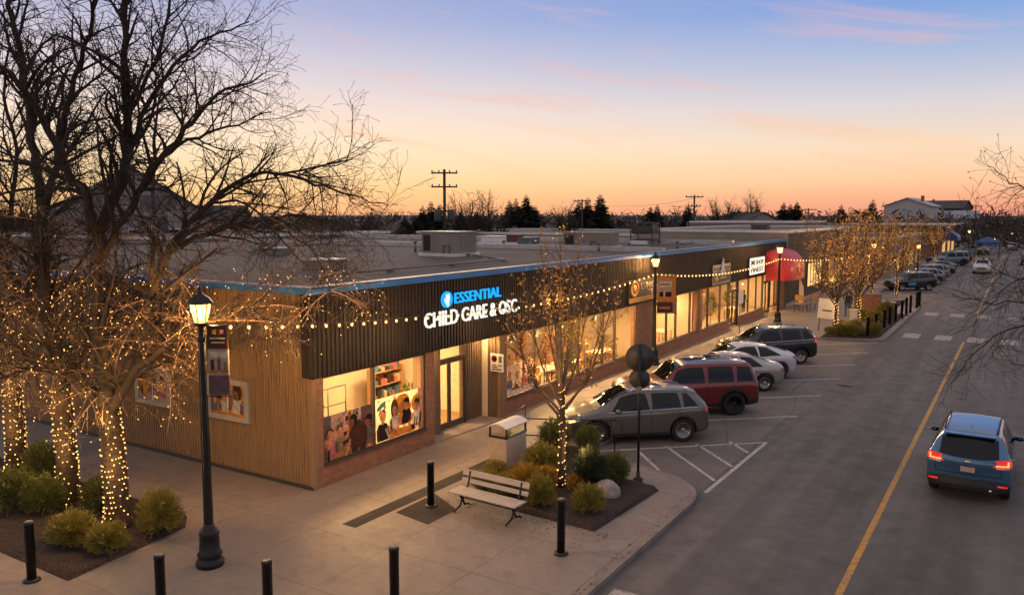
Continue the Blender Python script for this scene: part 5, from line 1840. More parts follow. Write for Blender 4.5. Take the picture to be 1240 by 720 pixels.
fb = [(-8.9, 48.8), (-8.35, 48.7), (-7.8, 48.9), (-7.3, 49.4), (-8.5, 49.9), (-7.9, 50.6), (-7.1, 50.6), (-7.2, 52.3), (-8.4, 55.0), (-7.6, 56.2), (-7.2, 58.2), (-6.7, 49.9)]
for i, (x, y) in enumerate(fb):
    big = i in (8, 9, 10)
    shrub('yellow' if i % 3 else 'low', x, y, 1.25 if big else .85, 1.5 if big else .95, (('%s mound counted from the white sandwich board in the far bed' % ords[i]) if not big else
          ('dark bushy shrub in front of the far brick planter', 'bushy shrub right of the far brick planter', 'bushy shrub behind the first far bollards')[i - 8]) if i < 11 else 'lone yellow mound at the street end of the far bed', gF)

# ------------------------------------------------------------------ far bed furniture
t = thing('sandwich_board', 'white sandwich board on thin black legs under the first far lit tree', 'sign', (-9.5, 50.4, 0), math.radians(-20))
mb = MB(); mb.bbox(-.62, .62, -.03, .03, .75, 1.95, .02, 0, Matrix.Rotation(math.radians(-8), 4, 'X')); mb.build('board', M_WHITE, t)
mb = MB(); mb.box(-.3, .3, -.045, -.034, 1.2, 1.28, 0, Matrix.Rotation(math.radians(-8), 4, 'X')); mb.build('print', M_DGREY, t)
mb = MB(); mb.tube([(-.45, 0, 0), (-.45, .1, .8)], .025, 6); mb.tube([(.45, 0, 0), (.45, .1, .8)], .025, 6); mb.build('leg', M_BLACK, t)
t = thing('stone_post', 'pale square stone post standing among the yellow mounds', 'post', (-8.1, 51.3, 0))
mb = MB(); mb.bbox(-.2, .2, -.2, .2, 0, 1.25, .03); mb.bbox(-.25, .25, -.25, .25, 1.251, 1.33, .02); mb.build('shaft', M_CREAM, t)
t = thing('planter_box', 'square red brick planter box behind the far shrubs', 'planter', (-8.5, 59.3, 0))
mb = MB(); mb.bbox(-.8, .8, -.5, .5, 0, 1.55, .02); mb.build('body', M_BRICK, t)
mb = MB(); mb.bbox(-.86, .86, -.56, .56, 1.552, 1.63, .02); mb.build('cap', M_KERB, t)
t = thing('planter_tub', 'pale round planter tub right of the brick planter box', 'planter', (-7.7, 63.0, 0))
mb = MB(); mb.lathe([(.35, 0), (.5, .7), (.54, .74), (.46, .74), (.44, .66)], 20); mb.build('tub', M_CREAM, t)
t = thing('feather_flag', 'small pale feather flag on a pole outside the far dark shop', 'flag', (-13.35, 60.6, 0))
mb = MB(); mb.tube([(0, 0, 0), (0, 0, 2.3)], .02, 6); mb.build('pole', M_BLACK, t)
mb = MB(); mb.prism([(.02, .5), (.38, .6), (.34, 1.7), (.12, 2.25), (.02, 2.3)], -.006, .006, M=Matrix(((1, 0, 0, 0), (0, 0, 1, 0), (0, 1, 0, 0), (0, 0, 0, 1)))); mb.build('cloth', M_CREAM, t)
for i, (x, y) in enumerate(((-12.9, 59.6), (-12.4, 60.9))):
    t = make_chair(['wooden terrace chair nearest the feather flag', 'wooden terrace chair right of the feather flag'][i], (x, y, 0), 1.2 + i)
    t['group'] = 'terrace chairs'
    t.scale = (1.6, 1.6, 1.35)
t = thing('post_sign', 'small white sign on a thin post on the pavement before the dark shop door', 'sign', (-13.6, 46.9, 0))
mb = MB(); mb.tube([(0, 0, 0), (0, 0, 2.3)], .035, 8); mb.build('post', M_GREY, t)
mb = MB(); mb.box(.04, .06, -.42, .42, 1.75, 2.55); mb.build('plate', M_WHITE, t)
t = thing('flag_banner', 'pale blue banner hanging from the far lamp post', 'banner', (-9.6, 88.0, 0))
mb = MB(); mb.tube([(0, 0, 0), (0, 0, 4.2)], .04, 6); mb.build('pole', M_BLACK, t)
mb = MB(); mb.box(-.9, -.05, -.01, .01, 2.9, 4.1); mb.build('cloth', mat('pale_blue_cloth', (.2, .28, .42), .6), t)

# dry leaves lying about the beds and along the kerb, too many to count
rnd = random.Random(31)
mb = MB()
for i in range(520):
    if i % 3 == 0:
        x, y, z = -6.6 + .25 * rnd.random() ** 2 + rnd.uniform(-.1, .1), rnd.uniform(8, 19), .012
    elif i % 3 == 1:
        x, y, z = rnd.uniform(-11.4, -7.2), 15.55 - abs(rnd.gauss(0, .45)), .012
    else:
        x, y, z = rnd.uniform(-26, -14.8), 11.4 + abs(rnd.gauss(0, .5)), .012
    if x > -6.36:
        z = -.088
    a = rnd.uniform(0, 6.283)
    l_, w_ = rnd.uniform(.02, .045), rnd.uniform(.008, .018)
    c, s_ = math.cos(a), math.sin(a)
    t1, t2 = rnd.uniform(0, .012), rnd.uniform(0, .012)
    mb.add([(x - c * l_, y - s_ * l_, z), (x - s_ * w_, y + c * w_, z + t1), (x + c * l_, y + s_ * l_, z + .004), (x + s_ * w_, y - c * w_, z + t2)], [(0, 1, 2, 3)])
tag(mb.build('leaf_litter', mat('fallen_leaf', (.10, .055, .025), .8, vary=.5, vscale=2)), kind='stuff')

# ------------------------------------------------------------------ trees
def grow(mb, pts, r0, r1, rnd, level, spec, tips=None, m=0):
    """tube along pts; side branches by level. spec[level] = (per metre, length ratio, angle, curl, sides)"""
    n = len(pts)
    rad = [r0 + (r1 - r0) * i / (n - 1) for i in range(n)]
    mb.tube(pts, rad, spec['sides'][min(level, len(spec['sides']) - 1)], m, True, level == 0)
    if tips is not None and level >= spec['depth'] - 1:
        tips.append((Vector(pts[-1]), (Vector(pts[-1]) - Vector(pts[-2])).normalized()))
    if level >= spec['depth']:
        return
    seg = [(Vector(pts[i + 1]) - Vector(pts[i])).length for i in range(n - 1)]
    total = sum(seg)
    cnt = spec['per'][level] * total
    cnt = int(cnt) + (rnd.random() < cnt - int(cnt))
    for c_ in range(cnt):
        f = spec['start'][level] + (1 - spec['start'][level]) * ((c_ + rnd.random()) / max(1, cnt))
        dd = f * total
        i = 0
        while i < n - 2 and dd > seg[i]:
            dd -= seg[i]
            i += 1
        a, b = Vector(pts[i]), Vector(pts[i + 1])
        p = a.lerp(b, min(1, dd / max(seg[i], 1e-6)))
        tg = (b - a).normalized()
        side = tg.cross(Vector((rnd.uniform(-1, 1), rnd.uniform(-1, 1), rnd.uniform(-1, 1))))
        if side.length < .05:
            continue
        side.normalize()
        ang = math.radians(spec['ang'][level] * rnd.uniform(.7, 1.3))
        dr = (tg * math.cos(ang) + side * math.sin(ang))
        dr.z += spec['up'][level]
        dr.normalize()
        ln = spec['len'][level] * rnd.uniform(.55, 1.25) * (1.15 - .55 * f)
        rr = (r0 + (r1 - r0) * f)
        cr0 = min(rr * .62, spec['rad'][level])
        k = spec['segs'][level]
        q, path = p.copy(), [p]
        wob = Vector((rnd.uniform(-1, 1), rnd.uniform(-1, 1), rnd.uniform(-1, 1))) * spec['curl'][level]
        for s in range(k):
            dr = (dr + wob / k + Vector((rnd.uniform(-1, 1), rnd.uniform(-1, 1), rnd.uniform(-1, 1))) * spec['jit'][level]
                  + Vector((0, 0, spec['grav'][level] / k))).normalized()
            q = q + dr * (ln / k)
            path.append(q)
        grow(mb, path, cr0, max(cr0 * .35, spec['min']), rnd, level + 1, spec, tips, m)


BIG = dict(depth=3, per=[3.6, 5.0, 5.6], len=[1.75, .9, .45], ang=[48, 50, 48], up=[.22, .12, .06], curl=[.9, 1.2, 1.5], jit=[.10, .16, .2], grav=[.05, .0, -.05],
           rad=[.055, .018, .0085], segs=[7, 5, 4], sides=[9, 5, 3, 3], start=[.12, .08, .05], min=.005)


def smooth(pts, n=4):
    """Catmull-Rom through the given points"""
    P = [Vector(p) for p in pts]
    P = [P[0] * 2 - P[1]] + P + [P[-1] * 2 - P[-2]]
    out = []
    for i in range(1, len(P) - 2):
        for k in range(n):
            t = k / n
            a, b, c, d_ = P[i - 1], P[i], P[i + 1], P[i + 2]
            out.append(.5 * ((2 * b) + (c - a) * t + (2 * a - 5 * b + 4 * c - d_) * t * t + (3 * b - a - 3 * c + d_) * t ** 3))
    out.append(P[-2])
    return out


def limb_pts(px, dist, rnd, spread):
    """sight-line survey of one limb; each limb leans towards or away from the street as it rises"""
    out, off = [], 0
    for i, (u, v) in enumerate(px):
        out.append(A(u, v, dist + off))
        off += spread * (1 + .4 * rnd.uniform(-1, 1)) / max(1, len(px) - 1)
    return out


def wound_lights(label, path, radii, turns, n, extra=None, rb=.026, group='fairy light strings wound on the trunks', seed=0, more=0):
    """string wound round a trunk: cable, bulbs as parts; extra = points for bulbs up in the crown"""
    t = thing('fairy_lights', label, 'fairy lights', path[0], 0, group)
    rnd = random.Random(seed)
    pts, N = [], n * 4
    seg = [(path[i + 1] - path[i]).length for i in range(len(path) - 1)]
    tot = sum(seg)
    for j in range(N + 1):
        dd = tot * j / N
        i = 0
        while i < len(seg) - 1 and dd > seg[i]:
            dd -= seg[i]
            i += 1
        f = dd / seg[i]
        p = path[i].lerp(path[i + 1], f)
        r = radii[i] + (radii[i + 1] - radii[i]) * f + .018
        tg = (path[i + 1] - path[i]).normalized()
        a = tg.orthogonal().normalized()
        b = tg.cross(a)
        q = 2 * math.pi * turns * j / N + .5 * math.sin(j * .37)
        pts.append(p + (a * math.cos(q) + b * math.sin(q)) * r - path[0])
    mb = MB(); mb.tube(pts, .005, 3); mb.build('cable', M_BLACK, t)
    if not hasattr(wound_lights, 'me'):
        mb = MB(); mb.ball((0, 0, 0), .026, .026, .026, 6, 4); wound_lights.me = mb.mesh('bulb', M_FAIRY)
    ids = list(range(N))
    for j in range(n):
        k = int((j + rnd.uniform(.1, .9)) * 4)
        o = link('bulb', wound_lights.me, t, pts[min(k, N)])
        o.scale = (rb / .026 * rnd.uniform(.7, 1.3),) * 3
    if more:
        mb = MB()
        for j in range(more):
            mb.ball(pts[int((j + rnd.random()) / more * N)] * 1.0, rb, n=5, k=3)
        tag(mb.build('bulbs', M_FAIRY, t), kind='stuff')
    if extra:
        mb = MB()
        for p in extra:
            mb.ball(p - path[0], rb * .75, n=5, k=3)
        tag(mb.build('crown_bulbs', M_FAIRYD, t), kind='stuff')
    return t


def big_tree(label, base_px, dist, trunk_px, trunk_r, limbs, seed, lights_label=None, spec=BIG, nl=96, turns=16, ltop_=None, nsp=80):
    rnd = random.Random(seed)
    b = G(*base_px)
    b.z = 0.03
    t = thing('bare_tree', label, 'tree', b, 0, 'large bare trees at the corner')
    tp = smooth([b] + [A(u, v, dist + .05 * i) for i, (u, v) in enumerate(trunk_px)], 5)
    n = len(tp)
    tr = [trunk_r[0] + (trunk_r[1] - trunk_r[0]) * (i / (n - 1)) for i in range(n)]
    tr[0] *= 1.25
    tr[1] *= 1.1
    mb = MB(); mb.tube(tp, tr, 16)
    trunk = mb.build('trunk', M_BARK, t, world=True)
    mb = MB()
    tips = []
    limbs_done = {}
    for key, start, px, r0, r1, spread in limbs:
        pts = limb_pts(px, dist, rnd, spread)
        if start is not None:
            src = limbs_done.get(start, tp)
            j = min(range(len(src)), key=lambda i: (src[i] - pts[0]).length)
            pts[0] = src[j]
            off = (src[j] - A(px[0][0], px[0][1], dist)).length
            back = (A(px[0][0], px[0][1], dist) - Vector((0, 0, CAMH))).normalized()
            dsh = (src[j] - A(px[0][0], px[0][1], dist)).dot(back)
            for i in range(1, len(pts)):
                pts[i] = pts[i] + (pts[i] - Vector((0, 0, CAMH))).normalized() * dsh
        sp = smooth(pts, 4)
        for i in range(1, len(sp)):
            sp[i] = sp[i] + Vector((rnd.uniform(-1, 1), rnd.uniform(-1, 1), rnd.uniform(-1, 1))) * .05
        limbs_done[key] = sp
        grow(mb, sp, r0, r1, rnd, 0, spec, tips)
    CURL = dict(depth=2, per=[3.4, 4.2], len=[.75, .4], ang=[50, 50], up=[.0, .0], curl=[1.5, 1.9], jit=[.22, .3], grav=[-.3, -.2], rad=[.008, .005], segs=[6, 5], sides=[4, 3, 3], start=[.1, .1], min=.0038)
    mc = MB()
    low = [q for s_ in limbs_done.values() for q in s_ if 2.9 < q.z < 7.2]
    for _ in range(nsp):
        q = rnd.choice(low)
        a_ = rnd.uniform(0, 6.283)
        dr = Vector((math.cos(a_), math.sin(a_), rnd.uniform(-.35, .5))).normalized()
        wob = Vector((rnd.uniform(-1, 1), rnd.uniform(-1, 1), rnd.uniform(-1, .2))) * 1.1
        path, k, ln = [q], 8, rnd.uniform(.9, 2.1)
        for s_ in range(k):
            dr = (dr + wob / k + Vector((rnd.uniform(-1, 1), rnd.uniform(-1, 1), rnd.uniform(-1, 1))) * .12 + Vector((0, 0, -.05))).normalized()
            path.append(path[-1] + dr * ln / k)
        grow(mc, path, .014, .005, rnd, 0, CURL, tips)
    crown = mb.build('crown', M_TWIG, t, world=True)
    mc.build('twigs', M_FINE, crown)
    if lights_label:
        k = [i for i in range(n) if tp[i].z < (ltop_ or 3.2)]
        ex = [p for p, _ in tips if p.z < 5.6 and rnd.random() < .17]
        wound_lights(lights_label, [tp[i] for i in k], [tr[i] for i in k], turns, nl, ex, .0155, seed=seed, more=90)
        for z, pw, of in ((1.5, 26, .6), (2.7, 26, .6), (4.0, 22, 1.1), (5.0, 14, 1.3)):
            j = min(range(n), key=lambda i: abs(tp[i].z - z))
            lo = bpy.data.objects.new('string_glow', lampdata('string_glow', pw, (1.0, .55, .18), .05))
            COL.objects.link(lo); lo.parent = t; lo.location = Vector((tp[j].x + of * .8, tp[j].y - of, max(tp[j].z, z))) - t.location
    return t


# the right trunk of the three at the corner
big_tree('large bare tree with the nearest lit trunk beside the corner lamp post', (143, 640), 19.35, [(140, 580), (135, 530), (131, 488)], (.26, .21), [
    ('m', None, [(131, 490), (127, 440), (120, 380), (118, 335), (122, 285)], .20, .15, 0.3),
    ('a', 'm', [(122, 285), (103, 240), (75, 190), (45, 130), (15, 92), (-25, 60)], .11, .03, -1.6),
    ('b', 'm', [(122, 285), (146, 222), (154, 150), (150, 70), (157, -25)], .13, .05, .6),
    ('b2', 'b', [(148, 215), (172, 140), (210, 80), (255, 45), (300, 25)], .07, .015, 1.5),
    ('b3', 'b', [(152, 140), (180, 90), (205, 20), (215, -40)], .05, .02, -1.5),
    ('c', 'm', [(124, 300), (150, 262), (188, 205), (226, 158), (262, 118), (318, 92)], .10, .016, -1.2),
    ('c2', 'c', [(200, 190), (240, 165), (285, 150), (330, 135)], .045, .012, 1.6),
    ('d', None, [(134, 500), (158, 456), (195, 424), (238, 394), (288, 373), (330, 366)], .12, .014, -1.4),
    ('e', None, [(133, 492), (160, 440), (174, 390), (190, 335), (212, 292), (252, 246), (300, 214), (352, 208), (428, 192)], .13, .014, -.8),
    ('e2', 'e', [(205, 305), (250, 284), (310, 268), (365, 262), (440, 282)], .07, .010, 1.6),
    ('e3', 'e', [(330, 210), (380, 222), (430, 238), (470, 250)], .035, .008, -1.2),
    ('e4', 'e', [(252, 246), (300, 248), (350, 300), (400, 352)], .032, .008, -.6),
    ('e5', 'e2', [(310, 268), (360, 290), (395, 330), (405, 390)], .028, .007, .6),
    ('f', None, [(131, 488), (100, 462), (60, 448), (15, 452), (-25, 470)], .10, .03, 1.4)], 11,
    'warm fairy lights wound round the nearest thick trunk beside the corner lamp post', nl=99, turns=24)
big_tree('large bare tree with the middle lit trunk in the corner bed', (82, 610), 21.55, [(81, 560), (77, 510), (74, 470)], (.25, .20), [
    ('m', None, [(74, 472), (66, 425), (56, 360), (52, 300), (50, 240)], .17, .12, .2),
    ('a', 'm', [(50, 240), (40, 170), (30, 100), (15, 20), (5, -40)], .11, .04, 1.2),
    ('b', 'm', [(50, 250), (72, 180), (88, 110), (108, 40), (118, -30)], .09, .03, -1.3),
    ('c', 'm', [(60, 400), (28, 350), (-5, 300), (-40, 240)], .09, .03, 1.5),
    ('d', None, [(75, 475), (98, 430), (128, 395), (170, 360), (215, 350)], .09, .014, 1.2),
    ('f', 'm', [(57, 370), (90, 330), (120, 270), (140, 200)], .05, .012, 1.6)], 12,
    'warm fairy lights wound round the middle thick trunk in the corner bed', nl=99, turns=22)
big_tree('large bare tree with the lit trunk at the frame edge', (20, 578), 24.3, [(19, 530), (16, 490), (14, 455)], (.25, .2), [
    ('m', None, [(14, 458), (4, 410), (-12, 340), (-20, 270)], .15, .1, .2),
    ('b', None, [(15, 460), (30, 410), (42, 350), (46, 290), (60, 230), (95, 130)], .12, .02, 1.0),
    ('c', 'm', [(-12, 340), (10, 280), (20, 200), (8, 120), (10, 40)], .08, .02, -1.0),
    ('d', None, [(15, 465), (40, 440), (75, 420), (110, 410)], .07, .012, -1.4)], 13,
    'warm fairy lights wound round the thick trunk at the frame edge', nl=99, turns=20, ltop_=3.4)

# the young tree before the long window
YOUNG = dict(depth=2, per=[4.6, 8.5], len=[.7, .32], ang=[32, 42], up=[.35, .25], curl=[.5, .8], jit=[.08, .16], grav=[.1, .05], rad=[.016, .006], segs=[5, 4], sides=[7, 4, 3], start=[.2, .15], min=.0035)


def young_tree(label, x, y, h, trunk_h, r, spreads, seed, spec, buds=None, lights=None, nl=60, rb=.02, crown_l=.05, group='small lit street trees', leaf=1.5, glow=5):
    rnd = random.Random(seed)
    t = thing('street_tree', label, 'tree', (x, y, .03), 0, group)
    tp = smooth([(0, 0, 0), (.03, 0, trunk_h * .5), (0, .03, trunk_h)], 5)
    tr = [r * (1.15 - .4 * i / (len(tp) - 1)) for i in range(len(tp))]
    mb = MB(); mb.tube(tp, tr, 10)
    mb.build('trunk', M_BARK, t)
    mb, tips = MB(), []
    for (dx, dy, dz, z0) in spreads:
        f = z0 / trunk_h
        p0 = Vector((0, .03 * f, z0))
        end = Vector((dx, dy, dz))
        mid = p0.lerp(end, .5) + Vector((dx * .10, dy * .10, -.06 * dz + .05))
        grow(mb, smooth([p0, p0.lerp(mid, .5) + Vector((dx * .05, dy * .05, 0)), mid, end], 3), r * .5, .008, rnd, 0, spec, tips)
    mb.build('crown', M_YTWIG, t)
    if buds:
        mb = MB()
        for p, dr in tips:
            if rnd.random() < buds:
                for _ in range(rnd.randint(2, 4)):
                    g = (dr + Vector((rnd.uniform(-1, 1), rnd.uniform(-1, 1), rnd.uniform(-1, 1))) * .7).normalized()
                    s = g.orthogonal().normalized() * rnd.uniform(.006, .014) * leaf
                    l_ = rnd.uniform(.03, .07) * leaf
                    mb.add([p, p + g * l_ * .5 + s, p + g * l_, p + g * l_ * .5 - s], [(0, 1, 2, 3)])
        mb.build('dry_leaves', M_BUD, t)
    if lights:
        off = Vector((x, y, .03))
        ex = [p + off for p, _ in tips if rnd.random() < crown_l]
        for k in range(glow):
            lo = bpy.data.objects.new('string_glow', lampdata('string_glow', 17, (1.0, .55, .18), .05))
            COL.objects.link(lo); lo.parent = t; lo.location = (.55 * math.cos(k * 2.2), .55 * math.sin(k * 2.2), 1.1 + (h - 1.6) * k / glow)
        wound_lights(lights, [p + off for p in tp], tr, 5 + trunk_h * 3.2, nl, ex, rb, 'fairy light strings on the small trees', seed)
    return t


sp = []
rnd = random.Random(5)
for i, (dx, dz, z0) in enumerate(((-1.35, 4.4, 1.95), (-.95, 5.2, 2.1), (-.5, 6.0, 2.5), (.0, 6.3, 2.6), (.45, 5.9, 2.5), (.85, 5.5, 2.2), (1.15, 4.9, 2.0), (-.25, 5.6, 2.55), (.3, 5.3, 2.45), (-1.2, 4.1, 1.8), (1.15, 4.3, 1.9))):
    q = rnd.uniform(-1.1, 1.1)
    sp.append((dx * RT.x - q * RT.y, dx * RT.y + q * RT.x, dz, z0))
young_tree('young bare tree with thin lit trunk and dry orange buds before the long shop window', -9.47, 17.5, 6.2, 2.7, .085, sp, 21, YOUNG, .9,
           'warm fairy lights wound round the thin trunk before the long shop window', 84, .013, .07)
FARS = dict(depth=2, per=[3.0, 5.5], len=[1.15, .5], ang=[38, 44], up=[.3, .2], curl=[.7, 1.0], jit=[.1, .2], grav=[.05, 0], rad=[.02, .009], segs=[4, 3], sides=[5, 3, 3], start=[.15, .1], min=.006)
for i, (x, y, h, lab, ll) in enumerate(((-8.75, 49.3, 6.9, 'first lit bare tree of the far bed beside the sandwich board', 'fairy lights wound on the tree beside the sandwich board'), (-8.3, 54.2, 7.0, 'second lit bare tree of the far bed above the stone post', 'fairy lights wound on the tree above the stone post'),
                                        (-9.0, 64.5, 7.2, 'third lit bare tree of the far bed behind the brick planter', 'fairy lights wound on the tree behind the brick planter'), (-8.7, 76.0, 6.4, 'lit bare tree standing by the dark car with the blue door mark', 'fairy lights wound on the tree by the dark car with the blue mark'),
                                        (-10.6, 68.0, 7.0, 'lit bare tree close to the dark based lamp post', 'fairy lights wound on the tree close to the dark based lamp post'), (-10.8, 99.0, 6.6, 'lit bare tree behind the far line of parked cars', 'fairy lights wound on the tree behind the far line of parked cars'), (-9.6, 124.0, 7.2, 'golden bare tree before the wide far brick building', 'fairy lights wound on the tree before the wide far brick building'))):
    sp = []
    rnd = random.Random(60 + i)
    for k in range(12):
        q = 2 * math.pi * k / 12 + rnd.uniform(-.2, .2)
        rr = rnd.uniform(.7, 2.5)
        sp.append((rr * math.cos(q), rr * math.sin(q), h - .45 * rr + rnd.uniform(-.5, .3) - (1.2 if k % 3 == 0 else 0), rnd.uniform(1.5, 2.1)))
    young_tree(lab, x, y, h, 2.1, .11, sp, 30 + i, FARS, 1.0, ll, 60 if i < 2 else 40,   .020, .17, leaf=2.6, glow=5)

# branches of the tree at the right, on the other side of the road
RIGHT = dict(depth=2, per=[8.0, 7.0], len=[.95, .40], ang=[42, 45], up=[-.02, .05], curl=[.8, 1.0], jit=[.12, .17], grav=[-.15, .0], rad=[.010, .005], segs=[6, 4], sides=[6, 4, 3], start=[.05, .05], min=.0033)
t = thing('roadside_tree', 'bare budding tree whose drooping twigs reach in from beyond the right frame edge', 'tree', (3.9, 15.4, 0))
rnd = random.Random(8)
mb = MB(); mb.tube(smooth([(3.9, 15.4, 0), (3.85, 15.4, 2), (3.7, 15.35, 4.2)], 4), .17, 12); mb.build('trunk', M_BARK, t, world=True)
mb, tips = MB(), []
root = Vector((3.7, 15.35, 4.1))
for px, dist, r0 in (([(1330, 360), (1262, 366), (1205, 366), (1150, 358)], 14.8, .03), ([(1330, 290), (1255, 305), (1205, 288), (1172, 262)], 15.2, .026), ([(1320, 220), (1262, 235), (1225, 220), (1200, 200)], 15.4, .026),
                     ([(1330, 400), (1262, 392), (1205, 405), (1165, 445), (1150, 470)], 14.6, .024), ([(1340, 330), (1275, 340), (1215, 330), (1168, 296)], 15.8, .024), ([(1330, 310), (1262, 330), (1215, 350), (1178, 395)], 15.0, .022),
                     ([(1320, 250), (1262, 270), (1232, 300), (1200, 345)], 16.0, .022), ([(1330, 180), (1275, 205), (1240, 225), (1215, 250)], 15.6, .02), ([(1330, 380), (1280, 420), (1240, 440), (1200, 430)], 15.2, .02)):
    pts = [root] + [A(u, v, dist) for u, v in px]
    pts = smooth(pts, 4)
    pts = pts[:1] + [q + Vector((rnd.uniform(-1, 1), rnd.uniform(-1, 1), rnd.uniform(-1, 1))) * .045 for q in pts[1:]]
    grow(mb, pts, r0 * .85, .0045, rnd, 0, RIGHT, tips)
for q in range(7):
    a = q * .9
    grow(mb, smooth([root, root + Vector((math.cos(a), math.sin(a), 1.2)), root + Vector((2 * math.cos(a), 2 * math.sin(a), 3.0 + .3 * q))], 4), .05, .01, rnd, 0, RIGHT, tips) if math.cos(a) > -.3 else None
mb.build('crown', M_TWIG, t, world=True)
mb = MB()
for p, dr in tips:
    if rnd.random() < .35:
        mb.ball(p, .010, .010, .016, 5, 4)
mb.build('leaves', M_BUD, t, world=True)


# ------------------------------------------------------------------ far trees
def conifer(label, x, y, h, w, seed, group='dark firs on the skyline'):
    rnd = random.Random(seed)
    t = thing('fir_tree', label, 'tree', (x, y, -.16), 0, group)
    mb = MB(); mb.tube([(0, 0, 0), (0, 0, h * .97)], [.22, .03], 6); mb.build('trunk', M_BARK, t)
    mb = MB()
    z = h * .10
    while z < h:
        f = (z - h * .1) / (h * .9)
        rr = w * (1 - f) ** .85 * rnd.uniform(.72, 1.12) + .12
        for k in range(int(18 + 16 * (1 - f))):
            q = rnd.uniform(0, 6.283)
            l_ = rr * rnd.uniform(.6, 1.1)
            d0 = Vector((math.cos(q), math.sin(q), rnd.uniform(-.45, .1)))
            s = Vector((-math.sin(q), math.cos(q), 0))
            p = Vector((0, 0, z))
            for j in range(4):
                a = p + d0 * l_ * (j + .3) / 4
                wd = l_ * .20 * (1.2 - .2 * j)
                g = d0 * l_ * .42
                tilt = Vector((0, 0, rnd.uniform(-.25, .12) * l_ * .5))
                mb.add([a, a + g * .5 + s * wd + tilt, a + g, a + g * .5 - s * wd + tilt], [(0, 1, 2, 3)])
                mb.add([a, a + g * .45 + Vector((0, 0, -wd * .8)), a + g, a + g * .6 + Vector((0, 0, wd * .35))], [(0, 1, 2, 3)])
        z += h * .026
    mb.build('crown', M_FIR, t)
    return t


firs = [(504, 262, 118, 9.5, 1.9), (512, 252, 122, 10, 2.0), (522, 247, 125, 11, 2.1), (533, 250, 126, 10, 2.0), (558, 258, 130, 9, 1.9), (577, 260, 132, 8.5, 2.0), (617, 245, 140, 12, 2.0), (625, 243, 142, 12, 1.8), (637, 239, 140, 14, 2.9),
        (648, 252, 141, 10, 2.4), (701, 244, 150, 12, 2.2), (712, 242, 152, 12.5, 2.2), (727, 238, 148, 13.5, 2.6), (788, 252, 175, 10, 2.0), (796, 250, 176, 10.5, 2.1), (833, 250, 150, 10.5, 1.8), (949, 247, 190, 13, 2.4), (957, 249, 192, 12, 2.2),
        (965, 246, 191, 13.5, 2.4), (1019, 250, 160, 10.5, 1.8), (1057, 244, 165, 12, 2.0), (490, 264, 116, 8.5, 2.0), (905, 262, 185, 8, 2.0), (915, 258, 188, 9, 2.2), (1048, 255, 166, 9, 1.8)]
fl = ['dark fir %s' % s for s in ('low at the left of the skyline group', 'beside the tall pole group, second from its left', 'with a sharp tip left of the tall pole', 'just left of the tall pole', 'just right of the tall pole', 'under the spreading bare trees',
      'narrow at the left of the biggest fir', 'narrow close against the biggest fir', 'biggest and darkest near the middle of the skyline', 'broad at the right flank of the biggest fir', 'left of the paired poles', 'between the paired poles', 'tall right of the paired poles',
      'left one of the pair before the open skyline', 'right one of the pair before the open skyline', 'beside the second crossarm pole', 'left one of the tight trio on the skyline', 'middle one of the tight trio on the skyline', 'right one of the tight trio on the skyline',
      'behind the first far lit tree', 'pointed behind the far lit trees', 'lowest at the left end of the skyline group', 'small behind the dark roofed house', 'rounded beside the dark roofed house', 'low left of the pointed one behind the lit trees')]
for i, ((u, v, dd, h, w), l) in enumerate(zip(firs, fl)):
    p = A(u, v, dd)
    conifer(l, p.x, p.y, (p.z + .16) * 1.06, w * 1.45, 100 + i)

BARE = dict(depth=2, per=[2.6, 3.2], len=[2.4, 1.1], ang=[40, 45], up=[.3, .15], curl=[.8, 1.0], jit=[.12, .2], grav=[.1, 0], rad=[.08, .045], segs=[4, 3], sides=[5, 3, 3], start=[.15, .1], min=.015)


def bare_far(label, u, v, dd, wpx, seed, thick=1.0, fan=9, split=.30, group='bare trees on the skyline'):
    p = A(u, v, dd)
    h = p.z + .16
    w = wpx / FOC * dd
    rnd = random.Random(seed)
    t = thing('bare_tree', label, 'tree', (p.x, p.y, -.16), 0, group)
    mb = MB(); mb.tube(smooth([(0, 0, 0), (.1, 0, h * split * .6), (0, .1, h * split)], 3), [.28 * thick * (1 - .05 * i) for i in range(7)], 8); mb.build('trunk', M_BARK, t)
    mb = MB()
    for k in range(fan):
        q = 2 * math.pi * k / fan + rnd.uniform(-.3, .3)
        rr = w * rnd.uniform(.35, 1.0)
        e = Vector((rr * math.cos(q), rr * math.sin(q), h * (1 - .35 * (rr / w) ** 2) * rnd.uniform(.85, 1.02)))
        s = Vector((0, .05, h * split * rnd.uniform(.7, 1)))
        grow(mb, smooth([s, s.lerp(e, .4) + Vector((e.x * .15, e.y * .15, 0)), e], 4), .14 * thick, .03, rnd, 0, BARE)
    mb.build('crown', M_TWIG, t)
    return t


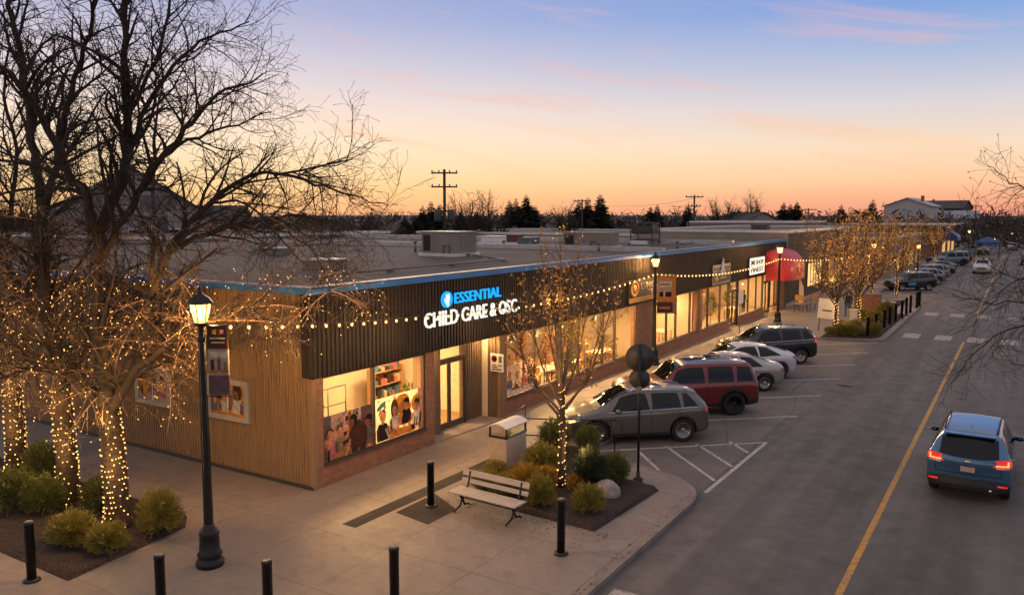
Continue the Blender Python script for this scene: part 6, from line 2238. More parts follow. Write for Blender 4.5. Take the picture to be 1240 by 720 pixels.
for i, a in enumerate((('spreading bare tree right of the tall pole', 562, 232, 92, 34, 1.0), ('wide spreading bare tree above the large grey rooftop unit', 592, 233, 95, 40, 1.0), ('twiggy bare tree rising behind the young street tree', 686, 246, 105, 20, .8),
                       ('round headed bare tree left of the skyline pole pair', 873, 232, 150, 20, 1.1), ('thin forked bare tree on the open skyline', 910, 233, 150, 17, .9), ('small bare tree between the two on the open skyline', 893, 252, 152, 9, .7),
                       ('bare bushy tree under the second crossarm pole', 808, 262, 140, 18, .8), ('bare tree hiding the house left of the skyline', 455, 255, 90, 30, .9), ('low bare tree behind the drooping branches', 400, 262, 84, 34, .9), ('grey bare tree behind the pale gabled house', 30, 225, 120, 40, 1),
                       ('big twiggy tree far along the street', 1180, 262, 260, 26, 1.2), ('twiggy tree right of the big one far along the street', 1208, 268, 300, 20, 1.1), ('bare tree left of the big one far along the street', 1162, 270, 240, 12, 1.0), ('bare tree before the distant hills', 1232, 270, 330, 14, 1.0),
                       ('bare tree behind the red awning building', 985, 262, 140, 14, .8), ('bare tree rising between the far lit trees', 1005, 258, 150, 14, .8))):
    bare_far(a[0], a[1], a[2], a[3], a[4], 200 + i, a[5], fan=13 if i in (10, 11, 12) else 9)

# a mass of bushes and low trees closing the skyline, too dense to count
rnd = random.Random(91)
mb = MB()
for i in range(620):
    u = rnd.uniform(-60, 1250)
    dd = rnd.uniform(170, 330)
    top = 259 - 16 * max(0, noise.noise(Vector((u * .045, 3, 0)))) - rnd.uniform(-4, 6)
    p = A(u, top, dd)
    h = max(2.0, p.z)
    w = rnd.uniform(2.0, 6.0)
    for k in range(64):
        a, b = rnd.uniform(0, 6.283), rnd.uniform(.05, 1)
        q = Vector((p.x + w * math.cos(a) * rnd.random(), p.y + w * math.sin(a) * rnd.random(), h * b * rnd.uniform(.7, 1)))
        s = Vector((rnd.uniform(-1, 1), rnd.uniform(-1, 1), rnd.uniform(-.2, 1.2))) * rnd.uniform(.4, 1.3)
        r_ = Vector((rnd.uniform(-1, 1), rnd.uniform(-1, 1), rnd.uniform(-1, 1))) * rnd.uniform(.05, .28)
        mb.add([q - s, q + r_, q + s, q - r_], [(0, 1, 2, 3)])
tag(mb.build('treeline', mat('distant_brush', (.035, .027, .022), .95, vary=.4, vscale=.2)), kind='stuff')
mb = MB()
for sgn, y0, hh in ((0, 1500, 4), (1, 2300, 8)):
    n = 60
    xs = [-2400 + 3400 * i / n for i in range(n + 1)]
    top = [(x, y0 + 80 * noise.noise(Vector((x * .003, sgn, 0))), hh * (.55 + .45 * noise.noise(Vector((x * .0025, sgn * 7, 1))))) for x in xs]
    vs = [(x, y - 300, -.5) for x, y, z in top] + top + [(x, y + 300, -.5) for x, y, z in top]
    k = n + 1
    mb.add(vs, [(i, i + 1, k + i + 1, k + i) for i in range(n)] + [(k + i, k + i + 1, 2 * k + i + 1, 2 * k + i) for i in range(n)], 0, True)
structure('hills', mb, mat('far_hill', (.035, .03, .035), .95))

# ------------------------------------------------------------------ utility poles and wires
M_POLE = mat('pole_wood', (.045, .035, .028), .9, vary=.3)


def utility_pole(label, u, vtop, dd, arms, transformer=False, r=.15, rz=.0):
    p = A(u, vtop, dd)
    t = thing('utility_pole', label, 'utility pole', (p.x, p.y, -.16), rz, 'utility poles on the skyline')
    h = p.z + .16
    mb = MB(); mb.tube([(0, 0, 0), (0, 0, h)], [r, r * .75], 8); mb.build('pole', M_POLE, t)
    for dz, hl in arms:
        mb = MB(); mb.box(-hl, hl, -.17, -.05, h - dz - .07, h - dz + .07); a = mb.build('crossarm', M_POLE, t)
        for x in (-hl * .92, -hl * .4, hl * .4, hl * .92):
            mb = MB(); mb.lathe([(.04, h - dz + .07), (.075, h - dz + .16), (.05, h - dz + .27)], 6, (x, -.11, 0)); mb.build('insulator', M_GREY, a)
    if transformer:
        for x in (-.62, .62):
            mb = MB(); mb.lathe([(.33, h - 4.9), (.36, h - 4.8), (.36, h - 3.9), (.30, h - 3.8)], 12, (x, -.2, 0)); mb.tube([(x, -.2, h - 3.8), (x, -.2, h - 3.45)], .05, 5); mb.build('transformer', M_DGREY, t)
        mb = MB(); mb.box(-.95, .95, -.12, 0, h - 4.0, h - 3.85); mb.build('crossarm', M_POLE, t)
    return Vector((p.x, p.y, h - .16)), t


rzc = YAW - .1
utility_pole('tall dark utility pole with two crossarms and paired transformers behind the rooftop unit', 538, 205, 78, ((.35, 1.25), (1.65, 1.25)), True, .17, rzc + .15)
utility_pole('utility pole with long crossarm and lower gear on the right skyline', 841, 236, 120, ((.3, 1.25), (1.6, .9)), True, .16, rzc)
utility_pole('left one of the paired poles among the middle firs', 705, 241, 130, ((.3, 1.4),), False, .15, rzc)
utility_pole('thin grey pole right of the biggest fir', 656, 259, 120, ((.4, .5),), False, .11, rzc)
utility_pole('thin pole left of the biggest fir with a wire', 623, 274, 118, ((.3, .3),), False, .09, rzc)
utility_pole('pole with doubled crossarms right of the tight fir trio', 979, 252, 170, ((.3, 1.5), (1.5, 1.2)), False, .17, rzc)
utility_pole('distant pole above the open frame rooftop unit', 766, 262, 190, ((.4, 2.0),), False, .16, rzc)
utility_pole('pole with crossarms seen between the limbs of the large trees', 183, 190, 58, ((.4, .9), (1.5, .9)), True, .15, rzc + .2)
utility_pole('pole far along the street before the big twiggy tree', 1182, 247, 230, ((.5, 1.4),), False, .16, 0)
p = A(192, 246, 60)
t = thing('billboard', 'dark blank billboard panel on a post beside the pole behind the large trees', 'billboard', (p.x, p.y, -.16), rzc + .2)
mb = MB(); mb.box(-1.2, 1.2, -.12, .12, p.z - .55 + .16, p.z + .55 + .16); mb.build('panel', mat('billboard_dark', (.075, .09, .10), .5), t)
mb = MB(); mb.tube([(.2, .2, 0), (.2, .2, p.z + .3)], .12, 8); mb.build('post', M_DGREY, t)
for i, (a, b, la) in enumerate((((623, 274, 118), (656, 274, 120), 'pale thin wire strung between the two thin poles by the biggest fir'), ((656, 262, 120), (705, 246, 130), 'thin wire from the thin grey pole to the paired poles'), ((705, 246, 130), (841, 240, 120), 'long sagging wire over the firs to the right skyline pole'))):
    pa, pb = A(*a), A(*b)
    t = MB()
    t.tube([pa.lerp(pb, k / 10) - Vector((0, 0, .8 * 4 * (k / 10) * (1 - k / 10))) for k in range(11)], .022, 4)
    tag(t.build('wire', M_DGREY), la, 'wire', 'wires between the poles')
# two far yard lamps
for u, v, dd, la in ((629, 286, 88, 'small lit yard lamp beyond the roof left of the tan unit'), (1225, 283, 230, 'small lit lamp far along the right side of the street'), (1206, 290, 200, 'faint lit lamp left of the white van far along the street')):
    p = A(u, v, dd)
    t = thing('yard_lamp', la, 'lamp', (p.x, p.y, -.16), 0, 'small far lamps')
    mb = MB(); mb.tube([(0, 0, 0), (0, 0, p.z + .1)], .06, 6); mb.build('post', M_DGREY, t)
    mb = MB(); mb.ball((0, 0, p.z + .24), dd / 1000 * 1.5, n=8, k=6); mb.build('globe', M_BULB, t)

# ------------------------------------------------------------------ vehicles
def pchip(xs, ys):
    n = len(xs)
    h = [xs[i + 1] - xs[i] for i in range(n - 1)]
    dl = [(ys[i + 1] - ys[i]) / h[i] for i in range(n - 1)]
    m = [dl[0]] + [0 if dl[i - 1] * dl[i] <= 0 else 2 / (1 / dl[i - 1] + 1 / dl[i]) for i in range(1, n - 1)] + [dl[-1]]

    def f(x):
        x = min(max(x, xs[0]), xs[-1])
        i = 0
        while i < n - 2 and x > xs[i + 1]:
            i += 1
        t = (x - xs[i]) / h[i]
        return (ys[i] * (1 + 2 * t) * (1 - t) ** 2 + m[i] * h[i] * t * (1 - t) ** 2 + ys[i + 1] * t * t * (3 - 2 * t) + m[i + 1] * h[i] * t * t * (t - 1))
    return f


M_TYRE = mat('tyre_rubber', (.012, .012, .012), .85, bump=.2, bscale=40)
M_RIM = mat('alloy', (.40, .39, .38), .3, .9)
M_RIMD = mat('dark_alloy', (.03, .03, .03), .35, .7)
M_CGL = mat('car_glass', (.005, .006, .007), .04, spec=.35)
M_CLAD = mat('black_trim', (.012, .012, .012), .6)
M_WELL = mat('wheel_well', (.006, .006, .006), .9)
M_CHROME = mat('chrome', (.5, .48, .46), .2, 1.0)
M_TAIL = mat('tail_lens', (.30, .012, .012), .18, spec=.7)
M_TAILON = emission('tail_glow', (1.0, .10, .03), 5.0)
M_TAILRED = mat('tail_lens_lit', (.45, .015, .012), .2, emit=(1, .02, .01), estr=.45)
M_HEAD = mat('head_lens', (.45, .43, .40), .08, .2, spec=.8)
M_HEADON = emission('marker_glow', (1.0, .55, .2), 2.2)
M_PLATE = mat('plate_plain', (.50, .36, .27), .5, vary=.2, vscale=30)


def paint(name, col, metal=.45, rough=.32):
    return mat('paint_' + name, col, rough, metal, coat=.8)


def make_wheel(parent, x, y, R_, wd, spokes, rimm, side):
    Mx = Matrix.Rotation(math.pi / 2 * (-side), 4, 'X')
    rr = R_ * .68
    mb = MB(); mb.lathe([(rr - .01, -wd / 2 + .02), (rr + .02, -wd / 2), (R_ - .03, -wd / 2), (R_, -wd / 2 + .035), (R_, wd / 2 - .035), (R_ - .03, wd / 2), (rr + .02, wd / 2), (rr, wd / 2 - .015), (rr - .02, wd / 2 - .06)], 28, M=Mx)
    w = mb.build('wheel', M_TYRE, parent, (x, y, R_))
    mb = MB()
    mb.lathe([(rr, wd / 2 - .02), (rr - .025, wd / 2 - .012), (rr - .035, wd / 2 - .09), (.02, wd / 2 - .11)], 28, M=Mx)
    mb.lathe([(.075, wd / 2 - .10), (.07, wd / 2 - .02), (.03, wd / 2 - .012)], 14, M=Mx)
    for i in range(spokes):
        a = 2 * math.pi * i / spokes
        c, s = math.cos(a), math.sin(a)
        vs = []
        for r, hw, z in ((.05, .028, wd / 2 - .022), (rr - .02, .022 if spokes > 8 else .034, wd / 2 - .022)):
            for sgn in (-1, 1):
                for dz in (0, -.045):
                    vs.append(Mx @ Vector((r * c - sgn * hw * s, r * s + sgn * hw * c, z + dz)))
        mb.add(vs, [(0, 2, 6, 4), (0, 4, 5, 1), (2, 3, 7, 6), (1, 5, 7, 3)])
    mb.build('rim', rimm, w)
    mb = MB(); mb.lathe([(rr - .04, wd / 2 - .12), (.02, wd / 2 - .125)], 24, M=Mx); mb.build('brake_disc', M_WELL, w)
    return w


class Car:
    def __init__(self, name, label, cat, spec, pnt, loc, heading, group):
        S = spec['st']
        xs = [s[0] for s in S]
        self.f = [pchip(xs, [s[i] for s in S]) for i in range(1, 6)]
        self.spec, self.L = spec, xs[-1]
        self.root = thing(name, label, cat, loc, math.atan2(heading[1], heading[0]), group)
        NX, SUB = 66, 3
        mb = MB()
        rings = []
        # denser where the outline changes quickly
        X = sorted(set([xs[0] + (xs[-1] - xs[0]) * i / NX for i in range(NX + 1)] + xs))
        Wm = max(s[4] for s in S)
        self.Wm = Wm
        for x in X:
            zb, zt, tp, w, wt = (f(x) for f in self.f)
            d = zt - zb
            r = tp - zt
            half = [(0, zb), (.78 * w, zb), (.955 * w, zb + .10 * d), (.992 * w, zb + .40 * d), (w, zb + .76 * d), (.972 * w, zt), ((.972 * w + wt) / 2 + .02, zt + .5 * r),
                    (wt + .012, tp - min(.10, .28 * r)), (.87 * wt, tp - min(.02, .08 * r)), (.5 * wt, tp), (0, tp + .012)]
            pts = []
            P = [(-half[1][0], half[1][1])] + half + [(-half[-2][0], half[-2][1])]
            for i in range(1, len(P) - 2):
                for k in range(SUB):
                    t = k / SUB
                    q = []
                    for ax in (0, 1):
                        a, b, c, e = P[i - 1][ax], P[i][ax], P[i + 1][ax], P[i + 2][ax]
                        q.append(.5 * (2 * b + (c - a) * t + (2 * a - 5 * b + 4 * c - e) * t * t + (3 * b - a - 3 * c + e) * t ** 3))
                    pts.append(q)
            pts.append(half[-1])
            ring = pts + [(-y, z) for y, z in reversed(pts[1:-1])]
            end = max(0, (abs(x) / self.L - .45) / .55)
            k_ = spec.get('round', .22) * end * end
            rings.append([(x - math.copysign(k_ * (y / Wm) ** 2, x), y, z) for y, z in ring])
        n = len(rings[0])
        vs = [p for r in rings for p in r]
        fs = [(i * n + j, i * n + (j + 1) % n, (i + 1) * n + (j + 1) % n, (i + 1) * n + j) for i in range(len(rings) - 1) for j in range(n)]
        mb.add(vs, fs, 0, True)
        for i0, rev in ((0, True), ((len(rings) - 1) * n, False)):
            c = Vector((0, 0, 0))
            for j in range(n):
                c += Vector(vs[i0 + j])
            c /= n
            mb.add([c] + [vs[i0 + j] for j in range(n)], [((0, 1 + (j + 1) % n, 1 + j) if rev else (0, 1 + j, 1 + (j + 1) % n)) for j in range(n)], 0, True)
        bm = bmesh.new()
        me = mb.mesh('body', [pnt, M_WELL])
        bm.from_mesh(me)
        bmesh.ops.remove_doubles(bm, verts=bm.verts[:], dist=.0005)
        bmesh.ops.recalc_face_normals(bm, faces=bm.faces[:])
        bm.to_mesh(me)
        self.bvh = BVHTree.FromBMesh(bm)
        bm.free()
        R_, wd, tr = spec['R'], spec.get('wd', .23), spec['track']
        cut = MB()
        for x in spec['axles']:
            for s in (-1, 1):
                q = [(x + (R_ + .065) * math.cos(2 * math.pi * k / 28), R_ + .01 + (R_ + .065) * math.sin(2 * math.pi * k / 28)) for k in range(28)]
                y0, y1 = sorted((s * (tr - wd * .75), s * (Wm + .4)))
                M_ = Matrix(((1, 0, 0, 0), (0, 0, 1, 0), (0, 1, 0, 0), (0, 0, 0, 1)))
                cut.prism(q, y0, y1, 1, M=M_)
        cm = cut.mesh('cutter', [pnt, M_WELL])
        bmc = bmesh.new(); bmc.from_mesh(cm); bmesh.ops.recalc_face_normals(bmc, faces=bmc.faces[:]); bmc.to_mesh(cm); bmc.free()
        bo, co = link('body', me), link('cutter', cm)
        md = bo.modifiers.new('wells', 'BOOLEAN')
        md.operation, md.object, md.solver = 'DIFFERENCE', co, 'EXACT'
        bpy.context.view_layer.update()
        me2 = bpy.data.meshes.new_from_object(bo.evaluated_get(bpy.context.evaluated_depsgraph_get()))
        bpy.data.objects.remove(bo)
        bpy.data.objects.remove(co)
        me2.materials.clear()
        me2.materials.append(pnt)
        me2.materials.append(M_WELL)
        bpy.context.view_layer.update()
        self.body = link('body', me2, self.root)
        for x in spec['axles']:
            for s in (-1, 1):
                make_wheel(self.root, x, s * (tr - .01), R_, wd, spec.get('spokes', 10), spec.get('rim', M_RIM), s)

    def hit(self, axis, a, b, s):
        o, d = {'side': (Vector((a, 4 * s, b)), Vector((0, -s, 0))), 'end': (Vector((6 * s, a, b)), Vector((-s, 0, 0))), 'top': (Vector((a, b, 5)), Vector((0, 0, -1)))}[axis]
        loc, nor, idx, dist = self.bvh.ray_cast(o, d)
        return loc, nor

    def patch(self, name, poly, axis, s, m, off=.005, parent=None, step=.07, thick=0):
        """panel lying on the body: outline in side (x,z), end (y,z) or top (x,y) view"""
        bm = bmesh.new()
        try:
            bm.faces.new([bm.verts.new((p[0], p[1], 0)) for p in poly])
        except ValueError:
            return None
        for ax in (0, 1):
            lo, hi = min(p[ax] for p in poly), max(p[ax] for p in poly)
            q = lo + step
            while q < hi - 1e-4:
                no = Vector((1, 0, 0)) if ax == 0 else Vector((0, 1, 0))
                bmesh.ops.bisect_plane(bm, geom=bm.verts[:] + bm.edges[:] + bm.faces[:], plane_co=no * q, plane_no=no)
                q += step
        dead = []
        for v in bm.verts:
            l, nn = self.hit(axis, v.co.x, v.co.y, s)
            if l is None:
                dead.append(v)
            else:
                v.co = l + nn * off
        bmesh.ops.delete(bm, geom=dead, context='VERTS')
        if not bm.faces:
            bm.free()
            return None
        me = bpy.data.meshes.new(name)
        bm.to_mesh(me)
        bm.free()
        me.materials.append(m)
        for p in me.polygons:
            p.use_smooth = True
        return link(name, me, parent or self.root)

    def belt(self, x): return self.f[1](x)
    def top(self, x): return self.f[2](x)
    def wt(self, x): return self.f[4](x)

    def side_windows(self, spans, inset=.095, low=.03, frame=None):
        for s in (-1, 1):
            for x0, x1, sl0, sl1 in spans:
                n = 12
                bot, top = [], []
                for i in range(n + 1):
                    x = x0 + (x1 - x0) * i / n
                    zl = self.belt(x) + low
                    zh = self.top(x) - inset
                    if zh > zl + .02:
                        bot.append((x, zl))
                for i in range(n + 1):
                    x = (x0 + sl0) + ((x1 - sl1) - (x0 + sl0)) * i / n
                    zl = self.belt(x) + low
                    zh = self.top(x) - inset
                    if zh > zl + .02:
                        top.append((x, zh))
                if len(bot) > 1 and len(top) > 1:
                    self.patch('window', bot + top[::-1], 'side', s, M_CGL, .006)

    def strips(self, name, segs, m, w=.014, off=.003):
        """thin dark lines on the side: door gaps"""
        for s in (-1, 1):
            for p, q in segs:
                d = Vector((q[0] - p[0], q[1] - p[1]))
                k = Vector((-d.y, d.x)).normalized() * w / 2
                self.patch(name, [(p[0] - k.x, p[1] - k.y), (q[0] - k.x, q[1] - k.y), (q[0] + k.x, q[1] + k.y), (p[0] + k.x, p[1] + k.y)], 'side', s, m, off, None, .12)

    def dress(self, doors, handles, mirror_x, ws, rails=False, roof_glass=None, clad=True, antenna=None):
        zs = self.f[0]
        xf, xr = self.spec['axles'][1], self.spec['axles'][0]
        R_ = self.spec['R']
        self.strips('door_seam', [((x, zs(x) + .13), (x2, self.belt(x) + .01)) for x, x2 in doors], M_WELL)
        for s in (-1, 1):
            for x, z in handles:
                l, nn = self.hit('side', x, z, s)
                mb = MB(); mb.bbox(l.x - .10, l.x + .10, l.y - .012 + .012 * s, l.y + .012 + .02 * s, z - .016, z + .016, .008)
                mb.build('door_handle', self.body.data.materials[0] if not self.spec.get('chrome') else M_CHROME, self.root)
            z = self.belt(mirror_x) + .07
            l, nn = self.hit('side', mirror_x, z - .04, s)
            mb = MB(); mb.ball((0, 0, 0), .075, .125, .075, 12, 8); mb.tube([(0, -s * .16, -.05), (0, 0, 0)], .03, 6)
            o = mb.build('mirror', self.body.data.materials[0], self.root, (mirror_x, l.y + s * .11, z))
            mb = MB(); mb.lathe([(.06, 0), (.058, .004)], 14, M=Matrix.Translation((-.066, 0, 0)) @ Matrix.Rotation(-math.pi / 2, 4, 'Y'), sy=1.6)
            mb.build('mirror_glass', M_CGL, o)
        if clad:
            a, b = xr + R_ + .10, xf - R_ - .10
            for s in (-1, 1):
                self.patch('sill_trim', [(a, zs(0) + .015), (b, zs(0) + .015), (b, zs(0) + .12), (a, zs(0) + .12)], 'side', s, M_CLAD, .006)
        # bonnet shut line, lower door crease, wipers, tail seam
        n = 7
        L_ = [(xs_, s * (self.wt(xs_) - .03)) for s in (1,) for xs_ in [ws[0] + .04 + (self.L - .28 - ws[0]) * i / n for i in range(n + 1)]]
        for s in (-1, 1):
            for (x0, y0), (x1, y1) in zip(L_, L_[1:]):
                self.patch('bonnet_seam', [(x0, s * y0 - .006), (x1, s * y1 - .006), (x1, s * y1 + .006), (x0, s * y0 + .006)], 'top', 1, M_WELL, .003, None, .2)
        for y in (-.35, .25):
            l0, _n = self.hit('top', ws[0] + .02, y, 1)
            l1, _n = self.hit('top', ws[0] - .34, y + .30, 1)
            if l0 and l1:
                mb = MB(); mb.tube([l0 + Vector((0, 0, .02)), l1 + Vector((0, 0, .022))], .008, 4); mb.build('wiper', M_CLAD, self.root)
        xa, xb = ws
        pts = []
        for i in range(9):
            x = xa + (xb - xa) * i / 8
            pts.append((x, self.wt(x) - .055))
        self.patch('windscreen', pts + [(x, -y) for x, y in reversed(pts)], 'top', 1, M_CGL, .006)
        if rails:
            for s in (-1, 1):
                mb = MB()
                n = 8
                P = []
                for i in range(n + 1):
                    x = rails[0] + (rails[1] - rails[0]) * i / n
                    P.append((x, s * (self.wt(x) - .055), self.top(x) + (.055 if 0 < i < n else -.01)))
                mb.tube(P, .019, 6)
                mb.build('roof_rail', rails[2], self.root)
        if roof_glass:
            x0, x1, y = roof_glass
            self.patch('sunroof', [(x0, -y), (x1, -y), (x1, y), (x0, y)], 'top', 1, M_CGL, .005)
        if antenna:
            mb = MB(); mb.add([(-.09, 0, 0), (.09, -.02, 0), (.09, .02, 0), (-.07, 0, .075)], [(0, 1, 3), (0, 3, 2), (1, 2, 3)]); mb.build('antenna', self.body.data.materials[0], self.root, (antenna, 0, self.top(antenna) + .008))

    def end_pair(self, name, poly, s, m, off=.008, parent=None):
        for k in (1, -1):
            self.patch(name, [(k * y, z) for y, z in poly][::k], 'end', s, m, off, parent, .05)

    def side_pair(self, name, poly, m, off=.008):
        for s in (-1, 1):
            self.patch(name, poly, 'side', s, m, off, None, .05)

    def end(self, name, poly, s, m, off=.008, step=.06):
        return self.patch(name, poly, 'end', s, m, off, None, step)

    def plate(self, z, s, y=0, m=None):
        l, nn = self.hit('end', y, z, s)
        mb = MB(); mb.bbox(-.012, .012, -.155, .155, -.08, .08, .004)
        mb.build('licence_plate', m or M_PLATE, self.root, (l.x + s * .012, y, z))


def rect(y, z0, z1): return [(-y, z0), (y, z0), (y, z1), (-y, z1)]


SPEC_CROSS = dict(st=[(-2.38, .46, .80, .92, .78, .62), (-2.33, .36, .92, 1.06, .87, .66), (-2.16, .30, 1.05, 1.27, .925, .63), (-1.86, .26, 1.08, 1.515, .945, .60), (-1.72, .24, 1.08, 1.545, .95, .60), (-1.0, .22, 1.04, 1.60, .955, .625), (.05, .21, 1.0, 1.605, .955, .63),
                      (.55, .21, .985, 1.50, .955, .62), (1.20, .22, .965, 1.13, .95, .70), (1.42, .22, .94, 1.04, .945, .76), (1.95, .24, .86, .93, .925, .76), (2.26, .27, .74, .84, .87, .70), (2.36, .33, .62, .73, .80, .62), (2.40, .42, .56, .62, .72, .56)],
                  axles=(-1.38, 1.36), R=.37, track=.82, spokes=10, chrome=False)
SPEC_BOX = dict(st=[(-2.42, .52, .85, 1.00, .84, .72), (-2.38, .40, 1.0, 1.16, .92, .74), (-2.26, .36, 1.14, 1.50, .955, .73), (-2.10, .34, 1.15, 1.74, .965, .72), (-1.9, .33, 1.15, 1.77, .97, .725), (-1.0, .31, 1.13, 1.80, .97, .735), (.10, .30, 1.12, 1.79, .97, .735), (.45, .30, 1.12, 1.70, .97, .73),
                    (.98, .31, 1.11, 1.24, .965, .79), (1.20, .31, 1.10, 1.18, .96, .84), (2.0, .33, 1.05, 1.11, .945, .84), (2.30, .36, .98, 1.05, .91, .80), (2.40, .44, .86, .94, .86, .74), (2.44, .54, .76, .82, .80, .70)],
                axles=(-1.45, 1.45), R=.40, track=.83, spokes=7, rim=M_RIMD, round=.12)
SPEC_SEDAN = dict(st=[(-2.38, .44, .74, .84, .78, .66), (-2.33, .34, .84, .96, .86, .70), (-2.18, .28, .92, 1.06, .90, .70), (-1.75, .24, .97, 1.11, .92, .66), (-1.35, .22, .97, 1.27, .925, .60), (-.85, .20, .96, 1.41, .925, .57), (-.2, .19, .94, 1.455, .925, .575), (.25, .19, .93, 1.42, .925, .57), (.60, .19, .92, 1.31, .925, .59),
                      (1.15, .20, .90, 1.02, .92, .70), (1.36, .20, .88, .96, .915, .74), (1.95, .22, .80, .86, .895, .74), (2.26, .25, .69, .77, .85, .68), (2.37, .31, .58, .67, .78, .60), (2.41, .40, .52, .57, .70, .54)],
                  axles=(-1.38, 1.42), R=.34, track=.80, spokes=10)
SPEC_COUPE = dict(st=[(-2.30, .46, .80, .90, .78, .62), (-2.26, .36, .90, 1.01, .86, .66), (-2.12, .30, .98, 1.10, .91, .66), (-1.75, .26, 1.01, 1.20, .93, .60), (-1.2, .23, 1.0, 1.36, .935, .56), (-.6, .21, .97, 1.455, .935, .555), (-.05, .20, .95, 1.475, .935, .56), (.35, .20, .94, 1.42, .935, .56), (.70, .20, .93, 1.29, .935, .60),
                      (1.20, .20, .91, 1.03, .93, .71), (1.42, .21, .89, .97, .92, .75), (1.95, .22, .81, .88, .90, .74), (2.22, .26, .70, .78, .85, .68), (2.33, .32, .58, .68, .78, .60), (2.37, .41, .52, .58, .70, .54)],
                  axles=(-1.36, 1.38), R=.36, track=.81, spokes=9)
SPEC_SUV = dict(st=[(-2.36, .48, .84, .96, .80, .66), (-2.31, .38, .98, 1.14, .88, .69), (-2.18, .32, 1.12, 1.36, .93, .66), (-1.98, .28, 1.14, 1.60, .945, .63), (-1.82, .27, 1.13, 1.65, .95, .63), (-1.0, .25, 1.08, 1.69, .955, .65), (.0, .24, 1.05, 1.69, .955, .655), (.45, .24, 1.03, 1.60, .955, .645), (1.10, .25, 1.02, 1.20, .95, .73),
                    (1.32, .25, 1.0, 1.10, .945, .78), (1.9, .27, .93, 1.0, .925, .78), (2.22, .30, .82, .91, .87, .72), (2.32, .36, .68, .79, .81, .64), (2.36, .46, .60, .68, .74, .60)],
                axles=(-1.34, 1.34), R=.37, track=.82, spokes=10)
SPEC_FOR = dict(st=[(-2.32, .44, .78, .92, .82, .68), (-2.28, .34, .95, 1.08, .89, .69), (-2.12, .30, 1.08, 1.28, .92, .645), (-1.86, .28, 1.08, 1.60, .925, .615), (-1.70, .27, 1.07, 1.655, .93, .625), (-1.0, .25, 1.04, 1.70, .935, .645), (.0, .24, 1.0, 1.71, .935, .65), (.42, .24, .99, 1.63, .935, .64), (1.10, .25, .98, 1.16, .93, .70),
                    (1.30, .25, .96, 1.06, .925, .75), (1.9, .27, .90, .96, .91, .76), (2.18, .30, .80, .88, .86, .71), (2.27, .36, .66, .76, .80, .63), (2.31, .46, .58, .66, .73, .59)],
                axles=(-1.34, 1.33), R=.355, track=.79, spokes=10)

HD = (-.77, -.64)
gP = 'cars parked nose in along the shops'


def crossover_parts(c, lit=True, belt_chrome=True):
    c.side_windows([(-.30, .92, .10, .34), (-1.30, -.38, .06, .02), (-1.86, -1.38, .30, .02)])
    c.dress([(.98, .92), (-.34, -.34), (-1.34, -1.22)], [(-.12, .90), (-1.12, .93)], .72, (1.16, .30), (-1.6, .2, M_CHROME), (-.9, -.1, .38))
    c.end('rear_window', [(-.60, 1.14), (.60, 1.14), (.53, 1.46), (-.53, 1.46)], -1, M_CGL)
    c.end('bumper', [(-.84, .40), (.84, .40), (.84, .56), (-.84, .56)], -1, M_CLAD)
    c.end_pair('tail_light', [(.46, .92), (.88, .90), (.90, 1.06), (.60, 1.05)], -1, M_TAIL)
    c.side_pair('tail_light', [(-2.26, .90), (-1.92, .98), (-2.02, 1.07), (-2.24, 1.05)], M_TAIL)
    c.end_pair('headlight', [(.46, .66), (.84, .70), (.84, .80), (.5, .76)], 1, M_HEAD)
    c.side_pair('headlight', [(2.22, .67), (1.86, .80), (1.92, .86), (2.2, .76)], M_HEAD)
    c.side_pair('marker_light', [(2.20, .69), (2.02, .75), (2.04, .80), (2.19, .75)], M_HEADON, .014)
    c.end('grille', rect(.42, .56, .70), 1, M_CLAD)
    c.end('air_dam', rect(.70, .36, .48), 1, M_CLAD)
    c.side_pair('window_trim', [(1.0, c.belt(1.0) + .012), (1.0, c.belt(1.0) + .03), (-1.85, c.belt(-1.85) + .03), (-1.85, c.belt(-1.85) + .012)], M_CHROME, .008)
    c.plate(.78, -1)


c = Car('parked_car', 'grey crossover parked nose in beside the hatched triangle, closest of the parked row', 'car', SPEC_CROSS, paint('grey', (.11, .105, .105), .55, .30), (-10.14, 23.45, -.1), HD, gP)
crossover_parts(c)
car_cross = c.root

c = Car('parked_car', 'dark red boxy SUV with black wheels parked behind the grey crossover', 'car', SPEC_BOX, paint('red', (.15, .012, .016), .3, .30), (-9.92, 27.54, -.1), HD, gP)
c.side_windows([(-.42, .78, .06, .24), (-1.42, -.52, .04, .02), (-2.10, -1.52, .10, .03)], .115)
c.dress([(.84, .84), (-.47, -.47), (-1.47, -1.40)], [(-.25, 1.0), (-1.25, 1.0)], .62, (.95, .34), (-2.0, .15, M_CHROME), (-1.6, 0, .5))
c.end('rear_window', [(-.62, 1.24), (.62, 1.24), (.60, 1.62), (-.60, 1.62)], -1, M_CGL)
c.end_pair('tail_light', [(.66, 1.02), (.92, 1.0), (.92, 1.16), (.70, 1.14)], -1, M_TAIL)
c.side_pair('tail_light', [(-2.36, 1.0), (-2.16, 1.0), (-2.16, 1.14), (-2.34, 1.14)], M_TAIL)
c.end('bumper', rect(.86, .44, .66), -1, M_CLAD)
c.side_pair('bumper', [(-2.36, .42), (-1.98, .40), (-1.98, .52), (-2.38, .62)], M_CLAD)
c.end_pair('headlight', [(.56, .88), (.86, .88), (.86, .98), (.56, .98)], 1, M_HEAD)
c.end('grille', rect(.52, .84, .98), 1, M_CLAD)
c.end('air_dam', rect(.75, .50, .68), 1, M_CLAD)
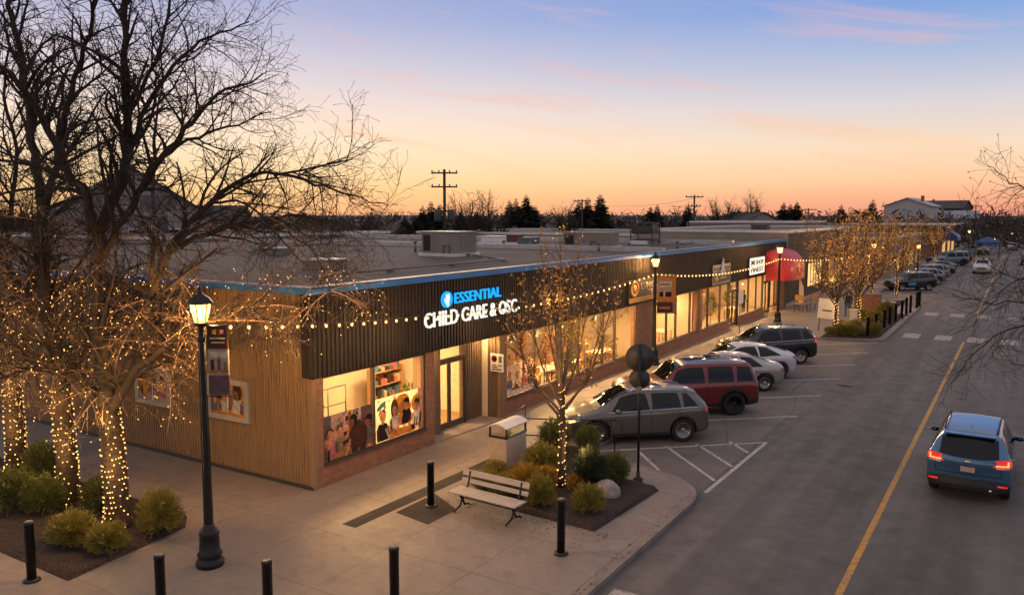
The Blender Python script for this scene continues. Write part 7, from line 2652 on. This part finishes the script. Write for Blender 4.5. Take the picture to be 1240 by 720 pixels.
for x in (-1.45, 1.45):                                              # dark arch trims
    for s in (-1, 1):
        n = 16
        o_ = [(x + .56 * math.cos(math.pi * (k / n) * 1.06 - .09), .41 + .56 * math.sin(math.pi * (k / n) * 1.06 - .09)) for k in range(n + 1)]
        i_ = [(x + .475 * math.cos(math.pi * (k / n) * 1.06 - .09), .41 + .475 * math.sin(math.pi * (k / n) * 1.06 - .09)) for k in range(n + 1)]
        c.patch('arch_trim', [p for p in o_ + i_[::-1] if p[1] > .33], 'side', s, M_CLAD, .012, None, .08)
c.plate(.92, -1)
car_box = c.root
car_box.scale = (1.05, 1.0, 1.02)


def sedan_parts(c, coupe=False, dark=False):
    if coupe:
        c.side_windows([(-.40, .98, .04, .40), (-1.42, -.46, .52, .02)], .085)
        c.dress([(.98, .92), (-.43, -.43), (-1.3, -1.15)], [(-.2, .86), (-1.1, .88)], .74, (1.16, .46))
        c.end('rear_window', [(-.56, 1.16), (.56, 1.16), (.46, 1.40), (-.46, 1.40)], -1, M_CGL)
        c.end_pair('tail_light', [(.50, .86), (.88, .84), (.88, .98), (.55, .98)], -1, M_TAIL)
        c.side_pair('tail_light', [(-2.2, .86), (-1.92, .92), (-1.96, 1.0), (-2.2, .98)], M_TAIL)
        c.end('bumper', rect(.8, .40, .52), -1, M_CLAD)
    else:
        c.side_windows([(-.36, .92, .05, .36), (-1.30, -.42, .40, .02)], .085)
        c.dress([(.96, .90), (-.39, -.39), (-1.26, -1.1)], [(-.18, .84), (-1.06, .86)], .70, (1.10, .34))
        pts = [(-1.62, .56), (-.98, .50)]
        c.patch('rear_window', pts + [(x, -y) for x, y in reversed(pts)], 'top', 1, M_CGL, .006)
        c.end_pair('tail_light', [(.46, .78), (.88, .76), (.88, .90), (.50, .92)], -1, M_TAIL)
        c.side_pair('tail_light', [(-2.3, .78), (-2.0, .82), (-2.04, .92), (-2.28, .90)], M_TAIL)
        c.end('bumper', rect(.78, .36, .46), -1, M_CLAD)
    c.end_pair('headlight', [(.46, .60), (.82, .64), (.82, .74), (.5, .70)], 1, M_HEAD)
    c.side_pair('headlight', [(2.2, .60), (1.9, .72), (1.95, .78), (2.2, .70)], M_HEAD)
    c.end('grille', rect(.44, .44, .62), 1, M_CLAD)
    c.plate(.66, -1)


c = Car('parked_car', 'silver sedan mostly hidden behind the dark red boxy SUV', 'car', SPEC_SEDAN, paint('silver', (.33, .32, .31), .6, .32), (-9.92, 32.1, -.1), HD, gP)
sedan_parts(c)
car_sedan = c.root
SPEC_COUPE['rim'] = M_RIM
c = Car('parked_car', 'pale white fastback car with dark windows between the silver sedan and black SUV', 'car', SPEC_COUPE, paint('white', (.50, .51, .54), .15, .28), (-10.0, 34.85, -.1), HD, gP)
sedan_parts(c, True)
car_coupe = c.root


def suv_parts(c, tail=M_TAIL, rails=True):
    c.side_windows([(-.34, .86, .06, .32), (-1.36, -.42, .05, .02), (-1.98, -1.46, .26, .03)], .105)
    c.dress([(.92, .88), (-.38, -.38), (-1.40, -1.28)], [(-.18, .95), (-1.18, .98)], .66, (1.06, .30), (-1.75, .1, M_CHROME) if rails else False)
    c.end('rear_window', [(-.60, 1.20), (.60, 1.20), (.55, 1.54), (-.55, 1.54)], -1, M_CGL)
    c.end_pair('tail_light', [(.50, .98), (.90, .96), (.90, 1.16), (.66, 1.14)], -1, tail)
    c.side_pair('tail_light', [(-2.24, .96), (-1.96, 1.04), (-2.02, 1.15), (-2.2, 1.15)], tail)
    c.end('bumper', rect(.84, .42, .62), -1, M_CLAD)
    c.end_pair('headlight', [(.46, .72), (.82, .76), (.82, .88), (.5, .84)], 1, M_HEAD)
    c.side_pair('headlight', [(2.18, .74), (1.86, .86), (1.9, .94), (2.16, .86)], M_HEAD)
    c.end('grille', rect(.44, .60, .80), 1, M_CLAD)
    c.end('air_dam', rect(.70, .42, .54), 1, M_CLAD)
    c.side_pair('window_trim', [(.9, c.belt(.9) + .012), (.9, c.belt(.9) + .03), (-1.98, c.belt(-1.98) + .03), (-1.98, c.belt(-1.98) + .012)], M_CHROME, .008)
    c.plate(.86, -1)


c = Car('parked_car', 'black SUV parked at the far end of the row beside the lit tree bed', 'car', SPEC_SUV, paint('black', (.012, .013, .017), .3, .22), (-10.05, 39.1, -.1), HD, gP)
suv_parts(c, M_TAILRED)
car_suv = c.root

# the blue car driving away up the street
c = Car('moving_car', 'blue SUV driving up the street with glowing red tail lights', 'car', SPEC_FOR, paint('blue', (.06, .15, .28), .5, .26), (-.72, 24.45, -.1), (0.02, 1), None)
c.side_windows([(-.32, .88, .06, .32), (-1.32, -.40, .05, .02), (-1.90, -1.42, .22, .03)], .105)
c.dress([(.92, .88), (-.36, -.36), (-1.36, -1.24)], [(-.16, .90), (-1.14, .93)], .70, (1.06, .30), (-1.65, .15, M_CLAD), None, True, -1.35)
c.end('rear_window', [(-.64, 1.135), (-.3, 1.105), (.3, 1.105), (.64, 1.135), (.60, 1.52), (.5, 1.56), (-.5, 1.56), (-.60, 1.52)], -1, M_CGL)
c.end_pair('tail_light', [(.50, .965), (.92, .955), (.94, 1.13), (.74, 1.13), (.62, 1.03)], -1, M_TAILRED)
c.side_pair('tail_light', [(-2.22, .96), (-1.95, 1.0), (-1.98, 1.10), (-2.18, 1.12)], M_TAILRED)
c.end_pair('tail_lamp_strip', [(.58, .985), (.85, .98), (.85, 1.09), (.81, 1.09), (.81, 1.015), (.58, 1.012)], -1, M_TAILON, .014)
c.end_pair('reverse_lens', [(.58, .925), (.86, .92), (.86, .957), (.6, .96)], -1, M_HEAD)
c.end('bumper', [(-.90, .37), (.90, .37), (.90, .56), (.6, .60), (-.6, .60), (-.90, .56)], -1, M_CLAD)
c.side_pair('bumper', [(-2.26, .36), (-1.80, .34), (-1.80, .40), (-2.26, .56)], M_CLAD)
c.end_pair('reflector', [(.64, .47), (.84, .47), (.84, .515), (.64, .515)], -1, M_TAILRED, .016)
c.end('tailgate_seam', [(-.70, .69), (.70, .69), (.70, .705), (-.70, .705)], -1, M_WELL, .004)
for k in (1, -1):
    c.patch('tailgate_seam', [(k * .69, .70), (k * .705, .70), (k * .735, .94), (k * .72, .94)][::k], 'end', -1, M_WELL, .004)
c.plate(.86, -1, 0.0)
l, nn = c.hit('end', 0, 1.02, -1)
mb = MB(); mb.lathe([(.055, 0), (.05, .008)], 18, M=Matrix.Translation(l) @ Matrix.Rotation(-math.pi / 2, 4, 'Y'), sy=1.5); mb.build('emblem', M_CHROME, c.root)
mb = MB(); mb.bbox(-.02, .16, -.56, .56, -.02, .02, .012); mb.build('spoiler', paint('blue', None), c.root, (-1.98, 0, 1.615))
mb = MB(); mb.tube([(-2.30, -.5, .38), (-2.15, -.5, .38)], .035, 10); mb.build('exhaust', M_CHROME, c.root)
car_for = c.root

# cars farther along the street: copies of the shapes above in their own paints
gD = 'cars parked far along the street'
PAINTS = dict(dark=paint('dark', (.016, .017, .02), .3, .25), bluegrey=paint('blue_grey', (.10, .13, .17), .4, .3), grey2=paint('mid_grey', (.14, .14, .145), .5, .3), white2=paint('clean_white', (.52, .51, .5), .1, .3), tan=paint('tan', (.25, .22, .19), .4, .35), red2=paint('dull_red', (.17, .02, .02), .3, .35), silver2=paint('far_silver', (.34, .33, .32), .6, .35))
PN = {'cross': 'paint_grey', 'box': 'paint_red', 'sedan': 'paint_silver', 'coupe': 'paint_white', 'suv': 'paint_black', 'for': 'paint_blue'}
RTS = {'cross': car_cross, 'box': car_box, 'sedan': car_sedan, 'coupe': car_coupe, 'suv': car_suv, 'for': car_for}


def far_car(kind, pos, head, pnt, label, scale=None):
    r = dup(RTS[kind], (pos[0], pos[1], -.1), math.atan2(head[1], head[0]), label, gD, scale, {PN[kind]: PAINTS[pnt], 'tail_glow': M_TAIL, 'tail_lens_lit': M_TAIL})
    r.name = 'parked_car'
    return r


k = far_car('suv', (-8.45, 83.9), (-.77, -.64), 'dark', 'dark SUV with a blue door mark, first car past the lit trees')
mb = MB(); mb.box(.05, .75, .955, .965, .52, .78); mb.build('door_mark', mat('mark_blue', (.02, .25, .5), .5), k)
far_car('cross', (-8.3, 91.5), HD, 'bluegrey', 'blue grey crossover directly behind the dark SUV with the blue mark')
far_car('suv', (-8.3, 97.5), HD, 'grey2', 'grey SUV third in line past the lit trees')
far_car('sedan', (-8.2, 105.0), HD, 'dark', 'black sedan fourth in line past the lit trees')
far_car('coupe', (-8.4, 111.5), HD, 'grey2', 'grey fastback fifth in line past the lit trees')
far_car('box', (-8.2, 127), HD, 'bluegrey', 'blue grey boxy SUV before the far brick building', (1.15, 1, 1.1))
far_car('box', (-8.0, 133), HD, 'dark', 'dark boxy SUV right of the blue grey boxy one far along')
far_car('suv', (-3.6, 113), (0, -1), 'white2', 'white SUV coming down the street towards the crosswalk')
far_car('sedan', (-5.2, 165), (0, 1), 'dark', 'dark sedan far up the street near the vanishing point')
far_car('suv', (1.4, 135), (0, 1), 'tan', 'tan van shaped car behind the twigs at the right frame edge', (1.25, 1.15, 1.35))
far_car('suv', (2.3, 84), (.3, 1), 'red2', 'dull red SUV behind the twigs at the right frame edge')
far_car('sedan', (2.3, 93), (.3, 1), 'red2', 'dull red sedan farther behind the twigs at the right')
far_car('coupe', (-1.0, 190), (0, -1), 'silver2', 'tiny silver car far up the street')
p = Vector((-4.3, 150, 0))
t = thing('market_canopy', 'small blue canopy tent far along the street', 'canopy tent', p)
mb = MB(); mb.add([(-1.8, -1.8, 2.6), (1.8, -1.8, 2.6), (1.8, 1.8, 2.6), (-1.8, 1.8, 2.6), (0, 0, 3.5), (-1.8, -1.8, 2.25), (1.8, -1.8, 2.25), (1.8, 1.8, 2.25), (-1.8, 1.8, 2.25)], [(0, 1, 4), (1, 2, 4), (2, 3, 4), (3, 0, 4), (5, 6, 1, 0), (6, 7, 2, 1), (7, 8, 3, 2), (8, 5, 0, 3)]); mb.build('canopy', mat('tent_blue', (.02, .07, .22), .6), t)
for x in (-1.7, 1.7):
    for y in (-1.7, 1.7):
        mb = MB(); mb.tube([(x, y, -.1), (x, y, 2.3)], .04, 6); mb.build('leg', M_DGREY, t)

# ------------------------------------------------------------------ people
def person(label, loc, rz, top, trousers, hair, pose='walk', h=1.72):
    t = thing('person', label, 'person', loc, rz, None)
    s = h / 1.72
    W_ = pose == 'walk'
    V = [(0, 0, .95, .135), (0, 0, 1.12, .125), (0, .01, 1.32, .15), (0, 0, 1.45, .075), (0, -.01, 1.53, .055), (0, -.02, 1.62, .088), (0, -.015, 1.68, .075),
         (-.10, 0, .90, .09), (-.11, -.16 if W_ else 0, .50, .062), (-.11, -.10 if W_ else 0.02, .08, .042), (-.12, -.24 if W_ else -.13, .035, .035),
         (.10, 0, .90, .09), (.11, .05 if W_ else 0, .50, .062), (.11, .32 if W_ else .02, .12, .042), (.12, .22 if W_ else -.13, .04, .035),
         (-.20, .01, 1.40, .058), (-.26, .06, 1.13, .043), (-.25, -.08 if W_ else .0, .90, .034), (-.24, -.13 if W_ else -.02, .82, .032),
         (.20, .01, 1.40, .058), (.26, .02, 1.13, .043), (.25, -.10, .92, .034), (.24, -.15, .85, .032)]
    E = [(0, 1), (1, 2), (2, 3), (3, 4), (4, 5), (5, 6), (0, 7), (7, 8), (8, 9), (9, 10), (0, 11), (11, 12), (12, 13), (13, 14), (2, 15), (15, 16), (16, 17), (17, 18), (2, 19), (19, 20), (20, 21), (21, 22)]
    me = bpy.data.meshes.new('body')
    me.from_pydata([(x * s, y * s, z * s) for x, y, z, r in V], E, [])
    o = link('body', me)
    o.modifiers.new('skin', 'SKIN')
    for i, sv in enumerate(me.skin_vertices[0].data):
        sv.radius = (V[i][3] * s, V[i][3] * s * (.72 if i in (1, 2) else 1))
        sv.use_root = i == 0
    sb = o.modifiers.new('smooth', 'SUBSURF')
    sb.levels = sb.render_levels = 2
    bpy.context.view_layer.update()
    me2 = bpy.data.meshes.new_from_object(o.evaluated_get(bpy.context.evaluated_depsgraph_get()))
    bpy.data.objects.remove(o)
    me2.materials.clear()
    for m_ in (mat('skin_tone', (.32, .19, .13), .6), top, trousers, mat('shoe', (.02, .018, .016), .6)):
        me2.materials.append(m_)
    for p in me2.polygons:
        p.use_smooth = True
        z = p.center.z / s
        x = abs(p.center.x) / s
        p.material_index = 3 if z < .09 else (0 if z > 1.47 or (x > .19 and z < .90) else (1 if z > .93 or x > .2 else 2))
    b = link('body', me2, t)
    mb = MB(); mb.ball((0, .012 * s, 1.665 * s), .094 * s, .104 * s, .088 * s, 14, 10); mb.build('hair', hair, t)
    return t


M_HAIRD = mat('dark_hair', (.015, .012, .01), .7)
D1, D2, D3 = mat('dark_coat', (.018, .018, .022), .8), mat('jeans', (.06, .09, .15), .8), mat('pale_jacket', (.3, .29, .28), .8)
person('person in a dark coat with pale jacket front walking on the far pavement', (-10.5, 57.4, 0), .3, D3, D1, M_HAIRD)
person('person in a dark coat walking close behind another on the far pavement', (-10.1, 61.2, 0), .1, D1, D1, M_HAIRD)
person('person in a dark top and blue jeans beside the brick planter', (-9.6, 58.6, 0), -.4, D1, D2, M_HAIRD)
person('person standing inside the window just before the red awning', (-15.9, 55.6, .013), 1.2, D1, D1, M_HAIRD, 'stand')
